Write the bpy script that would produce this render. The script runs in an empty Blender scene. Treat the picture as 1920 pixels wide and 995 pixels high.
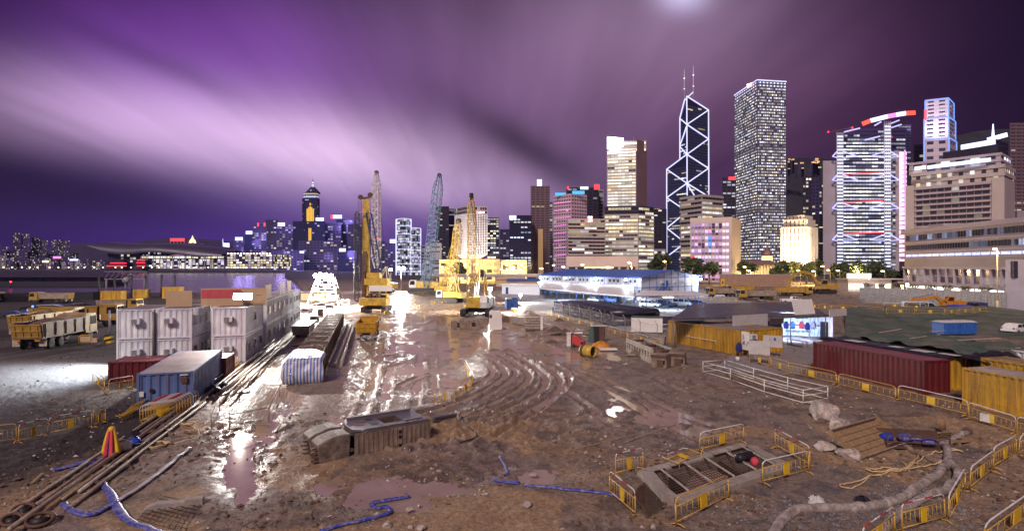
import bpy, bmesh, math, random
import numpy as np
from mathutils import Vector, Matrix
R = random.Random(7)
SC = bpy.context.scene
COL = SC.collection
PI = math.pi
F, CX, CY, H = 1067.0, 960.0, 497.0, 9.75      # focal length and centre in photo pixels, eye height in metres
def gp(px, py, z=0.0):
 Y = (H - z) * F / (py - CY)
 return Vector(((px - CX) / F * Y, Y, z))
def pt(px, py, Y):
 return Vector(((px - CX) / F * Y, Y, H - (py - CY) / F * Y))
def xy(px, Y):
 return Vector(((px - CX) / F * Y, Y))
def zz(py, Y):
 return H - (py - CY) / F * Y
cam = bpy.data.cameras.new('camera'); camo = bpy.data.objects.new('camera', cam); COL.objects.link(camo)
camo.location = (0, 0, H); camo.rotation_euler = (PI / 2, 0, 0)
cam.sensor_width = 36; cam.lens = 36 * F / 1920; cam.clip_end = 20000; cam.clip_start = .1
SC.camera = camo
SC.view_settings.view_transform = 'Standard'; SC.view_settings.look = 'None'
SC.view_settings.exposure = 0; SC.view_settings.gamma = 1; SC.view_settings.use_curve_mapping = False
SC.render.engine = 'CYCLES'
cy = SC.cycles
cy.use_denoising = True
cy.max_bounces = 5; cy.diffuse_bounces = 2; cy.glossy_bounces = 3; cy.transmission_bounces = 2; cy.transparent_max_bounces = 6
cy.sample_clamp_indirect = 4; cy.caustics_reflective = False; cy.caustics_refractive = False
cy.use_light_tree = True
def tag(o, label=None, cat=None, group=None, kind=None):
 if label: o['label'] = label
 if cat: o['category'] = cat
 if group: o['group'] = group
 if kind: o['kind'] = kind
 return o
def thing(name, label, cat, loc=(0, 0, 0), rz=0, group=None):
 o = bpy.data.objects.new(name, None); COL.objects.link(o)
 o.location = loc; o.rotation_euler = (0, 0, rz); o.empty_display_size = .3
 return tag(o, label, cat, group)
KIDS = {}
def copy_tree(o, loc, rz, label, group=None, scale=None, parent=None):
 c = o.copy(); COL.objects.link(c)
 if parent is None:
  c.location = loc; c.rotation_euler = (0, 0, rz); c['label'] = label
  if group: c['group'] = group
  if scale: c.scale = scale
 else:
  c.parent = parent
 for k in KIDS.get(o.name, []):
  copy_tree(k, None, None, None, parent=c)
 return c
class MB:
 def __init__(s):
  s.v = []; s.f = []; s.m = []; s.mi = 0; s.g = None; s.sm = []
 def glow(s):
  s.g = []; return s
 def add(s, vs, fs, smooth=False):
  b = len(s.v); s.v += [tuple(p) for p in vs]
  for f in fs:
   s.f.append(tuple(b + i for i in f)); s.m.append(s.mi); s.sm.append(smooth)
  return s
 def quad(s, a, b, c, d, glow=None):
  s.add([a, b, c, d], [(0, 1, 2, 3)])
  if s.g is not None: s.g.append(glow or (0, 0, 0))
  return s
 BF = [(0, 3, 2, 1), (4, 5, 6, 7), (0, 1, 5, 4), (1, 2, 6, 5), (2, 3, 7, 6), (3, 0, 4, 7)]
 def box(s, x0, x1, y0, y1, z0, z1):
  s.add([(x0, y0, z0), (x1, y0, z0), (x1, y1, z0), (x0, y1, z0), (x0, y0, z1), (x1, y0, z1), (x1, y1, z1), (x0, y1, z1)], s.BF)
  return s
 def hexa(s, b4, t4):
  s.add(list(b4) + list(t4), s.BF); return s
 def bar(s, a, b, w, h=None, up=(0, 0, 1)):
  a = Vector(a); b = Vector(b); h = h or w
  d = (b - a)
  if d.length < 1e-6: return s
  d.normalize(); u = Vector(up)
  if abs(d.dot(u)) > .98: u = Vector((0, 1, 0))
  r = d.cross(u).normalized(); u = r.cross(d)
  r = r * w / 2; u = u * h / 2
  s.hexa([a - r - u, a + r - u, b + r - u, b - r - u], [a - r + u, a + r + u, b + r + u, b - r + u])
  return s
 def tube(s, pts, r, n=6, smooth=True, closed=False):
  pts = [Vector(p) for p in pts]; m = len(pts)
  rad = r if isinstance(r, (list, tuple)) else [r] * m
  vs = []; fs = []; up = None
  for i, p in enumerate(pts):
   if closed: d = pts[(i + 1) % m] - pts[i - 1]
   else: d = pts[min(i + 1, m - 1)] - pts[max(i - 1, 0)]
   if d.length < 1e-9: d = Vector((0, 0, 1))
   d.normalize()
   if up is None:
    up = Vector((0, 0, 1)) if abs(d.z) < .95 else Vector((1, 0, 0))
   a = d.cross(up)
   if a.length < 1e-4: a = d.cross(Vector((0, 1, .1)))
   a.normalize(); up2 = a.cross(d); up = up2
   for k in range(n):
    t = 2 * PI * k / n + PI / n
    vs.append(p + (a * math.cos(t) + up2 * math.sin(t)) * rad[i])
  for i in range(m if closed else m - 1):
   j = (i + 1) % m
   for k in range(n):
    l = (k + 1) % n
    fs.append((i * n + k, i * n + l, j * n + l, j * n + k))
  if not closed:
   fs.append(tuple(range(n - 1, -1, -1))); fs.append(tuple((m - 1) * n + k for k in range(n)))
  s.add(vs, fs, smooth); return s
 def cyl(s, a, b, r, n=12, r2=None):
  return s.tube([a, b], [r, r if r2 is None else r2], n)
 def ringpipe(s, a, b, r, t, n=16):
  a = Vector(a); b = Vector(b); d = (b - a).normalized()
  u = Vector((0, 0, 1)) if abs(d.z) < .9 else Vector((1, 0, 0))
  x = d.cross(u).normalized(); y = x.cross(d)
  vs = []
  for p in (a, b):
   for rr in (r, r - t):
    for k in range(n):
     q = 2 * PI * k / n
     vs.append(p + (x * math.cos(q) + y * math.sin(q)) * rr)
  fs = []
  for k in range(n):
   l = (k + 1) % n
   fs.append((k, l, 2 * n + l, 2 * n + k)); fs.append((n + l, n + k, 3 * n + k, 3 * n + l))
   fs.append((l, k, n + k, n + l)); fs.append((2 * n + k, 2 * n + l, 3 * n + l, 3 * n + k))
  s.add(vs, fs, True); return s
 def prism(s, poly, z0, z1):
  n = len(poly); z1s = z1 if isinstance(z1, (list, tuple)) else [z1] * n
  vs = [(p[0], p[1], z0) for p in poly] + [(p[0], p[1], z1s[i]) for i, p in enumerate(poly)]
  fs = [tuple(range(n - 1, -1, -1)), tuple(range(n, 2 * n))]
  for i in range(n):
   j = (i + 1) % n; fs.append((i, j, n + j, n + i))
  s.add(vs, fs); return s
 def prof(s, outline, y0, y1):
  n = len(outline)
  vs = [(p[0], y0, p[1]) for p in outline] + [(p[0], y1, p[1]) for p in outline]
  fs = [tuple(range(n)), tuple(range(2 * n - 1, n - 1, -1))]
  for i in range(n):
   j = (i + 1) % n; fs.append((j, i, n + i, n + j))
  s.add(vs, fs); return s
 def lathe(s, prof, c=(0, 0, 0), n=16, axis='z'):
  vs = []; fs = []; m = len(prof)
  for r, z in prof:
   for k in range(n):
    q = 2 * PI * k / n; x, y = r * math.cos(q), r * math.sin(q)
    p = (x, y, z) if axis == 'z' else ((z, x, y) if axis == 'x' else (x, z, -y))
    vs.append((p[0] + c[0], p[1] + c[1], p[2] + c[2]))
  for i in range(m - 1):
   for k in range(n):
    l = (k + 1) % n; fs.append((i * n + k, i * n + l, (i + 1) * n + l, (i + 1) * n + k))
  fs.append(tuple(range(n - 1, -1, -1))); fs.append(tuple((m - 1) * n + k for k in range(n)))
  s.add(vs, fs, True); return s
 def grid(s, P, smooth=True):
  m, n = len(P), len(P[0])
  s.add([p for row in P for p in row], [(i * n + j, i * n + j + 1, (i + 1) * n + j + 1, (i + 1) * n + j) for i in range(m - 1) for j in range(n - 1)], smooth)
  return s
 def build(s, name, mats, parent=None, loc=None):
  me = bpy.data.meshes.new(name); me.from_pydata(s.v, [], s.f);
  if not isinstance(mats, (list, tuple)): mats = [mats]
  for m in mats: me.materials.append(m)
  if len(mats) > 1: me.polygons.foreach_set('material_index', s.m)
  if any(s.sm): me.polygons.foreach_set('use_smooth', s.sm)
  if s.g is not None:
   at = me.attributes.new('glow', 'FLOAT_COLOR', 'FACE')
   at.data.foreach_set('color', [c for g in s.g for c in (g[0], g[1], g[2], 1.0)])
  me.update()
  o = bpy.data.objects.new(name, me); COL.objects.link(o)
  if parent is not None:
   o.parent = parent; KIDS.setdefault(parent.name, []).append(o)
  if loc is not None: o.location = loc
  return o
def fix_normals(o):
 bm = bmesh.new(); bm.from_mesh(o.data); bmesh.ops.recalc_face_normals(bm, faces=bm.faces); bm.to_mesh(o.data); bm.free(); return o
def bevel(o, w=.03, seg=2):
 m = o.modifiers.new('bevel', 'BEVEL'); m.width = w; m.segments = seg; m.limit_method = 'ANGLE'; m.angle_limit = .6
 return o
class NT:
 def __init__(s, tree): s.t = tree; s.n = tree.nodes; s.l = tree.links
 def new(s, typ, **kw):
  n = s.n.new(typ)
  for k, v in kw.items(): setattr(n, k, v)
  return n
 def put(s, sock, v):
  if hasattr(v, 'is_linked') or isinstance(v, bpy.types.NodeSocket): s.l.new(v, sock)
  else: sock.default_value = v
 def math(s, op, a, b=0.0, c=0.0):
  n = s.n.new('ShaderNodeMath'); n.operation = op
  s.put(n.inputs[0], a); s.put(n.inputs[1], b); s.put(n.inputs[2], c); return n.outputs[0]
 def mix(s, f, a, b, typ='RGBA', blend='MIX'):
  n = s.n.new('ShaderNodeMix'); n.data_type = typ;
  if typ == 'RGBA': n.blend_type = blend; i = (0, 6, 7); o = 2
  else: i = (0, 2, 3); o = 0
  s.put(n.inputs[i[0]], f); s.put(n.inputs[i[1]], a); s.put(n.inputs[i[2]], b); return n.outputs[o]
 def ramp(s, f, stops):
  n = s.n.new('ShaderNodeValToRGB'); e = n.color_ramp.elements
  while len(e) < len(stops): e.new(.5)
  for i, (p, c) in enumerate(stops):
   e[i].position = p; e[i].color = (c, c, c, 1) if isinstance(c, (int, float)) else (*c[:3], 1)
  s.put(n.inputs[0], f); return n.outputs[0]
 def noise(s, vec, scale, detail=4, rough=.55, dist=0.0):
  n = s.n.new('ShaderNodeTexNoise'); s.put(n.inputs['Vector'], vec)
  n.inputs['Scale'].default_value = scale; n.inputs['Detail'].default_value = detail
  n.inputs['Roughness'].default_value = rough; n.inputs['Distortion'].default_value = dist; return n.outputs[0]
 def mapping(s, vec, scale=(1, 1, 1), rot=(0, 0, 0)):
  n = s.n.new('ShaderNodeMapping'); s.put(n.inputs[0], vec); n.inputs['Scale'].default_value = scale; n.inputs['Rotation'].default_value = rot; return n.outputs[0]
 def bump(s, h, strength=.3, dist=.05):
  n = s.n.new('ShaderNodeBump'); n.inputs['Strength'].default_value = strength; n.inputs['Distance'].default_value = dist
  s.put(n.inputs['Height'], h); return n.outputs[0]
def c4(c): return (c[0], c[1], c[2], 1)
def mat(name, col, rough=.6, metal=0.0, var=.25, scale=2.0, dirt=None, dirt_amt=.45, streak=False, bump=.15, bscale=25, spec=None):
 m = bpy.data.materials.new(name); m.use_nodes = True; t = NT(m.node_tree); p = t.n['Principled BSDF']
 tc = t.new('ShaderNodeTexCoord').outputs['Object']
 n1 = t.noise(tc, scale, 5, .6)
 dark = tuple(c * (1 - var) for c in col); lite = tuple(min(1, c * (1 + var)) for c in col)
 c = t.ramp(n1, [(.3, dark), (.7, lite)])
 if dirt is not None:
  v = t.mapping(tc, (3, 3, .35)) if streak else tc
  n2 = t.noise(v, scale * 1.7, 6, .7, .4)
  c = t.mix(t.math('MULTIPLY', t.ramp(n2, [(.45, 0), (.68, 1)]), dirt_amt), c, c4(dirt))
 t.put(p.inputs['Base Color'], c)
 nr = t.noise(tc, scale * 3, 3)
 t.put(p.inputs['Roughness'], t.math('ADD', t.math('MULTIPLY', nr, .3), max(0, rough - .15)))
 p.inputs['Metallic'].default_value = metal
 if spec is not None: p.inputs['Specular IOR Level'].default_value = spec
 if bump: t.put(p.inputs['Normal'], t.bump(t.noise(tc, bscale, 4), bump, .02))
 return m
def emit(name, col, strength, sample=False):
 m = bpy.data.materials.new(name); m.use_nodes = True; t = NT(m.node_tree); p = t.n['Principled BSDF']
 p.inputs['Base Color'].default_value = (.05, .05, .05, 1)
 p.inputs['Emission Color'].default_value = c4(col); p.inputs['Emission Strength'].default_value = strength
 if not sample: m.cycles.emission_sampling = 'NONE'
 return m
def sign_mat(name, base, accent, strength, bars=6.0):
 m = bpy.data.materials.new(name); m.use_nodes = True; t = NT(m.node_tree); p = t.n['Principled BSDF']
 tc = t.new('ShaderNodeTexCoord').outputs['Object']
 n = t.noise(t.mapping(tc, (bars * .05, bars * .05, bars * .03)), 2.0, 2)
 c = t.mix(t.ramp(n, [(.45, 0), (.55, 1)]), c4(base), c4(accent))
 t.put(p.inputs['Emission Color'], c); p.inputs['Emission Strength'].default_value = strength
 p.inputs['Base Color'].default_value = (.05, .05, .05, 1)
 m.cycles.emission_sampling = 'NONE'; return m
def win_mat():
 m = bpy.data.materials.new('window_glass'); m.use_nodes = True; t = NT(m.node_tree); p = t.n['Principled BSDF']
 p.inputs['Base Color'].default_value = (.03, .03, .045, 1); p.inputs['Roughness'].default_value = .12
 a = t.new('ShaderNodeAttribute', attribute_name='glow')
 tc = t.new('ShaderNodeTexCoord').outputs['Object']
 n = t.noise(t.mapping(tc, (1, 1, 1.6)), .9, 3)
 k = t.math('ADD', t.math('MULTIPLY', n, 1.3), .35)
 t.put(p.inputs['Emission Color'], a.outputs['Color']); t.put(p.inputs['Emission Strength'], k)
 m.cycles.emission_sampling = 'NONE'; return m
WIN = win_mat()
GLASS = bpy.data.materials.new('vehicle_glass'); GLASS.use_nodes = True
_p = GLASS.node_tree.nodes['Principled BSDF']; _p.inputs['Base Color'].default_value = (.02, .025, .03, 1); _p.inputs['Roughness'].default_value = .06
MUD = (.16, .105, .07); RUST = (.14, .06, .03)
Mt = dict(
 yellow=mat('yellow_paint', (.62, .36, .03), .45, dirt=(.22, .13, .06), dirt_amt=.6, scale=1.2),
 crane_yellow=mat('crane_yellow_paint', (.60, .40, .05), .45, dirt=RUST, dirt_amt=.5, scale=.8),
 truck_yellow=mat('truck_yellow_paint', (.44, .255, .045), .45, dirt=(.2, .14, .08), dirt_amt=.6, scale=1.0),
 pale_bed=mat('pale_truck_bed', (.31, .245, .19), .6, dirt=MUD, dirt_amt=.6, scale=1.0),
 cont_yellow=mat('container_yellow', (.48, .265, .016), .5, dirt=RUST, dirt_amt=.7, scale=.55, streak=True),
 cont_red=mat('container_red', (.115, .009, .014), .5, dirt=(.09, .02, .02), dirt_amt=.7, scale=.5, streak=True),
 cont_blue=mat('container_blue', (.085, .14, .33), .5, dirt=(.18, .14, .16), dirt_amt=.6, scale=.6, streak=True),
 cabin_white=mat('cabin_white', (.74, .77, .88), .5, dirt=(.40, .32, .30), dirt_amt=.5, scale=.5, streak=True),
 roof_dirty=mat('dirty_roof', (.22, .17, .18), .55, dirt=(.34, .27, .26), dirt_amt=.7, scale=.5, var=.4),
 roof_red=mat('red_roof', (.20, .05, .07), .6, dirt=(.3, .16, .15), scale=.5),
 roof_rust=mat('rusty_roof', (.33, .22, .12), .6, dirt=(.07, .035, .03), dirt_amt=.95, scale=.45, var=.4),
 roof_pale=mat('pale_roof', (.42, .36, .36), .55, dirt=(.2, .10, .05), dirt_amt=.8, scale=.35),
 dark_steel=mat('dark_steel', (.035, .032, .035), .55, .3),
 grey_steel=mat('grey_steel', (.25, .24, .25), .5, .4, dirt=MUD),
 rusty_steel=mat('rusty_steel', (.13, .07, .05), .7, .2, dirt=(.05, .03, .025), scale=1.2),
 muddy_steel=mat('muddy_steel', (.27, .20, .155), .6, .1, var=.45, dirt=(.12, .08, .06), dirt_amt=.9, scale=1.4, streak=True, bump=.5, bscale=9),
 grab_top=mat('grab_top_steel', (.13, .115, .14), .45, .3, dirt=(.25, .19, .16), scale=.9),
 pale_steel=mat('pale_steel', (.5, .44, .38), .55, .1, dirt=MUD, dirt_amt=.7),
 rubber=mat('tyre_rubber', (.02, .02, .02), .8, dirt=(.12, .09, .06), dirt_amt=.6),
 black=mat('black_plastic', (.012, .012, .016), .5),
 black_pipe=mat('black_pipe', (.030, .027, .048), .32, dirt=(.06, .05, .06)),
 white_paint=mat('white_paint', (.72, .70, .68), .5, dirt=(.4, .33, .28), dirt_amt=.5),
 white_board=mat('white_board', (.52, .50, .49), .6, dirt=(.36, .32, .30), var=.08, scale=.9),
 bright_board=mat('bright_board', (.78, .75, .72), .6, var=.08, scale=.9),
 tan_board=mat('tan_board', (.52, .36, .20), .6, dirt=(.4, .3, .22), var=.12, scale=.7),
 red_mark=mat('red_mark', (.50, .07, .09), .6, var=.15),
 red_paint=mat('red_paint', (.55, .05, .05), .5, dirt=MUD),
 barrier_yellow=mat('barrier_yellow', (.60, .36, .05), .5, dirt=(.3, .19, .1), dirt_amt=.6, scale=3),
 plate_yellow=mat('plate_yellow', (.75, .47, .01), .5, var=.12, dirt=(.3, .2, .1), dirt_amt=.35, scale=4),
 concrete=mat('concrete', (.33, .29, .26), .8, dirt=(.2, .14, .1), dirt_amt=.6, scale=1.1, bump=.4),
 wood=mat('weathered_wood', (.30, .19, .10), .7, dirt=(.13, .08, .05), scale=2.5),
 rope=mat('rope', (.58, .42, .22), .8, scale=6),
 hose_grey=mat('grey_hose', (.36, .31, .29), .75, var=.4, dirt=(.15, .10, .08), scale=2.4, dirt_amt=.95, bump=.5, bscale=14),
 hose_blue=mat('blue_hose', (.025, .045, .36), .5, dirt=(.36, .30, .32), dirt_amt=.95, scale=3.2),
 hose_pale=mat('pale_hose', (.42, .38, .42), .5, dirt=(.2, .16, .25), scale=2),
 pipe_pale=mat('pale_pipe', (.36, .28, .22), .6, .1, dirt=(.14, .09, .06), scale=2.2, dirt_amt=.75),
 blue_paint=mat('blue_paint', (.03, .12, .42), .45),
 office_blue=mat('office_blue', (.045, .12, .42), .5),
 office_wall=mat('office_wall', (.50, .52, .60), .6, var=.08),
 green_net=mat('green_net', (.055, .085, .065), .85, var=.5, dirt=(.17, .13, .11), dirt_amt=.85, scale=.22, bump=.9, bscale=2.2),
 canopy_sheet=mat('canopy_sheet', (.035, .03, .045), .5, var=.4, dirt=(.20, .16, .20), dirt_amt=.85, scale=.35, streak=True),
 jaw_steel=mat('jaw_steel', (.20, .15, .125), .6, .1, var=.5, dirt=(.08, .055, .05), dirt_amt=.9, scale=2.2, bump=.7, bscale=7),
 green_tarp=mat('green_tarp', (.02, .06, .05), .6, var=.4, scale=3),
 black_tarp=mat('black_tarp', (.012, .01, .018), .45, var=.5, dirt=(.05, .04, .045), scale=1),
 blue_tarp=mat('blue_tarp', (.015, .05, .40), .45, var=.3),
 rock=mat('rock', (.46, .40, .37), .85, var=.5, dirt=(.2, .12, .08), dirt_amt=.9, scale=2.6, bump=1.0, bscale=7),
 soil=mat('soil', (.14, .09, .06), .9, var=.4, dirt=(.08, .05, .035), scale=2, bump=.8, bscale=12),
 cloth_pink=mat('pink_cloth', (.6, .06, .10), .9), cloth_yellow=mat('yellow_cloth', (.72, .48, .02), .8), cloth_navy=mat('navy_cloth', (.02, .02, .12), .9),
 navy=mat('navy_vehicle', (.03, .05, .14), .3), silver=mat('silver_vehicle', (.55, .56, .6), .3, .3, var=.05), white_car=mat('white_vehicle', (.72, .72, .72), .3, var=.05),
 bark=mat('bark', (.10, .07, .05), .9), leaf=mat('leaves', (.05, .075, .03), .7, var=.5, scale=.6, bump=0),
 leaf_lit=mat('lamplit_leaves', (.06, .07, .028), .7, var=.5, scale=.6, bump=0),  # leaf copy toned as if lamplit, light put into the colour
 boom_blue=mat('boom_blue', (.10, .19, .30), .5, .1, dirt=(.3, .26, .22)),
 orange=mat('orange_paint', (.62, .24, .02), .45, dirt=RUST),
)
LAMP = emit('lamp_white', (1, .96, .92), 60); LAMPW = emit('lamp_amber', (1, .62, .22), 30); LAMPB = emit('lamp_cool', (.75, .85, 1), 55)
TAIL = emit('red_lamp', (1, .04, .05), 2)
def light(name, kind, loc, power, col, size=.3, target=None, spot=None, blend=.6):
 l = bpy.data.lights.new(name, kind); l.energy = power; l.color = col
 if kind in ('POINT', 'SPOT'): l.shadow_soft_size = size
 if kind == 'AREA': l.size = size
 if kind == 'SPOT': l.spot_size = math.radians(spot or 100); l.spot_blend = blend
 o = bpy.data.objects.new(name, l); COL.objects.link(o); o.location = loc
 if target is not None: o.rotation_euler = (Vector(target) - Vector(loc)).to_track_quat('-Z', 'Y').to_euler()
 return o
W = bpy.data.worlds.new('World'); SC.world = W; W.use_nodes = True
def build_sky():
 t = NT(W.node_tree); bg = t.n['Background']
 d = t.new('ShaderNodeTexCoord').outputs['Generated']
 sp = t.new('ShaderNodeSeparateXYZ'); t.put(sp.inputs[0], d); x, y, z = sp.outputs
 yc = t.math('MAXIMUM', y, .08)
 s = t.math('DIVIDE', x, yc); v = t.math('DIVIDE', z, yc)
 def S(px): return (px - CX) / F
 def V(py): return (CY - py) / F
 def gauss(px, py, sx, sy, rot=0.0):
  a = t.math('SUBTRACT', s, S(px)); b = t.math('SUBTRACT', v, V(py))
  cr, sr = math.cos(rot), math.sin(rot)
  u = t.math('ADD', t.math('MULTIPLY', a, cr * F / sx), t.math('MULTIPLY', b, sr * F / sx))
  w = t.math('ADD', t.math('MULTIPLY', a, -sr * F / sy), t.math('MULTIPLY', b, cr * F / sy))
  q = t.math('ADD', t.math('MULTIPLY', u, u), t.math('MULTIPLY', w, w))
  return t.math('EXPONENT', t.math('MULTIPLY', q, -.5))
 zc = t.math('ADD', t.math('MAXIMUM', z, 0.0), .12)
 cx_ = t.math('DIVIDE', x, zc); cy_ = t.math('DIVIDE', y, zc)
 cmb = t.new('ShaderNodeCombineXYZ'); t.put(cmb.inputs[0], cx_); t.put(cmb.inputs[1], cy_)
 n1 = t.noise(t.mapping(cmb.outputs[0], (1.0, .30, 1), (0, 0, .10)), 1.0, 2, .45, .6)
 n2 = t.noise(t.mapping(cmb.outputs[0], (3.6, .5, 1), (0, 0, .2)), 1.0, 3, .5, .3)
 n3 = t.noise(t.mapping(cmb.outputs[0], (8, .9, 1), (0, 0, .16)), 1.0, 4, .55, .3)
 st = t.math('ADD', t.math('ADD', t.math('MULTIPLY', n1, 1.55), t.math('MULTIPLY', n2, .55)), t.math('MULTIPLY', n3, .3))
 st = t.math('MAXIMUM', t.math('SUBTRACT', st, .20), .12)       # mean about 1
 terms = [  # px, py, sx, sy, rot, colour, streaked
  (385, 125, 250, 115, -.15, (.140, .036, .270), 1),
  (480, 272, 330, 62, -.17, (.47, .36, .42), 1),
  (200, 225, 200, 60, -.15, (.14, .07, .18), 1),
  (740, 310, 190, 52, -.2, (.22, .155, .20), 1),
  (960, 120, 290, 160, .1, (.165, .088, .172), 1),
  (1280, -12, 34, 24, 0, (.42, .42, .62), 0),
  (1260, 10, 170, 110, .3, (.15, .11, .16), 1),
  (450, 425, 300, 85, 0, (.062, .020, .25), 0),
  (860, 415, 280, 90, 0, (.034, .012, .085), 0),
  (1400, 190, 240, 190, .3, (.066, .024, .058), 1),
 ]
 acc = None
 for px, py, sx, sy, rot, c, k in terms:
  g = gauss(px, py, sx, sy, rot)
  if k: g = t.math('MULTIPLY', g, st)
  col = t.mix(g, (0, 0, 0, 1), c4(c))
  g.node.use_clamp = False
  n = t.n.new('ShaderNodeVectorMath'); n.operation = 'SCALE'; n.inputs[0].default_value = c; t.put(n.inputs['Scale'], g)
  if acc is None: acc = n.outputs[0]
  else:
   ad = t.n.new('ShaderNodeVectorMath'); ad.operation = 'ADD'; t.l.new(acc, ad.inputs[0]); t.l.new(n.outputs[0], ad.inputs[1]); acc = ad.outputs[0]
 dk = t.math('MULTIPLY', gauss(985, 275, 115, 26, -.55), .72)
 dk2 = t.math('MULTIPLY', gauss(300, 118, 120, 16, -.42), .35)
 dk3 = t.math('MULTIPLY', gauss(120, 355, 330, 58, -.12), .80)
 keep = t.math('MULTIPLY', t.math('MULTIPLY', t.math('SUBTRACT', 1.0, dk), t.math('SUBTRACT', 1.0, dk2)), t.math('SUBTRACT', 1.0, dk3))
 n = t.n.new('ShaderNodeVectorMath'); n.operation = 'SCALE'; t.l.new(acc, n.inputs[0]); t.put(n.inputs['Scale'], keep)
 up = t.ramp(v, [(.55, 0.0), (1.0, 1.0)])
 back = t.ramp(t.math('MULTIPLY', y, -1.0), [(0.0, 0.0), (.5, 1.0)])
 ov = t.math('MAXIMUM', up, back)
 base = t.mix(ov, (.009, .003, .016, 1), (.10, .062, .115, 1))
 ad = t.n.new('ShaderNodeVectorMath'); ad.operation = 'ADD'; t.l.new(n.outputs[0], ad.inputs[0]); t.l.new(base, ad.inputs[1])
 t.l.new(ad.outputs[0], bg.inputs['Color']); bg.inputs['Strength'].default_value = 1.0
build_sky()
sun = bpy.data.lights.new('sun', 'SUN'); sun.energy = 2.65; sun.color = (1.0, .82, .75); sun.angle = math.radians(11)
suno = bpy.data.objects.new('sun', sun); COL.objects.link(suno)
suno.rotation_euler = Vector((.35, .85, -.72)).to_track_quat('-Z', 'Y').to_euler(); suno.location = (-30, -40, 60)
def hash2(ix, iy, seed):
 h = (ix * 374761393 + iy * 668265263 + seed * 1442695041) & 0xFFFFFFFF
 h = ((h ^ (h >> 13)) * 1274126177) & 0xFFFFFFFF
 return ((h ^ (h >> 16)) & 0xFFFF) / 65535.0
def vnoise(x, y, seed=0):
 ix = np.floor(x).astype(np.int64); iy = np.floor(y).astype(np.int64); fx = x - ix; fy = y - iy
 fx = fx * fx * (3 - 2 * fx); fy = fy * fy * (3 - 2 * fy)
 a = hash2(ix, iy, seed); b = hash2(ix + 1, iy, seed); c = hash2(ix, iy + 1, seed); d = hash2(ix + 1, iy + 1, seed)
 return (a + (b - a) * fx) * (1 - fy) + (c + (d - c) * fx) * fy
def fbm(x, y, o=4, seed=0):
 r = 0; a = .5; tot = 0
 for k in range(o):
  r = r + a * vnoise(x, y, seed + k * 17); tot += a; a *= .5; x = x * 2.03 + 11.3; y = y * 2.03 + 5.7
 return r / tot
def catmull(pts, n=8):
 P = [pts[0]] + list(pts) + [pts[-1]]; out = []
 for i in range(1, len(P) - 2):
  for k in range(n):
   t = k / n; a, b, c, d = P[i - 1], P[i], P[i + 1], P[i + 2]
   out.append(.5 * ((2 * b) + (c - a) * t + (2 * a - 5 * b + 4 * c - d) * t * t + (3 * b - a - 3 * c + d) * t ** 3))
 out.append(P[-2]); return out
RUTS = [  # tyre ruts, (points on the ground, width, depth)
 ([(700, 800), (812, 768), (880, 744), (930, 717), (947, 697), (928, 676), (900, 660)], .26, .20),
 ([(720, 815), (820, 792), (900, 764), (962, 735), (990, 712), (986, 694), (955, 672), (925, 655)], .26, .22),
 ([(740, 838), (840, 806), (930, 775), (1000, 742), (1024, 715), (1006, 690), (972, 668), (950, 655)], .28, .22),
 ([(780, 845), (870, 814), (960, 785), (1030, 745), (1052, 720), (1042, 700), (1004, 676)], .28, .2),
 ([(900, 835), (1000, 775), (1045, 740), (1066, 715), (1060, 695), (1030, 676)], .24, .16),
 ([(860, 735), (900, 716), (925, 695), (905, 676)], .22, .15),
 ([(905, 745), (950, 716), (966, 696), (940, 675)], .22, .13),
 ([(716, 625), (706, 680), (690, 740), (668, 800)], .35, .05), ([(736, 628), (730, 690), (722, 740), (712, 775)], .35, .05),
 ([(790, 650), (785, 700), (778, 760)], .3, .05), ([(812, 650), (812, 690), (815, 740)], .3, .05),
 ([(720, 668), (760, 660), (800, 652)], .25, .1), ([(720, 690), (770, 676), (830, 662)], .25, .1), ([(750, 720), (800, 700), (850, 690)], .25, .1),
 ([(1050, 690), (1120, 720), (1210, 770), (1320, 830)], .3, .10), ([(1075, 690), (1160, 722), (1260, 765), (1390, 815)], .3, .10),
 ([(1000, 690), (1080, 745), (1150, 800)], .3, .10), ([(1110, 690), (1200, 700), (1280, 735)], .3, .09),
 ([(0, 905), (120, 880), (250, 858)], .3, .07), ([(20, 800), (130, 760), (250, 728)], .3, .07),
]
RUTW = []
for pts, w, dep in RUTS:
 c = catmull([gp(*p).xy for p in pts], 6); RUTW.append((np.array([(q.x, q.y) for q in c]), w, dep))
PUDDLES = [(872, 632, 120, 58), (790, 600, 48, 34), (960, 612, 62, 30), (752, 572, 36, 40), (1070, 668, 72, 20), (1000, 648, 50, 20),
  (1240, 780, 58, 13), (1150, 742, 34, 6), (1143, 777, 30, 6), (960, 893, 60, 9), (820, 915, 60, 8), (720, 942, 66, 13),
  (598, 905, 34, 22), (452, 862, 26, 50), (496, 785, 20, 36), (528, 745, 34, 22), (1060, 640, 30, 10), (690, 575, 40, 20), (1330, 915, 24, 6), (640, 800, 30, 20), (1300, 808, 22, 5), (840, 575, 50, 18)]
PUDW = []
for px, py, rx, ry in PUDDLES:
 c = gp(px, py); PUDW.append((c.x, c.y, rx * c.y / F, c.y - gp(px, py + ry).y, gp(px, max(py - ry, 545)).y - c.y + 1))
PIT = [gp(1214, 893).xy, gp(1401, 842).xy, gp(1462, 876).xy, gp(1268, 938).xy]       # trench, back-left, back-right, front-right, front-left
PIT2 = [gp(1186, 925).xy, gp(1212, 903).xy, gp(1250, 945).xy, gp(1216, 968).xy]
TRENCH = [gp(1362, 703).xy, gp(1377, 699).xy, gp(1540, 744).xy, gp(1512, 752).xy]
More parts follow.
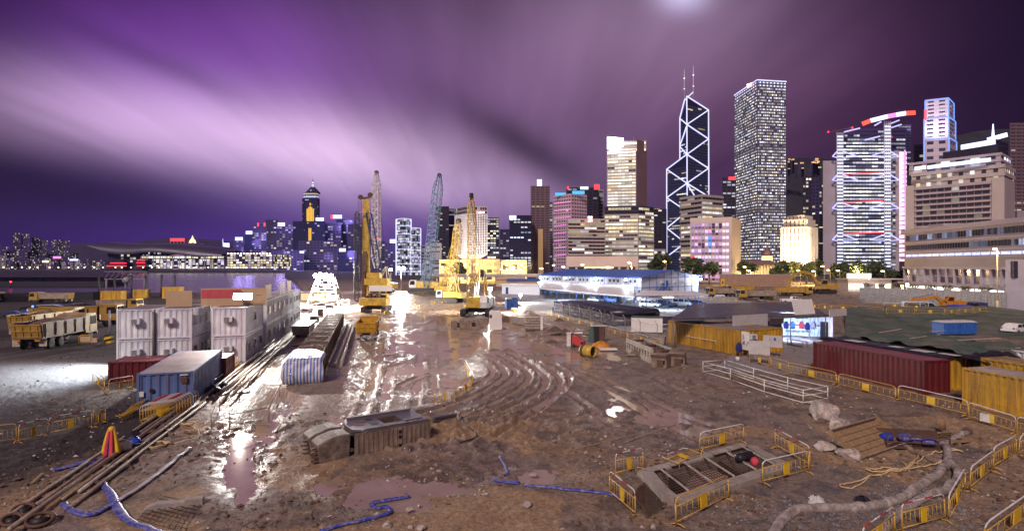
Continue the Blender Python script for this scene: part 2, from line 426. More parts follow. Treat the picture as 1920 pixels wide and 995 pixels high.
def inpoly(x, y, P, grow=0.0):
 m = np.ones_like(x, bool); c = sum(P, Vector((0, 0))) / len(P)
 n = len(P)
 for i in range(n):
  a, b = P[i], P[(i + 1) % n]; e = b - a; nx, ny = -e.y, e.x; L = math.hypot(nx, ny); nx /= L; ny /= L
  s = 1 if (c.x - a.x) * nx + (c.y - a.y) * ny > 0 else -1
  m &= ((x - a.x) * nx + (y - a.y) * ny) * s > -grow
 return m
WL = -.10
def ground(x, y):
 x = np.asarray(x, float); y = np.asarray(y, float)
 px = CX + F * x / np.maximum(y, 1);
 z = (fbm(x * .35, y * .35, 4, 3) - .5) * .22
 rough = np.clip((fbm(x * .12 + 40, y * .12, 3, 9) - .38) * 3, 0, 1)
 near = np.clip((70 - y) / 30, 0, 1)
 lump = fbm(x * 2.2, y * 2.2, 4, 21)
 z = z + near * rough * (np.maximum(lump - .42, 0) ** 1.0) * .55
 z = z + near * (fbm(x * 6.5, y * 6.5, 3, 31) - .5) * .07
 pm = np.zeros_like(x)
 for cx_, cy_, rx, ryn, ryf in PUDW:
  dy = y - cy_; dy = np.where(dy < 0, dy / ryn, dy / ryf); q = ((x - cx_ * y / cy_) / rx) ** 2 + dy ** 2
  pm = np.maximum(pm, np.exp(-np.minimum(q, 40) * .55))
 wob = fbm(x * .55 + 9, y * .4, 5, 55)
 z = z * (1 - .5 * np.clip(pm * 1.2, 0, 1)) - .34 * pm * np.clip((wob - .22) * 2.0, -.2, 1.3)
 rm = np.zeros_like(x)
 for P, w, dep in RUTW:
  lo = P.min(0) - 1.6; hi = P.max(0) + 1.6
  ix = np.where((x > lo[0]) & (x < hi[0]) & (y > lo[1]) & (y < hi[1]))[0]
  if len(ix) == 0: continue
  X = x[ix]; Y = y[ix]; dm = np.full(len(ix), 1e9);
  for i in range(len(P) - 1):
   a = P[i]; e = P[i + 1] - a; L2 = max(1e-9, e @ e)
   t = np.clip(((X - a[0]) * e[0] + (Y - a[1]) * e[1]) / L2, 0, 1)
   dm = np.minimum(dm, (X - a[0] - t * e[0]) ** 2 + (Y - a[1] - t * e[1]) ** 2)
  dd = np.sqrt(dm) * (1 + .4 * (vnoise(X * .8, Y * .8, 5) - .5))
  dep_ = dep * (.45 + 1.1 * fbm(X * .8, Y * .8, 3, 61)); pr = -dep_ * np.exp(-(dd / w) ** 4) + dep_ * .8 * np.exp(-((dd - w * 1.65) / (w * .5)) ** 2) * (.2 + 1.5 * vnoise(X * 2.1, Y * 2.1, 8))
  z[ix] += pr; rm[ix] = np.maximum(rm[ix], np.exp(-(dd / (w * 1.1)) ** 4))
 f = np.clip((y - 95) / 60, 0, 1); z = z * (1 - f)
 for P, dz in ((PIT, 1.3), (PIT2, .9), (TRENCH, .7)):
  m = inpoly(x, y, P); z = np.where(m, -dz, z)
 hb = (px < 575 - np.clip((y - 215) / 300, 0, 1) * 40) & (y > 205) & (y < 930)
 z = np.where(hb, -6.0, z)
 return z, pm, rm
def gz(p):
 a, _, _ = ground(np.array([p[0]], float), np.array([p[1]], float)); return float(a[0])
def gpz(px, py):
 p = gp(px, py); p.z = max(gz(p), -.12); return p
def build_ground():
 pxs = np.concatenate([np.linspace(-1500, -340, 60), np.arange(-320, 2241, 3.0), np.linspace(2260, 3400, 60)])
 pys = np.concatenate([[497.9, 498.6, 500, 502, 504, 506], np.arange(508, 560, 2.0), np.arange(560, 640, 1.2), np.arange(640, 1012, 1.55), np.linspace(1015, 1500, 60), [1700, 2200, 3200]])
 PX, PY = np.meshgrid(pxs, pys)
 Y = H * F / (PY - CY); X = (PX - CX) / F * Y
 x = X.ravel(); y = Y.ravel(); z, pm, rm = ground(x, y)
 n, m = len(pxs), len(pys)
 ii = (np.arange(m - 1)[:, None] * n + np.arange(n - 1)[None, :]).ravel()
 faces = np.stack([ii + n, ii + n + 1, ii + 1, ii], 1)
 def mesh(name, xx, yy, zz_, fc):
  me = bpy.data.meshes.new(name); nv = len(xx); nf = len(fc)
  me.vertices.add(nv); me.vertices.foreach_set('co', np.stack([xx, yy, zz_], 1).ravel())
  me.loops.add(nf * 4); me.loops.foreach_set('vertex_index', fc.ravel())
  me.polygons.add(nf); me.polygons.foreach_set('loop_start', np.arange(nf) * 4); me.polygons.foreach_set('loop_total', np.full(nf, 4))
  me.polygons.foreach_set('use_smooth', np.ones(nf, bool)); me.update(calc_edges=True); me.validate(); return me
 me = mesh('ground', x, y, z, faces)
 px = PX.ravel(); py = PY.ravel()
 nz = fbm(x * .25, y * .2, 4, 77); nz2 = fbm(x * 1.3, y * 1.3, 4, 91)
 base = np.array([.225, .165, .138]); col = np.tile(base, (len(x), 1))
 def blend(mask, c):
  nonlocal col
  col = col * (1 - mask[:, None]) + np.array(c) * mask[:, None]
 sm = lambda a, lo, hi: np.clip((a - lo) / (hi - lo), 0, 1)
 blend(sm(nz, .5, .62) * .8, (.25, .17, .115))
 blend(sm(nz2, .52, .66) * .75, (.105, .075, .065))
 silt = np.exp(-(((px - 760) / 330) ** 2 + ((py - 650) / 95) ** 2)); blend(np.clip(silt * 1.3, 0, 1) * .8, (.33, .25, .185))
 tan = np.clip(sm(fbm(x * .3 + 7, y * .3, 3, 15), .52, .6) * (py > 780), 0, 1); blend(tan * .8, (.34, .22, .125))
 left = sm(430 - px - (py - 560) * .15 + (nz - .5) * 120, 0, 80) * sm(960 - py - px * .35, 0, 60); blend(left, (.042, .031, .034))  # dark gravel, darkened further to paint in the unlit yard
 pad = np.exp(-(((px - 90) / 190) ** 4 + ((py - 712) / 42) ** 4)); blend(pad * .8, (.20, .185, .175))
 grav = sm(nz2, .45, .6) * np.exp(-(((px - 1600) / 300) ** 2 + ((py - 930) / 90) ** 2)); blend(grav * .85, (.13, .115, .115))
 road = sm((px - 1600) * .55 + (py - 1000), 0, 14); blend(road, (.25, .17, .115))
 track = sm(px - 1440, 0, 60) * np.exp(-((py - 700 - (px - 1560) * .24) / 26) ** 2) ; blend(track * .7, (.20, .13, .085))
 fld = inpoly(x, y, [gp(1352, 690).xy, gp(1480, 700).xy, gp(1560, 655).xy, gp(1440, 612).xy], .5); blend(fld * .9, (.27, .24, .24))
 yard = inpoly(x, y, [gp(1035, 588).xy, gp(1210, 622).xy, gp(1420, 572).xy, gp(1330, 542).xy, gp(1000, 538).xy, gp(935, 553).xy], 1.0); blend(yard * 1.0, (.36, .355, .36))
 far = sm(y, 260, 420); blend(far, (.05, .045, .045))
 col *= (.82 + .36 * fbm(x * 4, y * 4, 3, 44))[:, None]
 streak = np.exp(-(((px - 470 - (760 - py) * .12) / 70) ** 2)) * sm(py, 640, 700) * sm(960 - py, 0, 60)
 wet = np.clip(.95 * silt + 1.2 * streak + .85 * np.exp(-(((px - 960) / 260) ** 2 + ((py - 720) / 70) ** 2)) + rm * .5 + pm * .9 + .25 * (nz - .4), 0, 1) * (1 - left * .6) * (1 - yard * .5)
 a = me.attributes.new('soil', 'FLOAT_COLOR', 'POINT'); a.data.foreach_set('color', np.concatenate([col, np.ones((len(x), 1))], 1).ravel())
 a = me.attributes.new('wet', 'FLOAT', 'POINT'); a.data.foreach_set('value', wet)
 m_ = bpy.data.materials.new('mud'); m_.use_nodes = True; t = NT(m_.node_tree); p = t.n['Principled BSDF']
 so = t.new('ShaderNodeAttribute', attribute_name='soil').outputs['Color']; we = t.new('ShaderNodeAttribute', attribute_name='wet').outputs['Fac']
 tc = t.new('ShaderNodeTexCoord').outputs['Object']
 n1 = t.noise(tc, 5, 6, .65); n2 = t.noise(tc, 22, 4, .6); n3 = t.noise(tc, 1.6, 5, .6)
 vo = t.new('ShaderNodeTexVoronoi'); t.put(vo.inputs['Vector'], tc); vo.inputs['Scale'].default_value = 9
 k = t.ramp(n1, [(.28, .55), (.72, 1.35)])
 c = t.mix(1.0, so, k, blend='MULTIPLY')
 peb = t.ramp(n2, [(.66, 0), (.72, 1)]); c = t.mix(t.math('MULTIPLY', peb, .5), c, (.33, .29, .26, 1))
 t.put(p.inputs['Base Color'], c)
 wn = t.math('MULTIPLY', we, t.ramp(n3, [(.36, .25), (.56, 1.0)]))
 t.put(p.inputs['Roughness'], t.mix(wn, .9, .26, 'FLOAT')); p.inputs['Specular IOR Level'].default_value = .38
 h = t.math('ADD', t.math('MULTIPLY', n1, 1.0), t.math('MULTIPLY', n2, .45)); h = t.math('ADD', h, t.math('MULTIPLY', vo.outputs['Distance'], .5))
 t.put(p.inputs['Normal'], t.bump(h, .55, .09))
 me.materials.append(m_); o = bpy.data.objects.new('ground', me); COL.objects.link(o); tag(o, kind='structure')
 fm = (z[faces] < WL + .02).any(1) & (pm[faces].max(1) > .16)
 fc = faces[fm]; us, inv = np.unique(fc, return_inverse=True); fc = inv.reshape(fc.shape)
 pme = mesh('puddle', x[us], y[us], np.full(len(us), WL), fc)
 w = bpy.data.materials.new('muddy_water'); w.use_nodes = True; t = NT(w.node_tree); p = t.n['Principled BSDF']
 tc = t.new('ShaderNodeTexCoord').outputs['Object']
 t.put(p.inputs['Base Color'], t.ramp(t.noise(tc, .7, 4), [(.35, (.33, .235, .165)), (.65, (.40, .30, .22))]))
 p.inputs['Roughness'].default_value = .07; p.inputs['Specular IOR Level'].default_value = .16
 nb = t.bump(t.noise(tc, 3, 3), .05, .03); t.put(p.inputs['Normal'], nb); p.inputs['Specular IOR Level'].default_value = 0
 gs = t.new('ShaderNodeBsdfGlossy'); gs.inputs['Roughness'].default_value = .06; gs.inputs['Color'].default_value = (1, .90, .82, 1); t.put(gs.inputs['Normal'], nb)
 mx = t.new('ShaderNodeMixShader'); mx.inputs[0].default_value = .27; t.l.new(p.outputs[0], mx.inputs[1]); t.l.new(gs.outputs[0], mx.inputs[2]); t.l.new(mx.outputs[0], t.n['Material Output'].inputs[0])
 pme.materials.append(w); o = bpy.data.objects.new('puddle', pme); COL.objects.link(o); tag(o, kind='structure')
build_ground()
def flat_structure(name, pts, m):
 b = MB(); b.add(pts, [tuple(range(len(pts)))]); return tag(b.build(name, m), kind='structure')
wm = bpy.data.materials.new('harbour_water'); wm.use_nodes = True; _t = NT(wm.node_tree); _p = _t.n['Principled BSDF']
_p.inputs['Base Color'].default_value = (.03, .025, .07, 1); _p.inputs['Roughness'].default_value = .22
_tc = _t.new('ShaderNodeTexCoord').outputs['Object']; _t.put(_p.inputs['Normal'], _t.bump(_t.noise(_tc, .35, 4), .35, .6))
flat_structure('harbour_water', [(-1400, 200, -2.2), (-40, 200, -2.2), (-300, 940, -2.2), (-3000, 940, -2.2)], wm)
def build_rubble(name, n, area, smin, smax, m, seed, bias=None):
 r = np.random.RandomState(seed); vs = []; fs = []; k = 0
 OC = np.array([(1, 0, 0), (-1, 0, 0), (0, 1, 0), (0, -1, 0), (0, 0, 1), (0, 0, -1)], float)
 OF = [(0, 2, 4), (2, 1, 4), (1, 3, 4), (3, 0, 4), (2, 0, 5), (1, 2, 5), (3, 1, 5), (0, 3, 5)]
 X = []; Y = []
 while len(X) < n:
  px = r.uniform(area[0], area[1]); py = r.uniform(area[2], area[3])
  q = gp(px, py)
  d = fbm(np.array([q.x * .22]), np.array([q.y * .22]), 3, seed)[0]
  if r.rand() > (max(0, d - .36) * 5) ** 2.4: continue
  if bias and r.rand() > bias(px, py): continue
  X.append(q.x); Y.append(q.y)
 X = np.array(X); Y = np.array(Y); Z, pm, rm = ground(X, Y)
 for i in range(n):
  if Z[i] < -.6: continue
  s = smin * (smax / smin) ** (r.rand() ** 2.6); sc = r.uniform(.55, 1.25, 3) * s; sc[2] *= .7
  a = r.uniform(0, 2 * PI); ca, sa = math.cos(a), math.sin(a)
  P = OC * sc + r.uniform(-.3, .3, (6, 3)) * s
  P = np.stack([P[:, 0] * ca - P[:, 1] * sa + X[i], P[:, 0] * sa + P[:, 1] * ca + Y[i], P[:, 2] + Z[i] + s * .2], 1)
  vs += P.tolist(); fs += [tuple(q + k for q in f) for f in OF]; k += 6
 me = bpy.data.meshes.new(name); me.from_pydata(vs, [], fs); me.materials.append(m)
 o = bpy.data.objects.new(name, me); COL.objects.link(o); return o
tag(build_rubble('pebbles', 2600, (-60, 1980, 660, 1040), .025, .14, Mt['rock'], 5), 'pale pebbles and small stones strewn over the mud', 'pebbles', kind='stuff')
tag(build_rubble('mud_clods', 5200, (-60, 1980, 640, 1040), .03, .17, Mt['soil'], 11), 'dark clods of churned earth lying over the mud', 'mud clods', kind='stuff')
tag(build_rubble('gravel', 2600, (1350, 1900, 840, 1010), .03, .11, mat('gravel_grey', (.17, .155, .16), .8, var=.6, scale=3), 23, lambda px, py: math.exp(-((px - 1640) / 190) ** 2 - ((py - 950) / 60) ** 2)), 'blue grey gravel around the fat hoses', 'gravel', kind='stuff')
def embankment():
 b = MB(); P = []
 prof = [(0, 0), (.25, .22), (.6, .78), (.85, 1.0), (1.0, 1.0), (1.2, .95)]
 xs = np.linspace(1585, 2080, 46)
 for f, hh in prof:
  row = []
  for i, px in enumerate(xs):
   fall = max(0, (px - 1860) / 200)
   toe = gp(px, 628 - 10 * math.sin((px - 1585) / 90) * .5 + fall * 25); y0 = toe.y; y1 = 106 - fall * 22
   y = y0 + (y1 - y0) * f
   w = vnoise(np.array([px * .05]), np.array([f * 3.0]), 4)[0] - .5
   row.append(((px - CX) / F * y, y, 1.9 * hh * (1 - .55 * min(1, fall)) + w * .35 * (1 if 0 < f < 1 else .2) - .02))
  P.append(row)
 return tag(b.grid(P).build('embankment', Mt['green_net']), kind='structure')
embankment()
def hill(name, pts, Y, depth, m):
 b = MB(); P = []; c = catmull([Vector((q[0], q[1])) for q in pts], 7)
 for k, (dy, hh) in enumerate([(-depth, 0), (-depth * .75, .28), (-depth * .45, .6), (-depth * .2, .86), (0, 1.0), (depth * .4, .6), (depth, 0)]):
  row = []
  for q in c:
   p = pt(q.x, q.y, Y); n = vnoise(np.array([p.x * .006]), np.array([k * .9]), 3)[0] - .5
   row.append((p.x * (Y + dy) / Y, Y + dy, max(-2, p.z * hh * (1 + (.25 * n if 0 < hh < 1 else 0)))))
  P.append(row)
 return tag(b.grid(P).build(name, m), kind='structure')
hm = mat('wooded_hill', (.02, .022, .022), .9, var=.5, scale=.01, bump=0)
hill('hill', [(880, 497), (960, 470), (1060, 455), (1180, 432), (1235, 405), (1300, 392), (1400, 345), (1470, 302), (1520, 296), (1600, 300), (1700, 292), (1770, 262), (1830, 246), (1900, 242), (1990, 255), (2150, 300), (2400, 380)], 2300, 900, hm)
hill('hill', [(-300, 470), (-60, 478), (60, 468), (150, 455), (220, 458), (290, 448), (350, 446), (430, 452), (520, 470), (640, 480), (760, 490), (850, 497)], 4200, 900, mat('far_hill', (.03, .02, .05), .9, var=.3, scale=.01, bump=0))
WALL = dict(
 pale=mat('pale_cladding', (.42, .36, .40), .6, var=.08, scale=.05, bump=0), beige=mat('beige_stone', (.42, .36, .37), .7, var=.1, scale=.06, bump=0),
 pink=mat('pink_tile', (.48, .34, .44), .6, var=.08, scale=.05, bump=0), brown=mat('brown_cladding', (.15, .09, .11), .5, var=.12, scale=.06, bump=0),
 dark=mat('dark_cladding', (.035, .03, .05), .3, var=.2, scale=.06, bump=0), navy=mat('navy_glass', (.02, .025, .075), .15, .2, var=.2, scale=.05, bump=0),
 violet=mat('glow_tinted_cladding', (.045, .032, .12), .5, var=.2, scale=.05, bump=0), stone=mat('bank_stone', (.55, .47, .40), .7, var=.1, scale=.1, bump=.1),  # violet wall colour stands in for the blue city glow
 grey=mat('grey_cladding', (.26, .24, .28), .5, var=.1, scale=.06, bump=0), mauve=mat('mauve_render', (.40, .34, .40), .7, dirt=(.3, .24, .27), var=.06, scale=.08, bump=0),
 steel=mat('lit_steel', (.45, .45, .55), .4, .3, var=.06, bump=0), glassy=mat('blue_grey_glass', (.06, .065, .11), .12, .3, var=.2, scale=.08, bump=0),
)
WARM = [(1, .86, .55), (1, .93, .75), (1, .80, .45), (1, .95, .86)]
COOL = [(.85, .88, 1), (.75, .8, 1), (1, .97, .92), (.9, .85, 1)]
MIXD = WARM + COOL
def gl(frac, cols, lo, hi, rowk=None, dim=(0, 0, 0)):
 def f(r, c, n):
  k = 1 if rowk is None else rowk(r)
  if R.random() < frac * k:
   q = R.choice(cols); s = lo * (hi / lo) ** R.random(); return (q[0] * s, q[1] * s, q[2] * s)
  return dim
 return f
def clusters(frac, cols, lo, hi, run=4, dim=(0, 0, 0)):
 st = {'n': 0, 'v': dim}
 def f(r, c, n):
  if st['n'] <= 0:
   st['n'] = R.randint(1, run)
   if R.random() < frac:
    q = R.choice(cols); s = lo * (hi / lo) ** R.random(); st['v'] = (q[0] * s, q[1] * s, q[2] * s)
   else: st['v'] = dim
  st['n'] -= 1; v = st['v']; j = .75 + .5 * R.random(); return (v[0] * j, v[1] * j, v[2] * j)
 return f
def ccw(poly):
 a = sum(poly[i][0] * poly[(i + 1) % len(poly)][1] - poly[(i + 1) % len(poly)][0] * poly[i][1] for i in range(len(poly)))
 return [Vector(p[:2]) for p in (poly if a > 0 else poly[::-1])]
def storeys(root, poly, z0, z1, rows, pane, glow, wall, wf=.55, ww=.8, proud=.3, parts=True, mg=.02, name='window_row', roof=True, piers=False, wallname='wall', facing=.05, tops=None):
 o = root.location; poly = ccw([(p[0] - o.x, p[1] - o.y) for p in poly]); z0 -= o.z; z1 -= o.z
 b = MB(); b.prism(poly, z0, z1 if tops is None else [t - o.z for t in tops]); hs = (z1 - z0) / rows; n = len(poly)
 RW = [MB().glow() for _ in range(rows)] if parts else [MB().glow()]
 for i in range(n):
  A = poly[i]; B = poly[(i + 1) % n]; e = B - A; L = e.length
  if L < .5: continue
  u = e / L; nr = Vector((u.y, -u.x)); mid = (A + B) / 2 + Vector((o.x, o.y))
  if nr.dot(-mid.normalized()) < facing: continue
  m = mg * L; nc = max(1, round((L - 2 * m) / pane)); w = (L - 2 * m) / nc
  for r in range(rows):
   za = z0 + hs * (r + .5 - wf / 2); zb = z0 + hs * (r + .5 + wf / 2); q = RW[r if parts else 0]
   for c in range(nc):
    a = A + u * (m + w * (c + .5 - ww / 2)) + nr * .05; d = A + u * (m + w * (c + .5 + ww / 2)) + nr * .05
    q.quad((a.x, a.y, za), (d.x, d.y, za), (d.x, d.y, zb), (a.x, a.y, zb), glow(r, c, i))
   if proud and wf < .95:
    zc = z0 + hs * (r + 1); c1 = A + nr * proud / 2; c2 = B + nr * proud / 2; hh = hs * (1 - wf)
    b.bar((c1.x, c1.y, zc - hh * .02), (c2.x, c2.y, zc - hh * .02), proud, hh * .92)
  if piers:
   for c in range(nc + 1):
    a = A + u * (m + w * c) + nr * proud * .6; b.bar((a.x, a.y, z0), (a.x, a.y, z1), w * (1 - ww) * .9, proud * 1.25, up=(u.x, u.y, 0))
 b.build(wallname, wall, root)
 for q in RW:
  if q.f: q.build(name, WIN, root)
def bld(label, cat, poly, name='office_tower', group=None, z=0):
 c = sum((Vector(p[:2]) for p in poly), Vector((0, 0))) / len(poly)
 return thing(name, label, cat, (c.x, c.y, z), 0, group)
def par(l, c, r):
 l, c, r = xy(*l), xy(*c), xy(*r); return [l, c, r, l + r - c]
def slab(x0, x1, Y, d):
 a, b = xy(x0, Y), xy(x1, Y); k = (Y + d) / Y; return [a, b, b * k, a * k]
def lbox(root, name, m, x0, x1, y0, y1, z0, z1):
 o = root.location; return MB().box(x0 - o.x, x1 - o.x, y0 - o.y, y1 - o.y, z0 - o.z, z1 - o.z).build(name, m, root)
SIGNW = emit('sign_white', (.62, .68, 1), 2.2); SIGNR = emit('sign_red', (1, .05, .06), 1.6); SIGNP = emit('sign_pink', (1, .25, .7), 1.6)
SIGNB = emit('sign_blue', (.25, .35, 1), 5); SIGNC = emit('sign_cyan', (.05, .5, 1), 1.2); NEON = emit('neon_lavender', (.66, .66, 1), 1.5)
NEONV = emit('neon_violet', (.52, .50, 1), 1.5); NEONY = emit('neon_yellow', (1, .55, .03), 1.1); NEONR = emit('neon_red', (1, .08, .12), 1.6); UPW = emit('uplit_foot_glow', (1, .8, .45), 2); NEONB = emit('neon_blue', (.16, .32, 1), 1.5); NEONM = emit('neon_magenta', (1, .32, .9), 1.2)
SIGNRW = sign_mat('sign_red_white', (1, .9, .92), (1, .1, .1), 4)
def signbox(root, px0, px1, py0, py1, Y, m, name='roof_sign', t=.8):
 a = pt(px0, py1, Y); b = pt(px1, py0, Y); return lbox(root, name, m, a.x, b.x, Y - t / 2, Y + t / 2, a.z, b.z)
def simple(label, px0, px1, top, Y, depth, rows, pane, glow, wall, base=0, parts=True, name='office_tower', cat='office tower', group=None, sign=None, signm=None, wf=.55, ww=.75, proud=.3, skew=None, **k):
 if skew is None: poly = slab(px0, px1, Y, depth)
 else: poly = par((px0, Y + skew[1]), (skew[0], Y), (px1, Y + skew[2]))
 r = bld(label, cat, poly, name, group, base); z1 = zz(top, Y)
 storeys(r, poly, base, z1, rows, pane, glow, WALL[wall] if isinstance(wall, str) else wall, wf, ww, proud, parts, **k)
 if sign: signbox(r, *sign, Y - .6, signm or SIGNW)
 return r
far_spots = []
for i, (x0, x1, top) in enumerate([(24, 38, 436), (40, 56, 438), (58, 67, 445), (68, 78, 446), (79, 90, 450), (96, 106, 449), (108, 118, 449), (119, 131, 450), (4, 18, 462), (12, 34, 470), (30, 52, 468), (56, 70, 472), (72, 84, 468), (88, 100, 476), (102, 116, 478), (120, 132, 472), (134, 146, 474), (-22, 2, 458), (-50, -26, 452), (-80, -55, 460)]):
 Y = 2300 + 260 * R.random()
 simple('slim lit housing block in the far left cluster across the harbour', x0, x1, top, Y, 30, max(6, int((505 - top) / 2.6)), (x1 - x0) / F * Y / 4.0, gl(.34, WARM + [(1, .6, .3), (1, .7, .4)], .10, 1.1), 'violet' if i % 3 else 'dark', parts=True, name='housing_block', cat='tower block', group='housing blocks across the harbour', proud=0, wf=.5, ww=.55, base=-2)
 if i < 2:
  r = [o for o in COL.objects if o.name.startswith('housing_block')][-1]
for i in range(26):
 x0 = 2 + i * 9.3 + R.uniform(-2, 2); top = R.uniform(478, 492); x1 = x0 + R.uniform(7, 13); Y = 1500 + R.uniform(-150, 150)
 simple('low lit block along the far left waterfront', x0, x1, top, Y, 25, R.randint(3, 6), (x1 - x0) / F * Y / 4, gl(.38, WARM + [(1, .35, .7), (.5, .6, 1), (1, .6, .25)], .12, 1.6), R.choice(['violet', 'dark', 'grey']), parts=True, name='waterfront_block', cat='building', group='low blocks along the far waterfront', proud=0, wf=.5, ww=.6, base=-2)
for px0, px1, py0, py1, m, lab in [(100, 114, 480, 484, SIGNP, 'pink rooftop neon sign on a low far left waterfront block'), (131, 146, 485, 488, SIGNW, 'white rooftop neon sign above the far left waterfront'), (80, 90, 488, 491, emit('sign_warm', (1, .8, .4), 4), 'small warm rooftop sign at the far left waterfront')]:
 a = pt(px0, py1, 1300); b = pt(px1, py0, 1300); q = MB().box(a.x, b.x, 1299, 1301, a.z, b.z)
 q.mi = 1; q.box((a.x + b.x) / 2 - 1, (a.x + b.x) / 2 + 1, 1299.5, 1300.5, -2, a.z)
 tag(q.build('neon_sign', [m, WALL['dark']]), lab, 'sign')
pl = MB().box(-1500, pt(560, 500, 930).x, 925, 960, -3, 1.2); tag(pl.build('far_shore', WALL['dark']), kind='structure')
shore_lamp = None
for i in range(30):
 px = 4 + i * 17.5 + R.uniform(-4, 4); p = pt(px, 505, 935)
 b = MB(); b.cyl((0, 0, 0), (0, 0, 5), .25, 5); b.lathe([(.1, 4.4), (1.0, 5), (1.2, 5.6), (.1, 6.4)], n=6)
 if shore_lamp is None:
  b = MB().cyl((0, 0, 0), (0, 0, 4.4), .25, 5); t_ = thing('promenade_lamp', 'small lit lamp on the far promenade across the harbour', 'lamp', (p.x, p.y, 1.2), 0, 'lamps on the far promenade'); b.build('pole', WALL['dark'], t_)
  MB().lathe([(.1, 4.4), (1.0, 5), (1.2, 5.6), (.1, 6.4)], n=6).build('lantern', emit('promenade_glow', (1, .8, .55), 5), t_); shore_lamp = t_
 else: copy_tree(shore_lamp, (p.x, p.y, 1.2), 0, shore_lamp['label'])
def convention():
 Y = 980; r = thing('convention_centre', 'waterfront convention hall with sweeping winged roof and lit glass walls', 'convention hall', (pt(330, 500, Y).x, Y, 0)); o = r.location
 def shell(name, up, lo, y0, y1, m):
  cu = catmull([Vector(q) for q in up], 6); cl = catmull([Vector(q) for q in lo], 6); b = MB(); P = []
  n = len(cu)
  for yy, k, lift in ((y0, 1, 0), (y0, 0, 0), (y0 + (y1 - y0) * .5, 0, 8), (y1, 0, 0), (y1, 1, 0)):
   row = []
   for i in range(n):
    c = cu[i] if k == 0 else cl[min(i, len(cl) - 1)]
    p = pt(c.x, c.y, Y); row.append((p.x - o.x, yy - o.y, p.z + lift))
   P.append(row)
  b.grid(P).build(name, m, r)
 shell('roof', [(187, 460), (215, 462), (255, 464), (300, 463), (345, 466), (390, 470), (432, 477)], [(187, 461.5), (218, 473), (255, 477), (300, 473), (345, 476), (390, 482), (432, 479)], Y - 30, Y + 80, mat('wing_roof', (.05, .04, .075), .4, .2, var=.1, scale=.02, bump=0))
 shell('upper_roof', [(262, 465), (290, 463), (320, 462.5), (360, 464.5), (405, 470)], [(262, 466), (290, 464.5), (320, 464), (360, 466), (405, 471)], Y + 10, Y + 70, WALL['violet'])
 for k, (px0, px1, py0, py1, rows, pane, fr, lo, hi, cols) in enumerate([(262, 424, 479, 484, 1, 4, .95, .8, 2.2, WARM), (262, 424, 485, 503, 5, 6, .8, .4, 2.0, MIXD + [(.8, .6, 1)]), (202, 262, 470, 503, 6, 5, .3, .15, .8, MIXD), (424, 512, 476, 503, 6, 5, .75, .35, 1.8, WARM + [(1, .7, .9)])]):
  a = pt(px0, py1, Y - 20); b_ = pt(px1, py0, Y - 20); d = 60 if k else 55
  poly = [(a.x, Y - 20), (b_.x, Y - 20), (b_.x, Y + d), (a.x, Y + d)]
  storeys(r, poly, a.z, b_.z, rows, pane, gl(fr, cols, lo, hi), WALL['violet'], .7, .8, .4, True)
 for px in range(264, 424, 12):
  a = pt(px, 503, Y - 22); b_ = pt(px, 479, Y - 22); MB().bar(a - o, b_ - o, 1.0).build('column', WALL['pale'], r)
 q = MB()
 for px in range(428, 512, 6):
  a = pt(px, 474.6, Y - 22); q.box(a.x - o.x - 1, a.x - o.x + 1, -23, -21, a.z - .8, a.z + .8)
 q.build('roof_light_string', emit('string_light', (1, .75, .8), 5), r)
 for (x0, x1, py) in [(207, 237, 492.5), (200, 237, 498), (257, 272, 487), (256, 272, 492), (257, 272, 498)]:
  a = pt(x0, py, Y - 40); b_ = pt(x1, py, Y - 40)
  MB().box(a.x - o.x, b_.x - o.x, -40.5, -39.5, a.z - .9, a.z + .9).build('neon_strip', emit('neon_red_line', (1, .02, .06), 1.5), r)
 for (x0, x1) in [(205, 238), (256, 273)]:
  a = pt(x0, 503, Y - 30); b_ = pt(x1, 486, Y - 30); MB().box(a.x - o.x, b_.x - o.x, -39, -22, -2, b_.z).build('annexe', WALL['dark'], r)
convention()
simple('pale block with a red rooftop neon band behind the convention hall roof', 319, 346, 450, 1400, 60, 6, 8, gl(.15, COOL, .3, 1), 'pink', sign=(319, 346, 446, 451), signm=SIGNR, base=-2)
def domed():
 Y = 1400; r = thing('domed_tower', 'warm floodlit tower with a pointed golden cap behind the convention hall', 'tower', (pt(358, 500, Y).x, Y, 0)); s = Y / F
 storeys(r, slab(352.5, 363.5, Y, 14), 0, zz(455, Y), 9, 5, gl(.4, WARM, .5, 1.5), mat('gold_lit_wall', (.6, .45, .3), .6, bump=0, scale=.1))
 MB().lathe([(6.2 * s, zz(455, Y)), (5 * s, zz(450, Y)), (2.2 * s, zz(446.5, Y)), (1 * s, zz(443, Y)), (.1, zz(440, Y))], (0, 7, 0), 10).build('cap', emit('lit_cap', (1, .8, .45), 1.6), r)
domed()
simple('low pale hall behind the convention roof beside the golden capped tower', 365, 382, 461, 1400, 30, 2, 6, gl(.2, WARM, .3, 1), 'pink', base=-2)
A = simple('dark tower with a blue white spiked lantern on top, left of the waterfront', 420, 430, 463, 1500, 40, 9, 6, gl(.2, COOL, .2, 1), 'violet', sign=(418, 430, 455, 463), signm=SIGNW)
MB().cyl((0, -20, zz(455, 1500)), (0, -20, zz(446, 1500)), 1, 6, .2).build('spire', SIGNW, A)
simple('tower with a plain white rooftop sign right of the spiked lantern tower', 438, 457, 450, 1500, 40, 13, 6, gl(.15, COOL, .2, .9), 'violet', sign=(441, 455, 444, 450))
simple('tall dark tower carrying a bright white sign left of the red lamp block', 459, 478, 439, 1450, 40, 16, 6, gl(.14, COOL, .2, .9), 'navy', sign=(461, 473, 432.5, 438.5))
A = simple('broad violet tower with red roof lamps, left of the big cluster', 475, 500, 420, 1450, 45, 22, 6, gl(.2, MIXD, .2, 1), 'violet')
for px in (484, 496): signbox(A, px - 1.5, px + 1.5, 417, 424, 1449, SIGNR, 'roof_lamp')
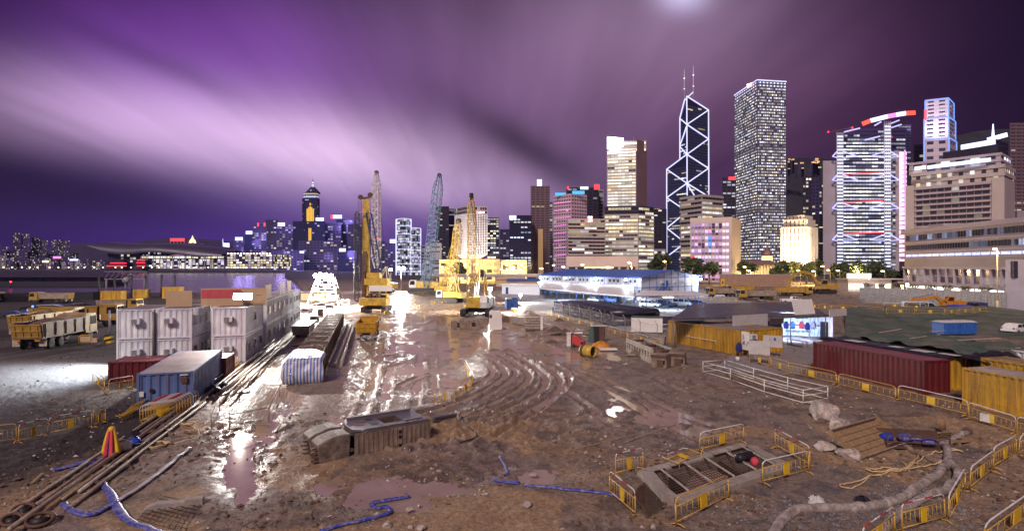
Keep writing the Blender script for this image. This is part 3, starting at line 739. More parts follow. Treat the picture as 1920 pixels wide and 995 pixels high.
simple('stepped violet tower behind the red lamp block', 498, 522, 412, 1600, 45, 22, 7, gl(.12, MIXD, .2, .8), 'violet')
simple('broad office block with a slanted red and blue sign', 512, 552, 420, 1350, 50, 20, 7, gl(.22, MIXD, .2, 1.1), 'violet', sign=(521, 534, 417, 423), signm=SIGNRW)
simple('dark office slab immediately left of the spired skyscraper', 549, 570, 415, 1300, 50, 20, 6, gl(.16, COOL, .2, 1), 'navy')
simple('dark slab right of the spired skyscraper with a bright blue white sign', 584, 610, 416, 1250, 40, 20, 6, gl(.15, COOL, .2, 1), 'navy', sign=(592, 607, 407.5, 413.5))
simple('violet office block between the spired tower and the red tipped sign', 604, 640, 418, 1280, 50, 19, 6, gl(.2, MIXD, .2, 1), 'violet')
A = simple('tall dark tower topped by a white sign with a red tip', 630, 662, 412, 1300, 50, 22, 7, gl(.12, MIXD, .2, 1), 'navy', sign=(624, 641, 402.5, 409))
signbox(A, 620, 624.5, 402, 409.5, 1299, SIGNR)
simple('violet tower directly behind the yellow drilling mast', 652, 690, 420, 1250, 50, 19, 6, gl(.18, MIXD + [(.6, .7, 1)], .2, 1.1), 'violet')
simple('low dark block right of the floodlight rig, white sign on its roof', 634, 668, 470, 900, 40, 7, 6, gl(.2, MIXD, .2, 1.2), 'navy', sign=(636, 648, 465, 471))
simple('dark block with red roof sign right of the lattice boom', 700, 722, 452, 1150, 40, 12, 6, gl(.15, MIXD, .2, 1), 'violet', sign=(703, 715, 445, 449), signm=SIGNR)
simple('slim violet tower with a blue white sign left of the twin glass towers', 722, 742, 455, 1100, 40, 13, 5, gl(.15, COOL, .2, .8), 'violet', sign=(731, 745, 448, 455))
simple('low dark row of offices left of the floodlight rig', 505, 570, 470, 1150, 40, 8, 7, gl(.22, MIXD, .2, 1.3), 'violet', sign=(562, 570, 470, 474))
simple('wide dark office slab behind the floodlight rig', 560, 640, 452, 1200, 40, 11, 7, gl(.15, MIXD, .2, 1.1), 'violet')
def plaza():
 Y = 2350; r = thing('spired_skyscraper', 'tallest left skyscraper with lit crown, pyramid cap, needle spire and yellow neon bars', 'skyscraper', (pt(583, 500, Y).x, Y, 0)); s = Y / F
 poly = [(xy(566.5, Y + 25)), (xy(571, Y)), (xy(595, Y)), (xy(599.5, Y + 25)), xy(592, Y + 50), xy(574, Y + 50)]
 storeys(r, poly, 0, zz(372, Y), 30, 8, gl(.12, COOL, .2, .8), WALL['navy'], .4, .8, .3)
 poly2 = [xy(569, Y + 22), xy(573, Y + 2), xy(593, Y + 2), xy(597, Y + 22), xy(590, Y + 40), xy(576, Y + 40)]
 storeys(r, poly2, zz(371.9, Y), zz(361, Y), 4, 8, lambda a, b, c: (1.2, 1.3, 1.6) if a == 1 else ((1.2, .9, .4) if a == 3 else (.12, .12, .3)), WALL['grey'], .55, .8, .3, wallname='crown')
 n = 6; b = MB(); b.lathe([(15 * s, zz(361, Y)), (8 * s, zz(353, Y)), (4 * s, zz(349, Y)), (2 * s, zz(348, Y)), (1.2 * s, zz(343, Y)), (.8, zz(335, Y)), (.3, zz(331, Y))], (0, 22, 0), 8).build('pyramid_cap', WALL['glassy'], r)
 for py, w in ((348, 2.4), (345, 1.8), (341, 1.3)):
  MB().lathe([(w * s * .6, zz(py, Y) - 4), (w * s, zz(py, Y)), (w * s * .6, zz(py, Y) + 4)], (0, 22, 0), 8).build('spire_light', SIGNW, r)
 for (x0, x1, y0, y1) in [(575, 577, 391, 414), (577.8, 579.8, 388, 414), (580.6, 582.6, 386, 414), (583.4, 585.4, 388, 414), (586.2, 588.2, 391, 414), (578.5, 580.5, 427, 455), (581.5, 583.5, 427, 450), (584.3, 585.3, 427, 438), (580.6, 582.6, 380, 384)]:
  a = pt(x0, y1, Y - 2); c = pt(x1, y0, Y - 2); MB().box(a.x - r.location.x, c.x - r.location.x, -3, -.5, a.z, c.z).build('neon_bar', NEONY, r)
plaza()
def twin():
 Y = 560; r = bld('pair of white outlined curved glass towers behind the cranes', 'office towers', slab(742, 790, Y, 40), 'glass_tower'); o = r.location
 for (x0, x1, top, rows) in [(743, 771, 409, 7), (768, 789, 426, 6)]:
  def arc(x0, x1, k):
   P = []
   for i in range(9):
    t = i / 8; px = x0 + (x1 - x0) * t; P.append(xy(px, Y + 10 - 10 * math.sin(PI * t) + k))
   return P + [xy(x1, Y + 30 + k), xy(x0, Y + 30 + k)]
  p = arc(x0, x1, 0 if x0 < 760 else 3)
  storeys(r, p, 0, zz(top, Y), rows * 3, 3, gl(.8, COOL + [(.6, .65, 1)], .15, 1.1), WALL['glassy'], .8, .9, .0)
  for k in range(rows + 1):
   z = zz(top, Y) * (1 - k / (rows + .5)); MB().tube([(q.x - o.x, q.y - o.y - .6, z) for q in p[:9]], .32, 4).build('lit_floor_band', NEON, r)
  for q in (p[0], p[8]): MB().bar((q.x - o.x, q.y - o.y - .7, 0), (q.x - o.x, q.y - o.y - .7, zz(top, Y)), .9).build('lit_edge', NEON, r)
twin()
simple('pale blue block right of the twin glass towers behind the blue crane', 789, 815, 460, 540, 30, 10, 4, gl(.25, COOL, .2, .8), 'grey')
simple('banded grey block behind the foot of the blue crane', 806, 828, 456, 520, 30, 14, 9, gl(.3, COOL, .2, .6), 'grey', wf=.45)
simple('dark tower with round roof drum behind the blue lattice boom', 818, 842, 387, 700, 40, 34, 4, gl(.10, MIXD, .2, .9), 'dark')
simple('dark banded slab against the left side of the white grid hotel', 839, 856, 392, 720, 40, 30, 9, gl(.12, MIXD, .2, .7), 'violet', wf=.4)
def hotel():
 Y = 520; r = bld('white gridded hotel slab narrowing to a floodlit foot', 'hotel', slab(853, 914, Y, 25), 'gridded_hotel'); o = r.location
 poly = par((853, Y + 22), (876, Y), (914, Y + 8))
 storeys(r, poly, zz(476, Y), zz(400, Y), 24, 2.3, gl(.10, WARM + COOL, .3, 1.0, dim=(.03, .02, .03)), mat('hotel_white', (.74, .70, .76), .6, var=.05, bump=0), .55, .6, .25, piers=True)
 storeys(r, poly, zz(399.9, Y), zz(386, Y), 2, 2.3, gl(.1, COOL, .2, .6), WALL['pale'], .7, .75, .25)
 pb = [p * .93 + Vector((o.x, o.y)) * .07 for p in poly]; b = MB()
 A_ = ccw(poly); c = Vector((o.x, o.y)); n = 4
 lo = [(c + (p - c) * .55) - c for p in A_]; hi = [p - c for p in A_]
 b.add([(p.x, p.y, zz(484, Y)) for p in lo] + [(p.x, p.y, zz(476.1, Y)) for p in hi], MB.BF); b.build('tapered_foot', UPW, r)  # foot made emissive to imitate the uplight falling on it
 b = MB().prism(lo, 0, zz(484, Y)); b.build('stem', WALL['pale'], r)
 signbox(r, 893, 908, 396, 399, Y - 1, SIGNRW); MB().cyl((2, 8, zz(386, Y)), (2, 8, zz(372, Y)), .6, 6).build('roof_mast', WALL['grey'], r)
 MB().lathe([(.3, zz(371.5, Y)), (1.2, zz(370, Y)), (.3, zz(369, Y))], (2, 8, 0), 8).build('beacon', TAIL, r)
hotel()
light('hotel_uplight', 'SPOT', pt(884, 492, 490), 130000, (1, .86, .66), 3, pt(884, 440, 530), 120)
simple('bright windowed office tower right of the gridded hotel', 913, 936, 408, 560, 30, 24, 3.2, clusters(.6, COOL + WARM, .3, 2.0, 3), 'glassy')
simple('dim narrow tower between the bright office and the sign tower', 937, 955, 430, 640, 30, 18, 4, gl(.3, COOL, .2, .8), 'violet')
A = simple('dark glass tower with white corner sign left of the brown tower', 955, 997, 404, 480, 35, 24, 3.2, clusters(.22, COOL, .3, 1.6, 5), 'navy', sign=(955, 968, 403.5, 411))
A = simple('slender brown tower with a tilted white sign on its roof', 995, 1031, 349, 520, 35, 38, 4.2, clusters(.06, WARM, .4, 1.6, 3, dim=(.03, .012, .01)), 'brown', wf=.4, ww=.7, sign=(1007, 1016, 336, 348))
b = pt(1014, 497, 519); q = MB()
for k in range(18):
 z0 = zz(430, 519) * k / 18; lbox(A, 'lit_panel', emit('amber_panel', (1, .55, .25), .35) if k == 0 else bpy.data.materials['amber_panel'], pt(1009, 0, 519).x, pt(1018, 0, 519).x, 518.6, 519.7, z0 + .4, z0 + 3.0)
simple('narrow dim slab squeezed beside the slender brown tower', 1030, 1042, 378, 600, 30, 30, 4, gl(.25, COOL, .2, .7), 'grey')
A = simple('pink office tower with cyan lit roof edge and magenta floor lines', 1038, 1100, 364, 430, 30, 24, 2.6, gl(.03, WARM, .4, 1.2, dim=(.02, .008, .015)), 'pink', wf=.42, ww=.5, skew=(1071, 14, 10), proud=.25)
for (x0, x1, y0, y1, Y) in [(1041, 1061, 361, 366, 437), (1073, 1096, 357.5, 363.5, 431.5)]: signbox(A, x0, x1, y0, y1, Y, SIGNC, 'roof_band')
for py in range(378, 490, 14):
 a = pt(1039, py + 3, 443.2); c = pt(1070, py, 429.2); o = A.location; MB().bar(a - o, c - o, .4).build('neon_line', NEONM, A)
A = simple('round topped dark office with white and red roof signs behind the pink tower', 1062, 1122, 352, 560, 40, 30, 5, clusters(.2, COOL, .2, .9, 4), 'dark', sign=(1088, 1103, 349.5, 354.5)); signbox(A, 1114, 1124, 345, 355, 559, SIGNR); signbox(A, 1063, 1067, 349, 354, 559, SIGNR)
simple('slim pale stair tower left of the bright ribbon windowed skyscraper', 1113, 1132, 356, 580, 30, 26, 4, gl(.2, COOL, .2, .7), 'grey', wf=.4)
A = simple('low broad banded office with a round red sign on its roof', 1062, 1135, 410, 400, 30, 17, 3.0, clusters(.34, WARM + COOL, .25, 1.3, 5, dim=(.01, .006, .01)), 'beige', wf=.52, ww=.97, proud=.8, skew=(1064, 25, 6)); signbox(A, 1101.5, 1110.5, 405, 415, 396, SIGNRW)
simple('dim block on the hill side beside the crystal tower', 1225, 1250, 392, 900, 30, 26, 6, gl(.12, WARM, .3, 1.2), 'dark')
simple('low block at the foot of the ribbon windowed skyscraper', 1225, 1248, 468, 420, 25, 6, 3, gl(.4, COOL + [(1, .4, .8)], .2, 1.2), 'grey')
def ribbon_tower():
 Y = 450; r = bld('bright skyscraper with warm ribbon windows and glowing white roof sign', 'skyscraper', slab(1134, 1226, Y, 30), 'ribbon_skyscraper'); o = r.location
 rib = clusters(.9, WARM + [(1, .95, .8)], .5, 1.9, 5, dim=(.05, .03, .03))
 up = par((1138, Y + 30), (1194, Y), (1213, Y + 16)); lo = par((1133, Y + 30), (1196, Y - 8), (1226, Y + 18))
 A_ = [xy(1138, Y + 6), xy(1193, Y), xy(1193.5, Y + 34), xy(1140, Y + 38)]
 storeys(r, A_, zz(402.9, Y), zz(281, Y), 21, 2.6, rib, WALL['beige'], .56, .93, .5)
 B_ = [xy(1194, Y - 1.2), xy(1213, Y + 6), xy(1213, Y + 34), xy(1194.4, Y + 34)]
 storeys(r, B_, zz(402.9, Y), zz(262, Y), 1, 2.6, gl(0, WARM, 1, 1), WALL['brown'], .02, .1, 0)
 C_ = [xy(1133, Y - 1), xy(1197, Y - 6), xy(1226, Y + 6), xy(1222, Y + 44), xy(1134, Y + 44)]
 storeys(r, C_, zz(403, Y), zz(388, Y), 2, 2.6, clusters(.25, WARM, .3, 1, 5), WALL['dark'], .6, .9, .2)
 C2 = C_
 storeys(r, C2, 0, zz(403.1, Y), 17, 2.8, clusters(.8, WARM, .35, 1.7, 5, dim=(.04, .03, .03)), WALL['beige'], .55, .93, .5)
 T = [xy(1141, Y + 8), xy(1212, Y + 4), xy(1212, Y + 30), xy(1141, Y + 30)]
 storeys(r, T, zz(281, Y), zz(262, Y), 3, 2.6, lambda a, b, c: (1.6, 1.45, 1.1) if a != 1 else (.5, .4, .35), WALL['beige'], .6, .95, .4)
 a = pt(1139, 279, Y - 1); c = pt(1168, 257, Y - 1)
 MB().prof([(a.x - o.x, a.z), (c.x - o.x, a.z + 2), (c.x - o.x, c.z - 1), (a.x - o.x, c.z)], -18, -15).build('roof_sign', emit('sign_glow', (.88, .9, 1), 9), r)
 for px, h in ((1144, 5), (1150, 3), (1196, 4)): p = pt(px, 257, Y); MB().cyl((p.x - o.x, 0, p.z - 6), (p.x - o.x, 0, p.z + h), .25, 5).build('aerial', WALL['grey'], r)
ribbon_tower()
def crystal():
 r = bld('triangular faceted dark glass tower outlined in white light with twin masts', 'skyscraper', [xy(1250, 1000), xy(1329, 1000)], 'faceted_skyscraper'); o = r.location
 F_ = xy(1288, 965); Rr = xy(1329, 1000); Bk = xy(1290, 1035); Lf = xy(1250, 1000); L2 = xy(1274.7, 985); Ci = xy(1288, 1000)
 gls = mat('crystal_glass', (.03, .035, .085), .08, .4, var=.25, scale=.02, bump=0)
 for poly, tops, rows, wfr in ([F_, Rr, Bk], (zz(180, 965), zz(206, 1000), zz(190, 1000)), 58, .10), ([F_ + Vector((0, .6)), Ci + Vector((0, 8)), L2], (zz(182, 965), zz(190, 1000), zz(221, 985)), 52, .06), ([F_ + Vector((0, .4)), Ci + Vector((0, 2)), Lf], (zz(289, 965), zz(289, 1000), zz(317, 1000)), 40, .14):
  P = [Vector(p) for p in poly]; a = sum(P[i].x * P[(i + 1) % 3].y - P[(i + 1) % 3].x * P[i].y for i in range(3)); tp = list(tops)
  if a < 0: P = P[::-1]; tp = tp[::-1]
  storeys(r, P, 0, min(tops), rows, 5, clusters(wfr, WARM + COOL, .3, 1.3, 4, dim=(.012, .014, .035)), gls, .5, .92, 0, tops=tp)
 def P3(px, py):
  Y = 965 + (px - 1288) / 41 * 35 if px >= 1288 else 965 + (1288 - px) / 38 * 35
  if 1270 < px < 1280 and py < 300: Y = 985
  return pt(px, py, Y - 1.2)
 for a, b in [((1250, 317), (1250, 481)), ((1250, 317), (1287.5, 289)), ((1287.7, 180), (1288.4, 366)), ((1328.5, 206), (1329, 366)), ((1274.7, 221), (1274.7, 297)), ((1274.7, 221), (1284, 185)), ((1287.7, 180), (1328.5, 206)), ((1328.5, 206), (1288, 233)), ((1275, 222), (1288, 233)), ((1288, 233), (1328.5, 260)), ((1328.5, 260), (1288, 289)), ((1275.5, 275), (1288, 289)), ((1288, 289), (1328.5, 315)), ((1328.5, 315), (1288, 343)), ((1250, 317), (1288, 343)), ((1288, 343), (1250, 370)), ((1288, 343), (1328.5, 368)), ((1250, 370), (1288, 396)), ((1288, 396), (1250, 427)), ((1250, 427), (1288, 457)), ((1288, 452), (1251, 480)), ((1287, 237), (1275.5, 272)), ((1289, 345), (1302, 366)), ((1283, 188), (1300, 172))]:
  MB().bar(P3(*a) - o, P3(*b) - o, 1.5).build('light_line', NEON, r)
 for px, top, bot in ((1283, 130, 186), (1300, 123, 182)):
  p = P3(px, bot) - o; q = P3(px, top) - o; MB().tube([p, (p + q * 2) / 3, q], [1.1, .8, .35], 6).build('mast', mat('mast_white', (.7, .7, .8), .4, bump=0) if px == 1283 else bpy.data.materials['mast_white'], r)
  for f in (.35, .7): z = p + (q - p) * f; MB().lathe([(.5, z.z - 1), (1.3, z.z), (.5, z.z + 1)], (z.x, z.y, 0), 6).build('mast_lamp', emit('mast_lamp_glow', (.9, .85, 1), 3) if px == 1283 and f < .5 else bpy.data.materials['mast_lamp_glow'], r)
crystal()
simple('beige office stepped in zigzag bays in front of the faceted tower', 1276, 1355, 366, 520, 30, 17, 4.5, clusters(.5, WARM, .3, 1.1, 4, dim=(.012, .008, .006)), 'beige', wf=.45, ww=.96, proud=1.2, skew=(1316, 25, 14))
A = simple('dark slab with a red roof sign left of the gridded skyscraper', 1354, 1380, 333, 700, 30, 34, 5, clusters(.25, COOL, .2, 1, 4), 'dark', sign=(1366, 1379, 331, 337), signm=SIGNR)
def culture():
 Y = 330; r = bld('boxy pale civic block with magenta lit glass front', 'civic block', slab(1295, 1389, Y, 20), 'civic_block'); o = r.location
 P = par((1294, Y + 8), (1372, Y), (1389, Y + 22))
 mg = [(1, .55, .95), (1, .75, 1), (.8, .5, 1), (1, .4, .8)]
 st = clusters(.8, mg, .5, 1.5, 3, dim=(.06, .03, .07))
 def g(rw, c, i):
  if c == 0 and rw == 3: return (2, .05, .15)
  if c == 5 and rw in (5, 6): return (.1, .5, 1.6)
  if c > 8: return (1.3, .9, 1.1)
  return st(rw, c, i)
 l, c, rr, b_ = P; b = MB().prism([p - Vector((o.x, o.y)) for p in ccw(P)], 0, zz(406, Y)); b.build('wall', WALL['pale'], r)
 u = (c - l).normalized(); n = Vector((u.y, -u.x)); a0 = l + u * .6 + n * .25; a1 = l + u * ((c - l).length * .94) + n * .25
 z1 = zz(415, Y); rows = 9; nc = 11; w = (a1 - a0).length / nc
 for q in range(rows):
  m = MB().glow(); z0 = 1 + (z1 - 1) * q / rows; zt = 1 + (z1 - 1) * (q + .82) / rows
  for k in range(nc):
   p0 = a0 + u * (w * (k + .06)) ; p1 = a0 + u * (w * (k + .94))
   zs = z0 + (zt - z0) * .45
   for (za, zb, kk) in ((z0, zs - .12, .35), (zs, zt, 1)):
    gg = g(q, k, 0); m.quad((p0.x - o.x, p0.y - o.y, za), (p1.x - o.x, p1.y - o.y, za), (p1.x - o.x, p1.y - o.y, zb), (p0.x - o.x, p0.y - o.y, zb), tuple(v * kk for v in gg))
  m.build('window_row', WIN, r)
 m = MB()
 for k in range(nc + 1): p = a0 + u * w * k + n * .2; m.bar((p.x - o.x, p.y - o.y, 0), (p.x - o.x, p.y - o.y, z1), .25)
 m.build('mullions', WALL['pale'], r)
culture()
def gridded():
 Y = 848; r = bld('tallest gridded skyscraper with rows of white ceiling lamps and white roof edge', 'skyscraper', [xy(1377, 930), xy(1474, 860)], 'gridded_skyscraper'); o = r.location
 P = par((1377, 925), (1420, Y), (1474, 856)); z1 = zz(151, Y)
 base = clusters(.84, COOL * 2 + WARM, .3, 2.0, 1, dim=(.03, .03, .06))
 def g(rw, c, i):
  v = base(rw, c, i)
  if rw in (20, 21, 41, 42): v = tuple(q * .4 for q in v)
  if rw >= 62: v = (1.5, 1.5, 1.7) if c % 2 else (.3, .3, .5)
  return v
 storeys(r, P, 0, z1, 64, 3.0, g, mat('grid_cladding', (.16, .15, .22), .4, .2, var=.1, scale=.05, bump=0), .42, .72, .5, mg=.01)
 Q = ccw(P); c = Vector((o.x, o.y))
 for i in range(4):
  a = Q[i] - c; d = Q[(i + 1) % 4] - c; MB().bar((a.x, a.y, z1 + 1), (d.x, d.y, z1 + 1), 1.6).build('roof_edge_light', NEON, r)
 s = pt(1408, 161, Y + 22); MB().bar(s - o + Vector((-6, 0, 0)), s - o + Vector((6, -10, 2)), 1.5, 5).build('roof_sign', SIGNRW, r)
gridded()
def old_bank():
 Y = 520; r = bld('stepped art deco stone bank floodlit from below', 'old bank', slab(1464, 1531, Y, 30), 'stone_bank')
 for k, (x0, c, x1, top, rows) in enumerate([(1464, 1516, 1531, 425, 7), (1470, 1511, 1526, 410, 2), (1477, 1506, 1521, 402, 1)]):
  P = par((x0, Y + 14 + 3 * k), (c, Y + 3 * k), (x1, Y + 12 + 3 * k)); z0 = 0 if k == 0 else zz([425, 410][k - 1], Y) + .01
  storeys(r, P, z0, zz(top, Y), rows, 3.4, gl(.06, WARM, .3, .9, dim=(.03, .02, .015)), WALL['stone'], .78, .28, .5, piers=True)
old_bank()
for px in (1470, 1488, 1506): light('bank_floodlight', 'SPOT', pt(px, 500, 496), 200000, (1, .80, .52), 1.5, pt(px, 430, 530), 95)
def domed_hall():
 Y = 380; r = bld('low domed colonnaded hall glowing amber among trees', 'domed hall', slab(1398, 1474, Y, 25), 'domed_hall'); o = r.location; s = Y / F
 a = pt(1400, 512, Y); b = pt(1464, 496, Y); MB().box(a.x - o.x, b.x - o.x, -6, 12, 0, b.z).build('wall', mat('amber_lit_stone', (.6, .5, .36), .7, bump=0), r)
 for k in range(11):
  p = pt(1402 + k * 6.1, 500, Y); MB().cyl((p.x - o.x, -8.5, 0), (p.x - o.x, -8.5, b.z), .5, 8).build('column', bpy.data.materials['amber_lit_stone'], r)
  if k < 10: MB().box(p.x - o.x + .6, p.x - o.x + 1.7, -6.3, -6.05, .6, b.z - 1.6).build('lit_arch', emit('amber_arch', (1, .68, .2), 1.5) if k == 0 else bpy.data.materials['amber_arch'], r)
 MB().hexa([(a.x - o.x - 1, -10, b.z), (b.x - o.x + 1, -10, b.z), (b.x - o.x + 1, 14, b.z), (a.x - o.x - 1, 14, b.z)], [(a.x - o.x + 3, -4, b.z + 3.2), (b.x - o.x - 3, -4, b.z + 3.2), (b.x - o.x - 3, 9, b.z + 3.2), (a.x - o.x + 3, 9, b.z + 3.2)]).build('roof', WALL['brown'], r)
 cx_ = pt(1459, 0, Y).x - o.x
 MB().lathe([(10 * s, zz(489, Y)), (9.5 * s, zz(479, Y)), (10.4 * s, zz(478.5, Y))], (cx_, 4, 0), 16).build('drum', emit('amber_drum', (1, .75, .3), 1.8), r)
 MB().lathe([(10.2 * s, zz(478.4, Y)), (9 * s, zz(472, Y)), (6 * s, zz(467, Y)), (2 * s, zz(464.5, Y)), (.6, zz(461, Y)), (.1, zz(458, Y))], (cx_, 4, 0), 16).build('dome', WALL['brown'], r)
domed_hall()
for px in (1412, 1432, 1452): light('hall_floodlight', 'POINT', pt(px, 508, 366), 9000, (1, .7, .25), 1)
def trussed():
 Y = 620; r = bld('suspended truss tower with ladder masts, lit hangers and red white roof ring', 'skyscraper', slab(1565, 1700, Y, 40), 'trussed_skyscraper'); o = r.location
 rows = clusters(.92, COOL + [(1, .97, .9)], .5, 2.2, 5, dim=(.08, .08, .15))
 def blk(x0, x1, y0, y1, dy, d, n, w='glassy', g=rows, wf=.44): storeys(r, [xy(x0, Y + dy), xy(x1, Y + dy), xy(x1, Y + dy + d), xy(x0, Y + dy + d)], max(0, zz(y0, Y)), zz(y1, Y), n, 3.4, g, WALL[w], wf, .92, .4)
 def k(x0, x1, y0, y1, n, dim=(.04, .04, .08)): return None
 blk(1579, 1660, 505, 300, 4, 50, 30); blk(1579, 1660, 299.9, 262, 7, 45, 6)
 blk(1581, 1700, 420, 232, 26, 45, 24, 'violet', clusters(.4, COOL, .2, .8, 4)); blk(1684, 1708, 300, 222, 30, 40, 14, 'violet', clusters(.3, COOL, .2, .7, 4))
 blk(1667, 1680, 505, 285, 6, 40, 34, 'grey', clusters(.5, COOL, .2, .9, 2))
 lb = [xy(1543, Y + 3), xy(1568, Y + 3), xy(1568, Y + 40), xy(1543, Y + 40)]; MB().prism([p - Vector((o.x, o.y)) for p in ccw(lb)], 0, zz(300, Y)).build('service_shaft', WALL['pale'], r)
 rb = [xy(1679, Y + 4), xy(1686, Y + 4), xy(1686, Y + 40), xy(1679, Y + 40)]; MB().prism([p - Vector((o.x, o.y)) for p in ccw(rb)], 0, zz(280, Y)).build('service_shaft', WALL['pale'], r)
 for q in range(24):     # lit stair at the right
  z0 = zz(490 - q * 8.7, Y); a = xy(1686.5, Y + 4); c = xy(1700, Y + 4)
  MB().box(a.x - o.x, c.x - o.x, a.y - o.y, a.y - o.y + 18, z0 + .5, z0 + 4.2).build('stair_landing', emit('stair_glow', (1, .70, .9), 1.3) if q == 0 else bpy.data.materials['stair_glow'], r)
 MB().bar((xy(1701.5, Y).x - o.x, 2 - 20, 0), (xy(1699, Y).x - o.x, 2 - 20, zz(280, Y)), 1.2).build('lit_edge', NEONM, r)
 for px, top in ((1575, 249), (1664, 228)):       # ladder masts
  b = MB(); e = MB()
  for dx in (-5.5, -1.8, 1.8, 5.5):
   p = xy(px + dx, Y - 3); b.cyl((p.x - o.x, p.y - o.y, 0), (p.x - o.x, p.y - o.y, zz(top, Y)), .75, 6)
  b.build('mast', WALL['steel'], r)
  for q in range(int((500 - top) / 6.2)):
   z = zz(500 - q * 6.2, Y); p = xy(px, Y - 3.4); e.box(p.x - o.x - 3.2, p.x - o.x + 3.2, p.y - o.y - .5, p.y - o.y + .3, z, z + 1.6)
  e.build('mast_rungs', emit('rung_glow', (.78, .8, 1), 1.3) if px == 1575 else bpy.data.materials['rung_glow'], r)
 for py in (293, 337, 390, 449):
  for mx, segs in ((1575, (-1, 1)), (1664, (-1, 1))):
   for sgn in segs:
    reach = 14 if (mx == 1575) == (sgn < 0) else 33
    if mx == 1664 and sgn > 0: reach = 22
    p = pt(mx + sgn * 5, py - 10, Y - 3.5); q = pt(mx + sgn * reach, py, Y - 3.5); q2 = pt(mx + sgn * 5, py + 2, Y - 3.5)
    MB().bar(p - o, q - o, 1.1).build('lit_truss', NEONV, r); MB().bar(q2 - o, q - o, .8).build('lit_truss', NEONV, r)
  if py > 300:
   a = pt(1583, py - 11, Y + 2.5); c = pt(1655, py - 14, Y + 2.5); MB().bar(a - o, c - o, 1.0).build('red_line', NEONR, r)
 for py, x0, x1 in ((247, 1583, 1612), (262, 1622, 1650), (235, 1640, 1652), (240, 1668, 1690), (232, 1668, 1686)): MB().bar(pt(x0, py, Y + 2) - o, pt(x1, py - 7, Y + 2) - o, 1.3).build('lit_truss', NEONV, r)
 P = [(1617, 232), (1632, 226), (1648, 222), (1664, 218), (1680, 215), (1698, 212), (1716, 211)]
 seg = [SIGNO if i in (0, 5) else SIGNW for i in range(6)]
 for i in range(6):
  a = pt(*P[i], Y - 8 + abs(i - 2.5)); c = pt(*P[i + 1], Y - 8 + abs(i - 1.5)); MB().bar(a - o, c - o, 1.2, 4.5).build('roof_ring_sign', seg[i] if i != 3 else SIGNP, r)
 for x0, y0, x1, y1 in ((1552, 248, 1600, 238),): MB().bar(pt(x0, y0, Y) - o, pt(x1, y1, Y) - o, .8).build('maintenance_crane', WALL['brown'], r)
 for px, py in ((1553, 247), (1598, 239), (1671, 256)): p = pt(px, py, Y - 1) - o; MB().lathe([(.3, p.z - 1.2), (1.3, p.z), (.3, p.z + 1.2)], (p.x, p.y, 0), 6).build('red_beacon', TAIL, r)
SIGNO = emit('sign_orange_red', (1, .09, .05), 1.5)
trussed()
def stepped():
 Y = 640; r = bld('stepped granite tower outlined in blue neon behind the hotel', 'skyscraper', slab(1732, 1793, Y, 40), 'stepped_skyscraper'); o = r.location
 for x0, c, x1, top, bot, n in ((1732, 1779, 1793, 258, 330, 6), (1732, 1778, 1791, 219, 257.8, 5), (1734, 1778, 1788, 184, 218.8, 5)):
  P = par((x0, Y + 10), (c, Y), (x1, Y + 22)); z0 = 0 if bot == 330 else zz(bot, Y); storeys(r, P, z0, zz(top, Y), n * (3 if bot == 330 else 1), 9, clusters(.22, COOL, .2, .8, 2, dim=(.02, .02, .04)), mat('lit_granite', (.5, .42, .52), .5, var=.1, scale=.04, bump=0) if bot == 330 else bpy.data.materials['lit_granite'], .42, .55, .3)
  Q = [p - Vector((o.x, o.y)) for p in P[:3]]; zt = zz(top, Y)
  for q in Q: MB().bar((q.x, q.y - .5, max(z0, zz(300, Y))), (q.x, q.y - .5, zt), .9).build('neon_outline', NEONB, r)
  for i in (0, 1): MB().bar((Q[i].x, Q[i].y - .5, zt), (Q[i + 1].x, Q[i + 1].y - .5, zt), .9).build('neon_outline', NEONB, r)
 signbox(r, 1733, 1737, 205, 225, Y + 6, NEONR, 'red_panel')
stepped()
for px in (1748, 1768): light('granite_uplight', 'SPOT', pt(px, 262, 618), 90000, (.85, .8, 1), 1, pt(px, 200, 645), 90)
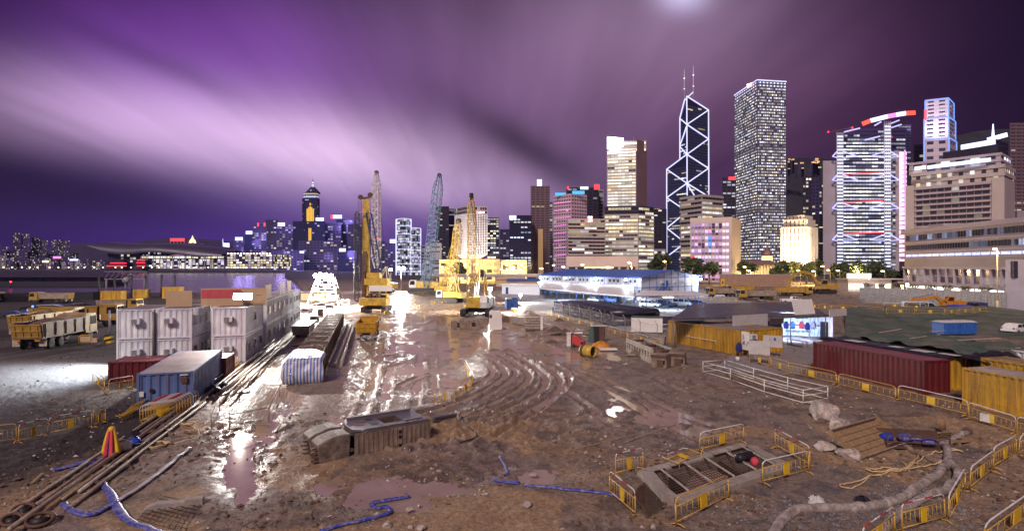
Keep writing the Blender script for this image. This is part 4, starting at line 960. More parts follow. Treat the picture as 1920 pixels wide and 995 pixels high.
def hotel2():
 Y = 318; r = bld('broad pale hotel with rows of dim balconies and a long white roof sign', 'hotel', slab(1698, 1890, Y, 30), 'balcony_hotel'); o = r.location
 c = xy(1884, 316); l = xy(1699, 352); u = (c - l).normalized(); n = Vector((u.y, -u.x)); d = -n * 28
 P = [l, c, c + d, l + d]
 wm_ = clusters(.08, WARM, .15, .8, 1, dim=(.015, .008, .012))
 L = (c - l).length
 a0 = l + u * L * .095; a1 = l + u * L * .88; fp = [a0, a1, a1 + d * .9, a0 + d * .9]
 z1 = zz(341, 335)
 w1 = [l, a0 - u * .1, a0 - u * .1 + d, l + d]; w2 = [a1 + u * .1, c, c + d, a1 + u * .1 + d]
 for w in (w1, w2): MB().prism([p + n * .8 - Vector((o.x, o.y)) for p in ccw(w)], 0, z1).build('end_wall', WALL['beige'], r)
 storeys(r, fp, 0, z1 - 2.4, 17, 3.6, wm_, WALL['mauve'], .62, .94, .9)
 tp = [l + u * 1, a1, a1 + d, l + u * 1 + d]; tb = [l + u * L * .06, c - u * .4, c - u * .4 + d, l + u * L * .06 + d]
 storeys(r, tb, z1 - 2.3, z1 + 6.5, 2, 5, clusters(.35, WARM, .3, 1.4, 1, dim=(.02, .01, .01)), WALL['beige'], .5, .4, .6)
 storeys(r, [p + Vector((0, 2)) for p in tb], z1 + 6.6, z1 + 13.5, 2, 7, clusters(.3, WARM + COOL, .4, 1.6, 1, dim=(.02, .01, .015)), WALL['mauve'], .55, .62, .5)
 for x0, y0, x1, y1, Y0, Y1 in ((1715, 315.5, 1736, 313, 341, 337), (1739, 313.5, 1858, 298.5, 337, 318)): MB().bar(pt(x0, y0, Y0) - o, pt(x1, y1, Y1) - o, .5, 2.0).build('roof_sign', SIGNW, r)
 MB().prism([p - Vector((o.x, o.y)) for p in ccw([l + u * 16 + d * .4, l + u * 42 + d * .4, l + u * 42 + d, l + u * 16 + d])], z1 + 13.5, z1 + 20).build('roof_house', WALL['dark'], r)
hotel2()
A = simple('black glass tower with a white lit stepped top behind the hotel', 1800, 1890, 262, 520, 40, 30, 5, clusters(.05, COOL, .2, .6, 4), 'dark', skew=(1868, 24, 16)); o_ = A.location
MB().bar(pt(1802, 276, 543) - o_, pt(1866, 265, 519) - o_, 1, 4.5).build('lit_crown', SIGNW, A); MB().bar(pt(1852, 262, 524) - o_, pt(1888, 252, 530) - o_, 1, 4).build('lit_crown', SIGNW, A); MB().cyl(pt(1862, 260, 530) - o_, pt(1862, 232, 530) - o_, 1.4, 6, .4).build('mast', SIGNW, A)
simple('brown round shouldered tower cut by the right picture edge', 1893, 1960, 232, 430, 40, 44, 4, clusters(.08, WARM, .3, .9, 3, dim=(.02, .012, .014)), 'brown', wf=.4)
simple('dim flats with a few amber windows between the hotel and brown tower', 1886, 1902, 330, 500, 20, 24, 4, gl(.3, WARM, .3, 1.2), 'brown', wf=.4)
simple('small dark tower with amber roof lamps left of the blue outlined tower', 1713, 1733, 272, 700, 30, 30, 6, gl(.2, WARM, .3, 1.2), 'dark')
for i, (x0, x1, top, Y) in enumerate([(1505, 1522, 332, 900), (1522, 1536, 338, 920), (1536, 1545, 345, 930), (1476, 1484, 424, 800), (1524, 1545, 402, 640)]):
 simple(['slim hillside flats, tallest between the gridded and truss towers', 'hillside flats right beside the tallest hillside block', 'narrow hillside flats touching the truss tower', 'small dark flats above the old stone bank', 'low stepped flats right of the old stone bank'][i], x0, x1, top, Y, 25, 26, 5, gl(.22, WARM, .3, 1.3), 'violet' if i % 2 else 'dark', name='apartment_block', cat='flats', proud=.2)
for i in range(24):
 px = R.choice([R.uniform(1478, 1540), R.uniform(1478, 1540), R.uniform(1735, 1900), R.uniform(1225, 1250)]); py = R.uniform(300, 322) if px > 1400 else R.uniform(392, 404)
 if px > 1700: py = R.uniform(252, 270)
 p = pt(px, py, 1850); b = MB().glow(); w = R.uniform(6, 12); h = R.uniform(5, 11)
 h0 = thing('hillside_house', 'tiny lit house high on the wooded hill', 'house', (p.x, p.y, p.z), 0, 'houses on the hill')
 MB().box(-w / 2, w / 2, 0, 10, -40, h).build('wall', WALL['dark'], h0)
 for k in range(3):
  x = -w / 2 + w * (k + .2) / 3; b.quad((x, -.2, h * .3), (x + w * .2, -.2, h * .3), (x + w * .2, -.2, h * .8), (x, -.2, h * .8), (R.uniform(.8, 2.2), R.uniform(.6, 1.1), .4))
 b.build('window_row', WIN, h0)
def post_block():
 r = bld('long pale post office block with bands of windows on the right', 'office block', [xy(1696, 232), xy(1920, 168)], 'post_office'); o = r.location
 l = xy(1696, 232); rr = xy(1920, 168); u = (rr - l).normalized(); n = Vector((u.y, -u.x))
 if n.dot(-l) < 0: n = -n
 L = 96; e = l + u * L; d = -n * 22; c = Vector((o.x, o.y))
 z1 = 23.6
 MB().prism([p - c for p in ccw([l, e, e + d, l + d])], 0, z1).build('wall', WALL['mauve'], r)
 def band(z0, z1, pane, ww, g, name='window_row'):
  m = MB().glow(); nc = int(L / pane)
  for k in range(nc):
   a = l + u * (1.2 + pane * k) + n * .12; q = a + u * pane * ww; a -= c; q -= c
   m.quad((a.x, a.y, z0), (q.x, q.y, z0), (q.x, q.y, z1), (a.x, a.y, z1), g(k))
  m.build(name, WIN, r)
 cl = clusters(.45, [(.35, .5, 1), (.5, .55, .8), (.3, .35, .6)], .1, .8, 3)
 for z0, z1_ in ((19.6, 21.6), (15.9, 17.7)): band(z0, z1_, 1.5, .8, lambda k: cl(0, k, 0))
 band(13.2, 14.1, 4.5, .92, lambda k: (.9, .95, 1.4))
 for z0, z1_ in ((6.2, 8.3), (3.7, 5.7)): band(z0, z1_, 4.6, .8, lambda k: R.choice([(.04, .025, .035), (.02, .012, .02), (.1, .06, .08), (.25, .2, .2)]))
 band(.9, 1.9, 7, .9, lambda k: (2.4, 2.2, 1.9))
 m = MB()
 def ledge(z, h, p): a = l + n * p / 2 - c; q = e + n * p / 2 - c; m.bar((a.x, a.y, z), (q.x, q.y, z), p, h)
 for z, h, p in ((23.2, 1.6, 1.4), (18.6, .8, .9), (15.0, .6, 1.2), (12.6, .5, 1.6), (9.0, .9, 1.0), (2.9, .8, 2.6)): ledge(z, h, p)
 for k in range(20): a = l + u * (.9 + 4.6 * k) + n * .4 - c; m.bar((a.x, a.y, 3.2), (a.x, a.y, 9), .7, .8)
 m.build('ledges', WALL['mauve'], r)
 MB().prism([p - c for p in ccw([l + u * 4 + d * .3, l + u * 14 + d * .3, l + u * 14 + d * .8, l + u * 4 + d * .8])], z1, z1 + 2.2).build('roof_house', WALL['mauve'], r)
 MB().prism([p - c for p in ccw([l + u * 52 + d * .3, l + u * 90 + d * .3, l + u * 90 + d * .8, l + u * 52 + d * .8])], z1, z1 + 3.2).build('roof_house', WALL['mauve'], r)
post_block()
def grey_block():
 r = thing('concrete_pier_block', 'plain grey concrete block at the right picture edge with dark top opening', 'concrete block', (xy(1905, 124).x, 126, 0)); o = r.location
 a = xy(1885, 124); b = xy(1990, 118)
 MB().prism([p - Vector((o.x, o.y)) for p in ccw([a, b, b * 1.13, a * 1.13])], 0, zz(486, 124)).build('wall', mat('grey_concrete', (.30, .28, .36), .8, dirt=(.22, .2, .26), var=.08, scale=.4), r)
 q = xy(1901, 122.6); MB().box(q.x - o.x, q.x - o.x + 6, q.y - o.y, q.y - o.y + 1.2, zz(520, 124), zz(489, 124)).build('opening', WALL['dark'], r)
 MB().bar((q.x - o.x + 2.6, q.y - o.y - .1, zz(520, 124)), (q.x - o.x + 2.6, q.y - o.y - .1, zz(489, 124)), .25).build('mullion', WALL['grey'], r)
grey_block()
for px, py, Y in [(447, 452, 1400), (466, 440, 1405), (528, 424, 1310), (600, 418, 1205), (633, 412, 1255), (737, 458, 1060), (560, 478, 1110), (508, 482, 1110), (642, 474, 870), (425, 466, 1450)]:
 light('sign_fill_light', 'POINT', pt(px, py, Y), 75000, (.38, .28, 1), 10)  # bare point lights added before the signs to tint the facades
def corrugated(b, p0, p1, z0, z1, out, pitch=.46, dep=.07):
 p0 = Vector(p0); p1 = Vector(p1); L = (p1 - p0).length; n = max(4, int(L / pitch)); u = (p1 - p0) / n; o = Vector(out) * dep
 pts = []
 for i in range(n):
  a = p0 + u * i; pts += [a + u * .0, a + u * .3, a + u * .5 - o, a + u * .8 - o]
 pts.append(p1)
 vs = [(q.x, q.y, z0) for q in pts] + [(q.x, q.y, z1) for q in pts]; m = len(pts)
 b.add(vs, [(i, i + 1, m + i + 1, m + i) for i in range(m - 1)])
def container(label, P, ang, L, Wd, Hh, wall, roof, cat='container', name='shipping_container', z=0.0, group=None, doors=None, frame=None, seal=True):
 r = thing(name, label, cat, (P[0], P[1], z), ang, group); wall = Mt[wall]; frame = frame and Mt[frame] or wall
 e = .07
 b = MB()
 corrugated(b, (e, .03), (L - e, .03), .14, Hh - .12, (0, -1)); corrugated(b, (L - e, Wd - .03), (e, Wd - .03), .14, Hh - .12, (0, 1))
 if doors != 'start': corrugated(b, (.03, Wd - e), (.03, e), .14, Hh - .12, (-1, 0))
 if doors != 'end': corrugated(b, (L - .03, e), (L - .03, Wd - e), .14, Hh - .12, (1, 0))
 b.build('corrugated_wall', wall, r)
 f = MB()
 for x in (.06, L - .06):
  for y in (.06, Wd - .06): f.box(x - .08, x + .08, y - .08, y + .08, 0, Hh)
 for y in (.05, Wd - .05):
  for z0, z1 in ((.02, .16), (Hh - .14, Hh - .02)): f.box(.1, L - .1, y - .055, y + .055, z0, z1)
 for x in (.05, L - .05):
  for z0, z1 in ((.02, .16), (Hh - .14, Hh - .02)): f.box(x - .055, x + .055, .1, Wd - .1, z0, z1)
 for x in (.09, L - .09):
  for y in (.09, Wd - .09):
   for zz_ in (.0, Hh - .11): f.box(x - .1, x + .1, y - .1, y + .1, zz_, zz_ + .12)
 f.build('frame', frame, r)
 g = MB(); n = int(L / .5)
 for i in range(n):
  x0 = .1 + (L - .2) * i / n; x1 = .1 + (L - .2) * (i + .86) / n; g.box(x0, x1, .1, Wd - .1, Hh - .06, Hh - .025)
 g.box(.1, L - .1, .1, Wd - .1, Hh - .12, Hh - .055); g.build('roof', Mt[roof], r)
 if doors:
  x = .02 if doors == 'start' else L - .02; s = -1 if doors == 'start' else 1
  for k in (0, 1):
   y0 = .14 + k * (Wd / 2 - .13); y1 = y0 + Wd / 2 - .16
   d = MB().box(min(x, x + s * .04), max(x, x + s * .04), y0, y1, .16, Hh - .14).build('door', wall, r)
   for q in (.3, .7):
    yy = y0 + (y1 - y0) * q; MB().cyl((x + s * .07, yy, .16), (x + s * .07, yy, Hh - .16), .022, 6).build('locking_bar', Mt['grey_steel'], d)
 return r
def aircon(r, x, y, z, nx, ny, w=.75, h=.5, d=.5):
 t = (-ny, nx); b = MB(); c = Vector((x, y)); T = Vector(t); N = Vector((nx, ny))
 A = [c - T * w / 2, c + T * w / 2, c + T * w / 2 + N * d, c - T * w / 2 + N * d]
 b.hexa([(p.x, p.y, z) for p in A], [(p.x, p.y, z + h) for p in A]); o = b.build('air_conditioner', Mt['cabin_white'], r)
 g = MB();
 for k in range(5):
  zz_ = z + h * (.12 + .17 * k); a = c - T * w * .42 + N * (d + .012); e = c + T * w * .2 + N * (d + .012); g.bar((a.x, a.y, zz_), (e.x, e.y, zz_), .03, h * .07)
 g.build('grille', Mt['dark_steel'], o)
 s = MB()
 for q in (-.35, .35): a = c + T * w * q; e = a + N * d * .9; s.bar((a.x, a.y, z - .3), (e.x, e.y, z - .03), .04); s.bar((a.x, a.y, z - .03), (e.x, e.y, z - .03), .05, .05)
 s.build('bracket', Mt['grey_steel'], o)
GA = math.radians(13.6)                    # the site grid
GU = Vector((math.cos(GA), math.sin(GA))); GV = Vector((-math.sin(GA), math.cos(GA)))
AG = math.atan2(GV.y, GV.x)                # along the rows, away from the camera
CH = 2.82
def cabin(label, corner, L, Wd, z, side_windows=0, front_ac=True, ac_x=.5, door=False, wall='cabin_white'):
 P = Vector(corner)
 r = container(label, P, AG, L, Wd, CH, wall, 'roof_dirty', 'site cabin', 'site_cabin', z)
 if front_ac: aircon(r, 0, Wd * ac_x, CH * .52, -1, 0)
 for k in range(side_windows):
  x = L * (k + .5) / side_windows; w = MB().box(x - .55, x + .55, -.06, .03, 1.1, 2.1); wf = w.build('window', Mt['white_paint'], r)
  MB().box(x - .48, x + .48, -.075, -.055, 1.17, 2.03).build('pane', GLASS, wf)
 if door: MB().box(L * .2, L * .2 + .85, -.05, .02, .1, 2.1).build('door', Mt['grey_steel'], r)
 return r
CA = Vector((-30.5, 54.2))
for k, (nm) in enumerate(['left', 'right']):
 c = CA if k else CA - GU * 3.25
 for lv in (0, 1):
  cabin(['ground floor white cabin at the outer left of the cabin block', 'ground floor white cabin behind the blue container', 'upper white cabin at the outer left of the block, air conditioner on its end', 'upper white cabin with side windows under the tan roof boards'][lv * 2 + k], c, 6.4, 3.05, lv * (CH + .04), 3 if k else 0, True, [.45, .62][k])
drain = MB().cyl((0, 0, 0), (0, 0, 5.4), .11, 8); d_ = CA - GU * 3.2 - GV * .22
tag(drain.build('drain_pipe', Mt['grey_steel'], loc=(d_.x, d_.y, .05)), 'grey upright drain pipe between the two white cabin fronts', 'pipe')
CB = Vector((-26.1, 55.7)); LB = [('nearest', 0, 9.0), ('second', 11.3, 10.8), ('third', 22.4, 11.2), ('farthest', 33.9, 8.2)]
for nm, t0, L in LB:
 for lv in (0, 1):
  cabin(f'{"upper" if lv else "ground floor"} white cabin, {nm} of the long bright row facing the rebar cage', CB + GV * t0, L, 3.0, lv * (CH + .04), 3 if (lv == 0 or t0 > 0) else 1, t0 == 0, .5, lv == 0 and t0 > 0)
def board(label, a, b, z0, z1, m, t=.06, name='board', cat='board', lean=0.0, mark=None, post=True):
 a = Vector(a); b = Vector(b); c = (a + b) / 2; L = (b - a).length; ang = math.atan2(b.y - a.y, b.x - a.x)
 r = thing(name, label, cat, (c.x, c.y, z0), ang)
 MB().hexa([(-L / 2, -t / 2, 0), (L / 2, -t / 2, 0), (L / 2, t / 2, 0), (-L / 2, t / 2, 0)], [(-L / 2, -t / 2 + lean, z1 - z0), (L / 2, -t / 2 + lean, z1 - z0), (L / 2, t / 2 + lean, z1 - z0), (-L / 2, t / 2 + lean, z1 - z0)]).build('panel', m, r)
 if post:
  q = MB()
  for x in (-L * .42, L * .42): q.bar((x, t * .9 + .03, 0), (x, t * .9 + .03 + lean, z1 - z0 - .05), .06)
  q.build('brace', Mt['wood'], r)
 return r
ZT = 2 * CH + .07
def onroof(px, py, z=ZT): p = gp(px, py, z); return p.xy
a = CA - GU * 2.9 + GV * 2.2
board('square tan board with a red top edge standing on the left cabin roof', a, a + GU * 2.3, ZT, ZT + 1.55, Mt['tan_board'])
b_ = board('long tan board bearing a red pointed band on the cabin roofs', CA + GV * 2.6 + GU * .1, CA + GV * 2.6 + GU * 6.2, ZT, ZT + 1.75, Mt['tan_board'])
MB().prof([(-3.0, .75), (.6, .75), (.95, 1.15), (.6, 1.62), (-3.0, 1.62)], -.055, -.035).build('red_band', Mt['red_mark'], b_)
MB().prof([(1.9, 1.0), (2.6, 1.0), (2.6, 1.06), (1.9, 1.06)], -.05, -.036).build('letter_strokes', Mt['grey_steel'], b_)
for nm, t0, t1, m in (('first', 12.5, 16.5, 'tan_board'), ('second', 23.2, 27.5, 'bright_board'), ('third', 30, 34, 'tan_board')):
 board({'first': 'pale tan board standing along the long cabin roof, nearest one', 'second': 'white board standing along the long cabin roof, middle one', 'third': 'pale tan board along the long cabin roof, farthest one'}[nm], CB + GV * t0 - GU * .35, CB + GV * t1 - GU * .35, ZT, ZT + 1.7, Mt[m])
blue = container('blue corrugated container with rusty roof in front of the white cabins', gp(362, 763).xy, math.radians(107.5), 10.6, 3.35, 2.5, 'cont_blue', 'roof_dirty')
MB().box(-.06, .02, .35, .75, 1.72, 2.12).build('vent', Mt['rusty_steel'], blue); MB().box(-.045, -.01, 2.95, 3.2, .95, 1.3).build('notice', Mt['white_paint'], blue); MB().box(-.045, -.01, 2.35, 2.6, 1.2, 1.45).build('notice', Mt['black'], blue); MB().box(-.05, -.01, .3, .8, 2.25, 2.32).build('notice', Mt['white_paint'], blue)
pr = gp(203, 719).xy
container('low dark red skip container at the left of the blue one', pr, GA, 3.6, 3.2, 1.8, 'cont_red', 'roof_red')
container('low dark red container half hidden behind the blue one', pr + GU * 3.68, GA, 5.2, 3.2, 1.8, 'cont_red', 'roof_red')
RA = gp(1733, 741).xy; LA = gp(1525, 692).xy; RU = (LA - RA).normalized(); RN = Vector((-RU.y, RU.x)) * -1; RL = (LA - RA).length
RANG = math.atan2(RU.y, RU.x) + PI
def rowc(label, t0, L, off, wall, roof, Hh=2.62, doors=None, z=0, Wd=2.44):
 P = RA + RU * (t0 + L) + RN * off
 return container(label, P, RANG, L, Wd, Hh, wall, roof, doors=doors, z=z)
rowc('dark red corrugated container with a pink dusty roof', 0, RL, 0, 'cont_red', 'roof_red')
rowc('mustard yellow container at the right picture edge behind the barriers', -15.2, 12.4, .05, 'cont_yellow', 'roof_pale')
rowc('yellow container beside the red one, roof under a black sheet', .9, 12.0, 2.75, 'cont_yellow', 'roof_dirty', 2.6)
rowc('yellow container with a rust streaked brown roof at the right', -9.5, 8.6, 4.3, 'cont_yellow', 'roof_rust', 2.85)
for k in range(3): rowc(['yellow container under green netting, first behind the black sheet', 'yellow container under green netting, middle one of three', 'yellow container under green netting, farthest from the red container'][k], 1.0 + k * .4, 12.0, 5.6 + k * 2.75, 'cont_yellow', 'roof_dirty', 2.45)
rowc('rust roofed hut of slatted sheets at the far right', -8.5, 10.5, 10.5, 'cabin_white', 'roof_rust', 2.9)
rowc('pale blue slatted hut behind the rust roofed one', -6.5, 6.5, 13.5, 'cabin_white', 'roof_pale', 2.7)
def sheet(label, pts_fn, nu, nv, m, name='tarpaulin', cat='tarpaulin', t=.03):
 b = MB(); P = [[pts_fn(i / nu, j / nv) for j in range(nv + 1)] for i in range(nu + 1)]; b.grid(P)
 o = b.build(name, m); md = o.modifiers.new('thick', 'SOLIDIFY'); md.thickness = t; return tag(o, label, cat)
def blk_sheet(u, v):
 p = RA + RU * (.6 + 12.6 * u) + RN * (2.45 + 3.2 * v); w = vnoise(np.array([u * 14]), np.array([v * 5]), 2)[0]
 return (p.x, p.y, 2.64 + .10 * w - (.55 * max(0, .10 - v) * 10 * .4 if v < .1 else 0))
sheet('black plastic sheet stretched over a yellow container roof', blk_sheet, 40, 8, Mt['black_tarp'])
def net_sheet(u, v):
 p = RA + RU * (.2 + 14.0 * u) + RN * (5.5 + 9.4 * v); w = fbm(np.array([u * 12 + v * 3]), np.array([v * 5]), 5, 2)[0]
 return (p.x, p.y, 2.4 + .8 * w - (1.6 * ((.06 - u) / .06) if u < .06 else 0))
sheet('dark green netting draped over several containers beyond the red one', net_sheet, 60, 40, Mt['green_net'])
def crumple(u, v):
 p = RA + RU * (-1.6 + 3.4 * u) + RN * (4.2 + 3.6 * v); w = fbm(np.array([u * 6]), np.array([v * 6]), 4, 6)[0]
 return (p.x, p.y, 2.5 + 1.0 * w * math.sin(PI * u) * (.4 + .6 * v))
sheet('crumpled black tarpaulin heaped behind the rust roofed container', crumple, 24, 24, Mt['black_tarp'])
for i, (t, o, w, l) in enumerate([(9.6, 3.3, 1.0, 1.7), (5.6, 3.6, .8, 1.0), (3.2, 3.6, 1.0, 1.5), (1.2, 3.9, .6, 1.4)]):
 p = RA + RU * t + RN * o; b = MB().box(-l / 2, l / 2, -w / 2, w / 2, 0, .03)
 q = b.build('roof_patch', Mt['white_board'], loc=(p.x, p.y, 2.755)); q.rotation_euler = (0, 0, RANG)
 tag(q, ['white sheet on the black covered roof, farthest from the camera', 'small white sheet in the middle of the black covered roof', 'white sheet on the black covered roof, third one', 'dirty pale strip near the front of the black covered roof'][i], 'sheet')
for i, (x0, y0, x1, y1) in enumerate([(1640, 624, 1690, 616), (1706, 634, 1762, 626), (1796, 637, 1874, 633), (1744, 621, 1772, 619)]):
 a = gp(x0, y0, 2.85); c = gp(x1, y1, 2.85); m = (a + c) / 2; b = MB().bar(a - m, c - m, .16, .06)
 tag(b.build('plank', Mt['pale_steel'], loc=m), ['pale plank at the far left on the green netting', 'pale plank across the middle of the green netting', 'longest pale plank at the right on the green netting', 'short pale plank near the blue tank on the netting'][i], 'plank')
def blue_tanks():
 r = thing('water_tank', 'bright blue lidded tank pair standing behind the green netting', 'tank', (gp(1789, 626).x, gp(1789, 626).y, 0), .12); s = 1
 for k, (x0, x1) in enumerate(((-2.6, -.05), (.05, 2.6))):
  bevel(MB().box(x0, x1, -1, 1, .1, 1.75).build('tank', Mt['blue_paint'], r), .08); MB().hexa([(x0 - .06, -1.06, 1.76), (x1 + .06, -1.06, 1.76), (x1 + .06, 1.06, 1.76), (x0 - .06, 1.06, 1.76)], [(x0 + .3, -.6, 2.0), (x1 - .3, -.6, 2.0), (x1 - .3, .6, 2.0), (x0 + .3, .6, 2.0)]).build('lid', Mt['white_board'], r)
  q = MB()
  for j in range(4): q.box(x0 + .2 + j * .62, x0 + .28 + j * .62, -1.05, -.98, .15, 1.7)
  q.build('rib', Mt['blue_paint'], r)
blue_tanks()
Y1 = gp(1387, 666).xy; Y0 = gp(1253, 640).xy; YU = (Y0 - Y1).normalized(); YN = Vector((YU.y, -YU.x)); YANG = math.atan2(YU.y, YU.x) + PI
yc = container('ochre yellow site container with wall mounted air conditioner beside the notice boards', Y0, YANG, (Y0 - Y1).length, 3.4, 2.75, 'cont_yellow', 'roof_dirty')
Lx = (Y0 - Y1).length
aircon(yc, Lx + .02, 1.5, 1.75, 1, 0, .8, .55, .6)
MB().box(Lx + .0, Lx + .05, 2.5, 3.2, .15, 2.1).build('door', Mt['cont_yellow'], yc); MB().box(Lx + .02, Lx + .05, 1.55, 1.85, 1.0, 1.4).build('notice', Mt['white_paint'], yc)
MB().tube([(3.6, -.07, .75), (3.6, -.1, 1.15), (8.6, -.1, 1.15), (8.6, -.07, .75)], .03, 6).build('rail', Mt['white_paint'], yc)
P2 = Y1 + YN * 3.6 + YU * 0
container('second yellow container behind the white signboards', P2 + YU * 6.3 + YN * .3, YANG, 6.1, 2.6, 2.75, 'cont_yellow', 'roof_dirty')
def canopy(label, corners, z, m, posts, name='canopy', t=.14, slope=(0, 0, 0, 0), postm='grey_steel', wav=0):
 c = sum((Vector(q) for q in corners), Vector((0, 0))) / 4; r = thing(name, label, 'canopy', (c.x, c.y, 0)); P = [Vector(q) - c for q in corners]
 MB().hexa([(p.x, p.y, z + slope[i]) for i, p in enumerate(P)], [(p.x, p.y, z + t + slope[i]) for i, p in enumerate(P)]).build('roof', m, r)
 q = MB()
 for i in range(4):
  a, b = P[i], P[(i + 1) % 4]; q.bar((a.x, a.y, z - .06 + slope[i]), (b.x, b.y, z - .06 + slope[(i + 1) % 4]), .08, .12)
 q.build('edge_beam', Mt[postm], r)
 for (u, v) in posts:
  a = P[0].lerp(P[1], u); d = P[3].lerp(P[2], u); p = a.lerp(d, v); zz_ = (slope[0] * (1 - u) + slope[1] * u) * (1 - v) + (slope[3] * (1 - u) + slope[2] * u) * v
  MB().cyl((p.x, p.y, 0), (p.x, p.y, z + zz_), .06, 6).build('post', Mt[postm], r)
 return r
canopy('wide dark flat canopy roof over the workers rest area', [gp(1258, 599, 3.35).xy, gp(1555, 592, 3.35).xy, gp(1500, 567, 3.35).xy, gp(1300, 570, 3.35).xy], 3.35, Mt['canopy_sheet'], [(.02, .02), (.18, .02), (.5, .02), (.75, .05), (.98, .02), (.02, .95), (.5, .95), (.98, .95)])
wc = Vector((43.4, 77.0)); wl = Vector((37.8, 79.6)); wu = (wc - wl).normalized()
wca = container('white cabin with a dark doorway and hung clothes under the canopy', wl, math.atan2(wu.y, wu.x), (wc - wl).length, 2.5, 2.75, 'cabin_white', 'roof_pale', 'site cabin', 'site_cabin')
Lw = (wc - wl).length
MB().box(Lw - 1.5, Lw - .55, -.06, .02, .05, 2.1).build('doorway', Mt['black'], wca); MB().box(.1, Lw - 1.6, -.05, .0, 1.45, 1.62).build('red_stripe', Mt['red_mark'], wca); MB().box(Lw + .0, Lw + .05, .1, 2.4, 1.45, 1.62).build('red_stripe', Mt['red_mark'], wca)
for k, (x, z, c, nm) in enumerate([(.5, 1.0, 'cloth_navy', 'navy jacket hanging first from the left on the white cabin wall'), (1.3, 1.05, 'blue_paint', 'blue shirt hanging second on the white cabin wall'), (2.4, 1.1, 'cloth_pink', 'pink towel hanging in the middle of the white cabin wall'), (3.1, .95, 'cloth_navy', 'navy overalls hanging beside the pink towel'), (3.8, 1.1, 'hose_pale', 'pale shirt hanging nearest the dark doorway')]):
 p = wl + wu * x - Vector((-wu.y, wu.x)) * .16; b = MB(); n = 6
 rows = []
 for j in range(6):
  f = j / 5; w = .10 + .22 * min(1, f * 2.2) * (1 - .2 * f); rows.append([(math.cos(0) * (-w + 2 * w * i / n), .05 * math.sin(i * 2.1 + j) , 1.0 - f * 1.0) for i in range(n + 1)])
 b.grid(rows); o = b.build('clothing', Mt[c], loc=(p.x, p.y, z)); o.rotation_euler = (0, 0, math.atan2(wu.y, wu.x)); o.modifiers.new('thick', 'SOLIDIFY').thickness = .05; tag(o, nm, 'clothing')
for i, (x0, y0, x1, y1) in enumerate([(1474, 628, 1520, 630), (1478, 646, 1512, 652)]):
 a = gp(x0, y0); c = gp(x1, y1); m = (a + c) / 2; L = (c - a).length; r = thing('trestle_table', ['long low table under the canopy by the white cabin', 'short bench table at the front of the lit canopy floor'][i], 'table', m, math.atan2((c - a).y, (c - a).x))
 MB().box(-L / 2, L / 2, -.4, .4, .72, .77).build('table_top', Mt['pale_steel'], r)
 for x in (-L * .42, L * .42):
  for y in (-.3, .3): MB().bar((x, y, 0), (x, y, .72), .06).build('leg', Mt['grey_steel'], r)
for i, (x, y, c) in enumerate([(1480, 625, 'cloth_navy'), (1490, 625.5, 'red_paint'), (1500, 626, 'blue_paint'), (1508, 627, 'cloth_navy')]):
 p = gp(x, y + 2); m = thing('bag', ['dark work bag on the low table, first from the left', 'red bag on the low table under the canopy', 'blue bag on the low table under the canopy', 'dark work bag on the low table nearest the doorway'][i], 'bag', (p.x, p.y, .78))
 MB().lathe([(.05, 0), (.26, .02), (.3, .15), (.22, .32), (.06, .38)], n=8).build('sack', Mt[c], m); MB().tube([(-.1, 0, .36), (-.08, 0, .5), (.08, 0, .5), (.1, 0, .36)], .02, 5).build('strap', Mt['black'], m)
def pboard(label, q, Y, m, lean=0, post=True):
 (x0, yt, yb), x1 = q[:3], q[3]; a = xy(x0, Y[0]); b = xy(x1, Y[1]); return board(label, a, b, zz(yb, Y[0]), zz(yt, Y[0]), m, .07, 'signboard', 'signboard', lean, post=post)
pboard('large blank white signboard on the yellow container roof', (1374, 591, 617, 1439), (66, 69), Mt['white_board'])
pboard('small blank white signboard between the yellow container and lit canopy', (1444, 594, 607, 1469), (71, 72), Mt['white_board'])
pboard('tall tilted white signboard on the canopy edge', (1492, 562, 597, 1530), (72, 74), Mt['bright_board'], .6)
pboard('blank white signboard on the roof of the cabin with hung clothes', (1555, 580, 593, 1587), (77, 79), Mt['white_board'])
def notice(label, x0, x1, yt, yb, yg, m, papers=0):
 a = gp(x0, yg); b = gp(x1, yg + 3); c = (a + b) / 2; L = (b - a).length; Y = c.y; r = thing('notice_board', label, 'notice board', (c.x, c.y, 0), math.atan2((b - a).y, (b - a).x))
 z0, z1 = zz(yb, Y), zz(yt, Y); MB().box(-L / 2, L / 2, -.04, .04, z0, z1).build('panel', m, r)
 for x in (-L * .45, L * .45):
  q = MB().bar((x, .05, 0), (x, .05, z1 - .1), .07).bar((x, -.45, .03), (x, .5, .03), .08).bar((x, -.4, .04), (x, .02, .7), .05); q.build('leg', Mt['wood'], r)
 for k in range(papers):
  x = R.uniform(-L * .4, L * .25); z = R.uniform(z0 + .1, z1 - .5); MB().box(x, x + R.uniform(.15, .3), -.055, -.042, z, z + R.uniform(.2, .4)).build('notice', Mt[R.choice(['blue_paint', 'tan_board', 'hose_pale'])], r)
notice('front white notice board on splayed legs by the barriers', 1404, 1444, 638, 664, 681, Mt['white_board'])
notice('rear white notice board beside the trestle benches', 1431, 1467, 628, 650, 667, Mt['white_board'], 2)
notice('narrow bright notice board pinned with blue papers next to the container end', 1391, 1405, 621, 655, 668, Mt['bright_board'], 7)
p = gp(1386, 668); r = thing('work_coat', 'dark coat hung on a stick with a white bucket below, by the yellow container', 'coat', p, .3)
rows = []
for j in range(8):
 f = j / 7; w = .12 + .3 * math.sin(min(1, f * 1.5) * PI * .6); rows.append([(w * math.cos(2 * PI * i / 10), w * .6 * math.sin(2 * PI * i / 10), 1.55 - .95 * f) for i in range(11)])
MB().grid(rows).build('coat', Mt['cloth_navy'], r); MB().cyl((0, 0, 0), (0, 0, 1.6), .03, 6).build('stick', Mt['wood'], r)
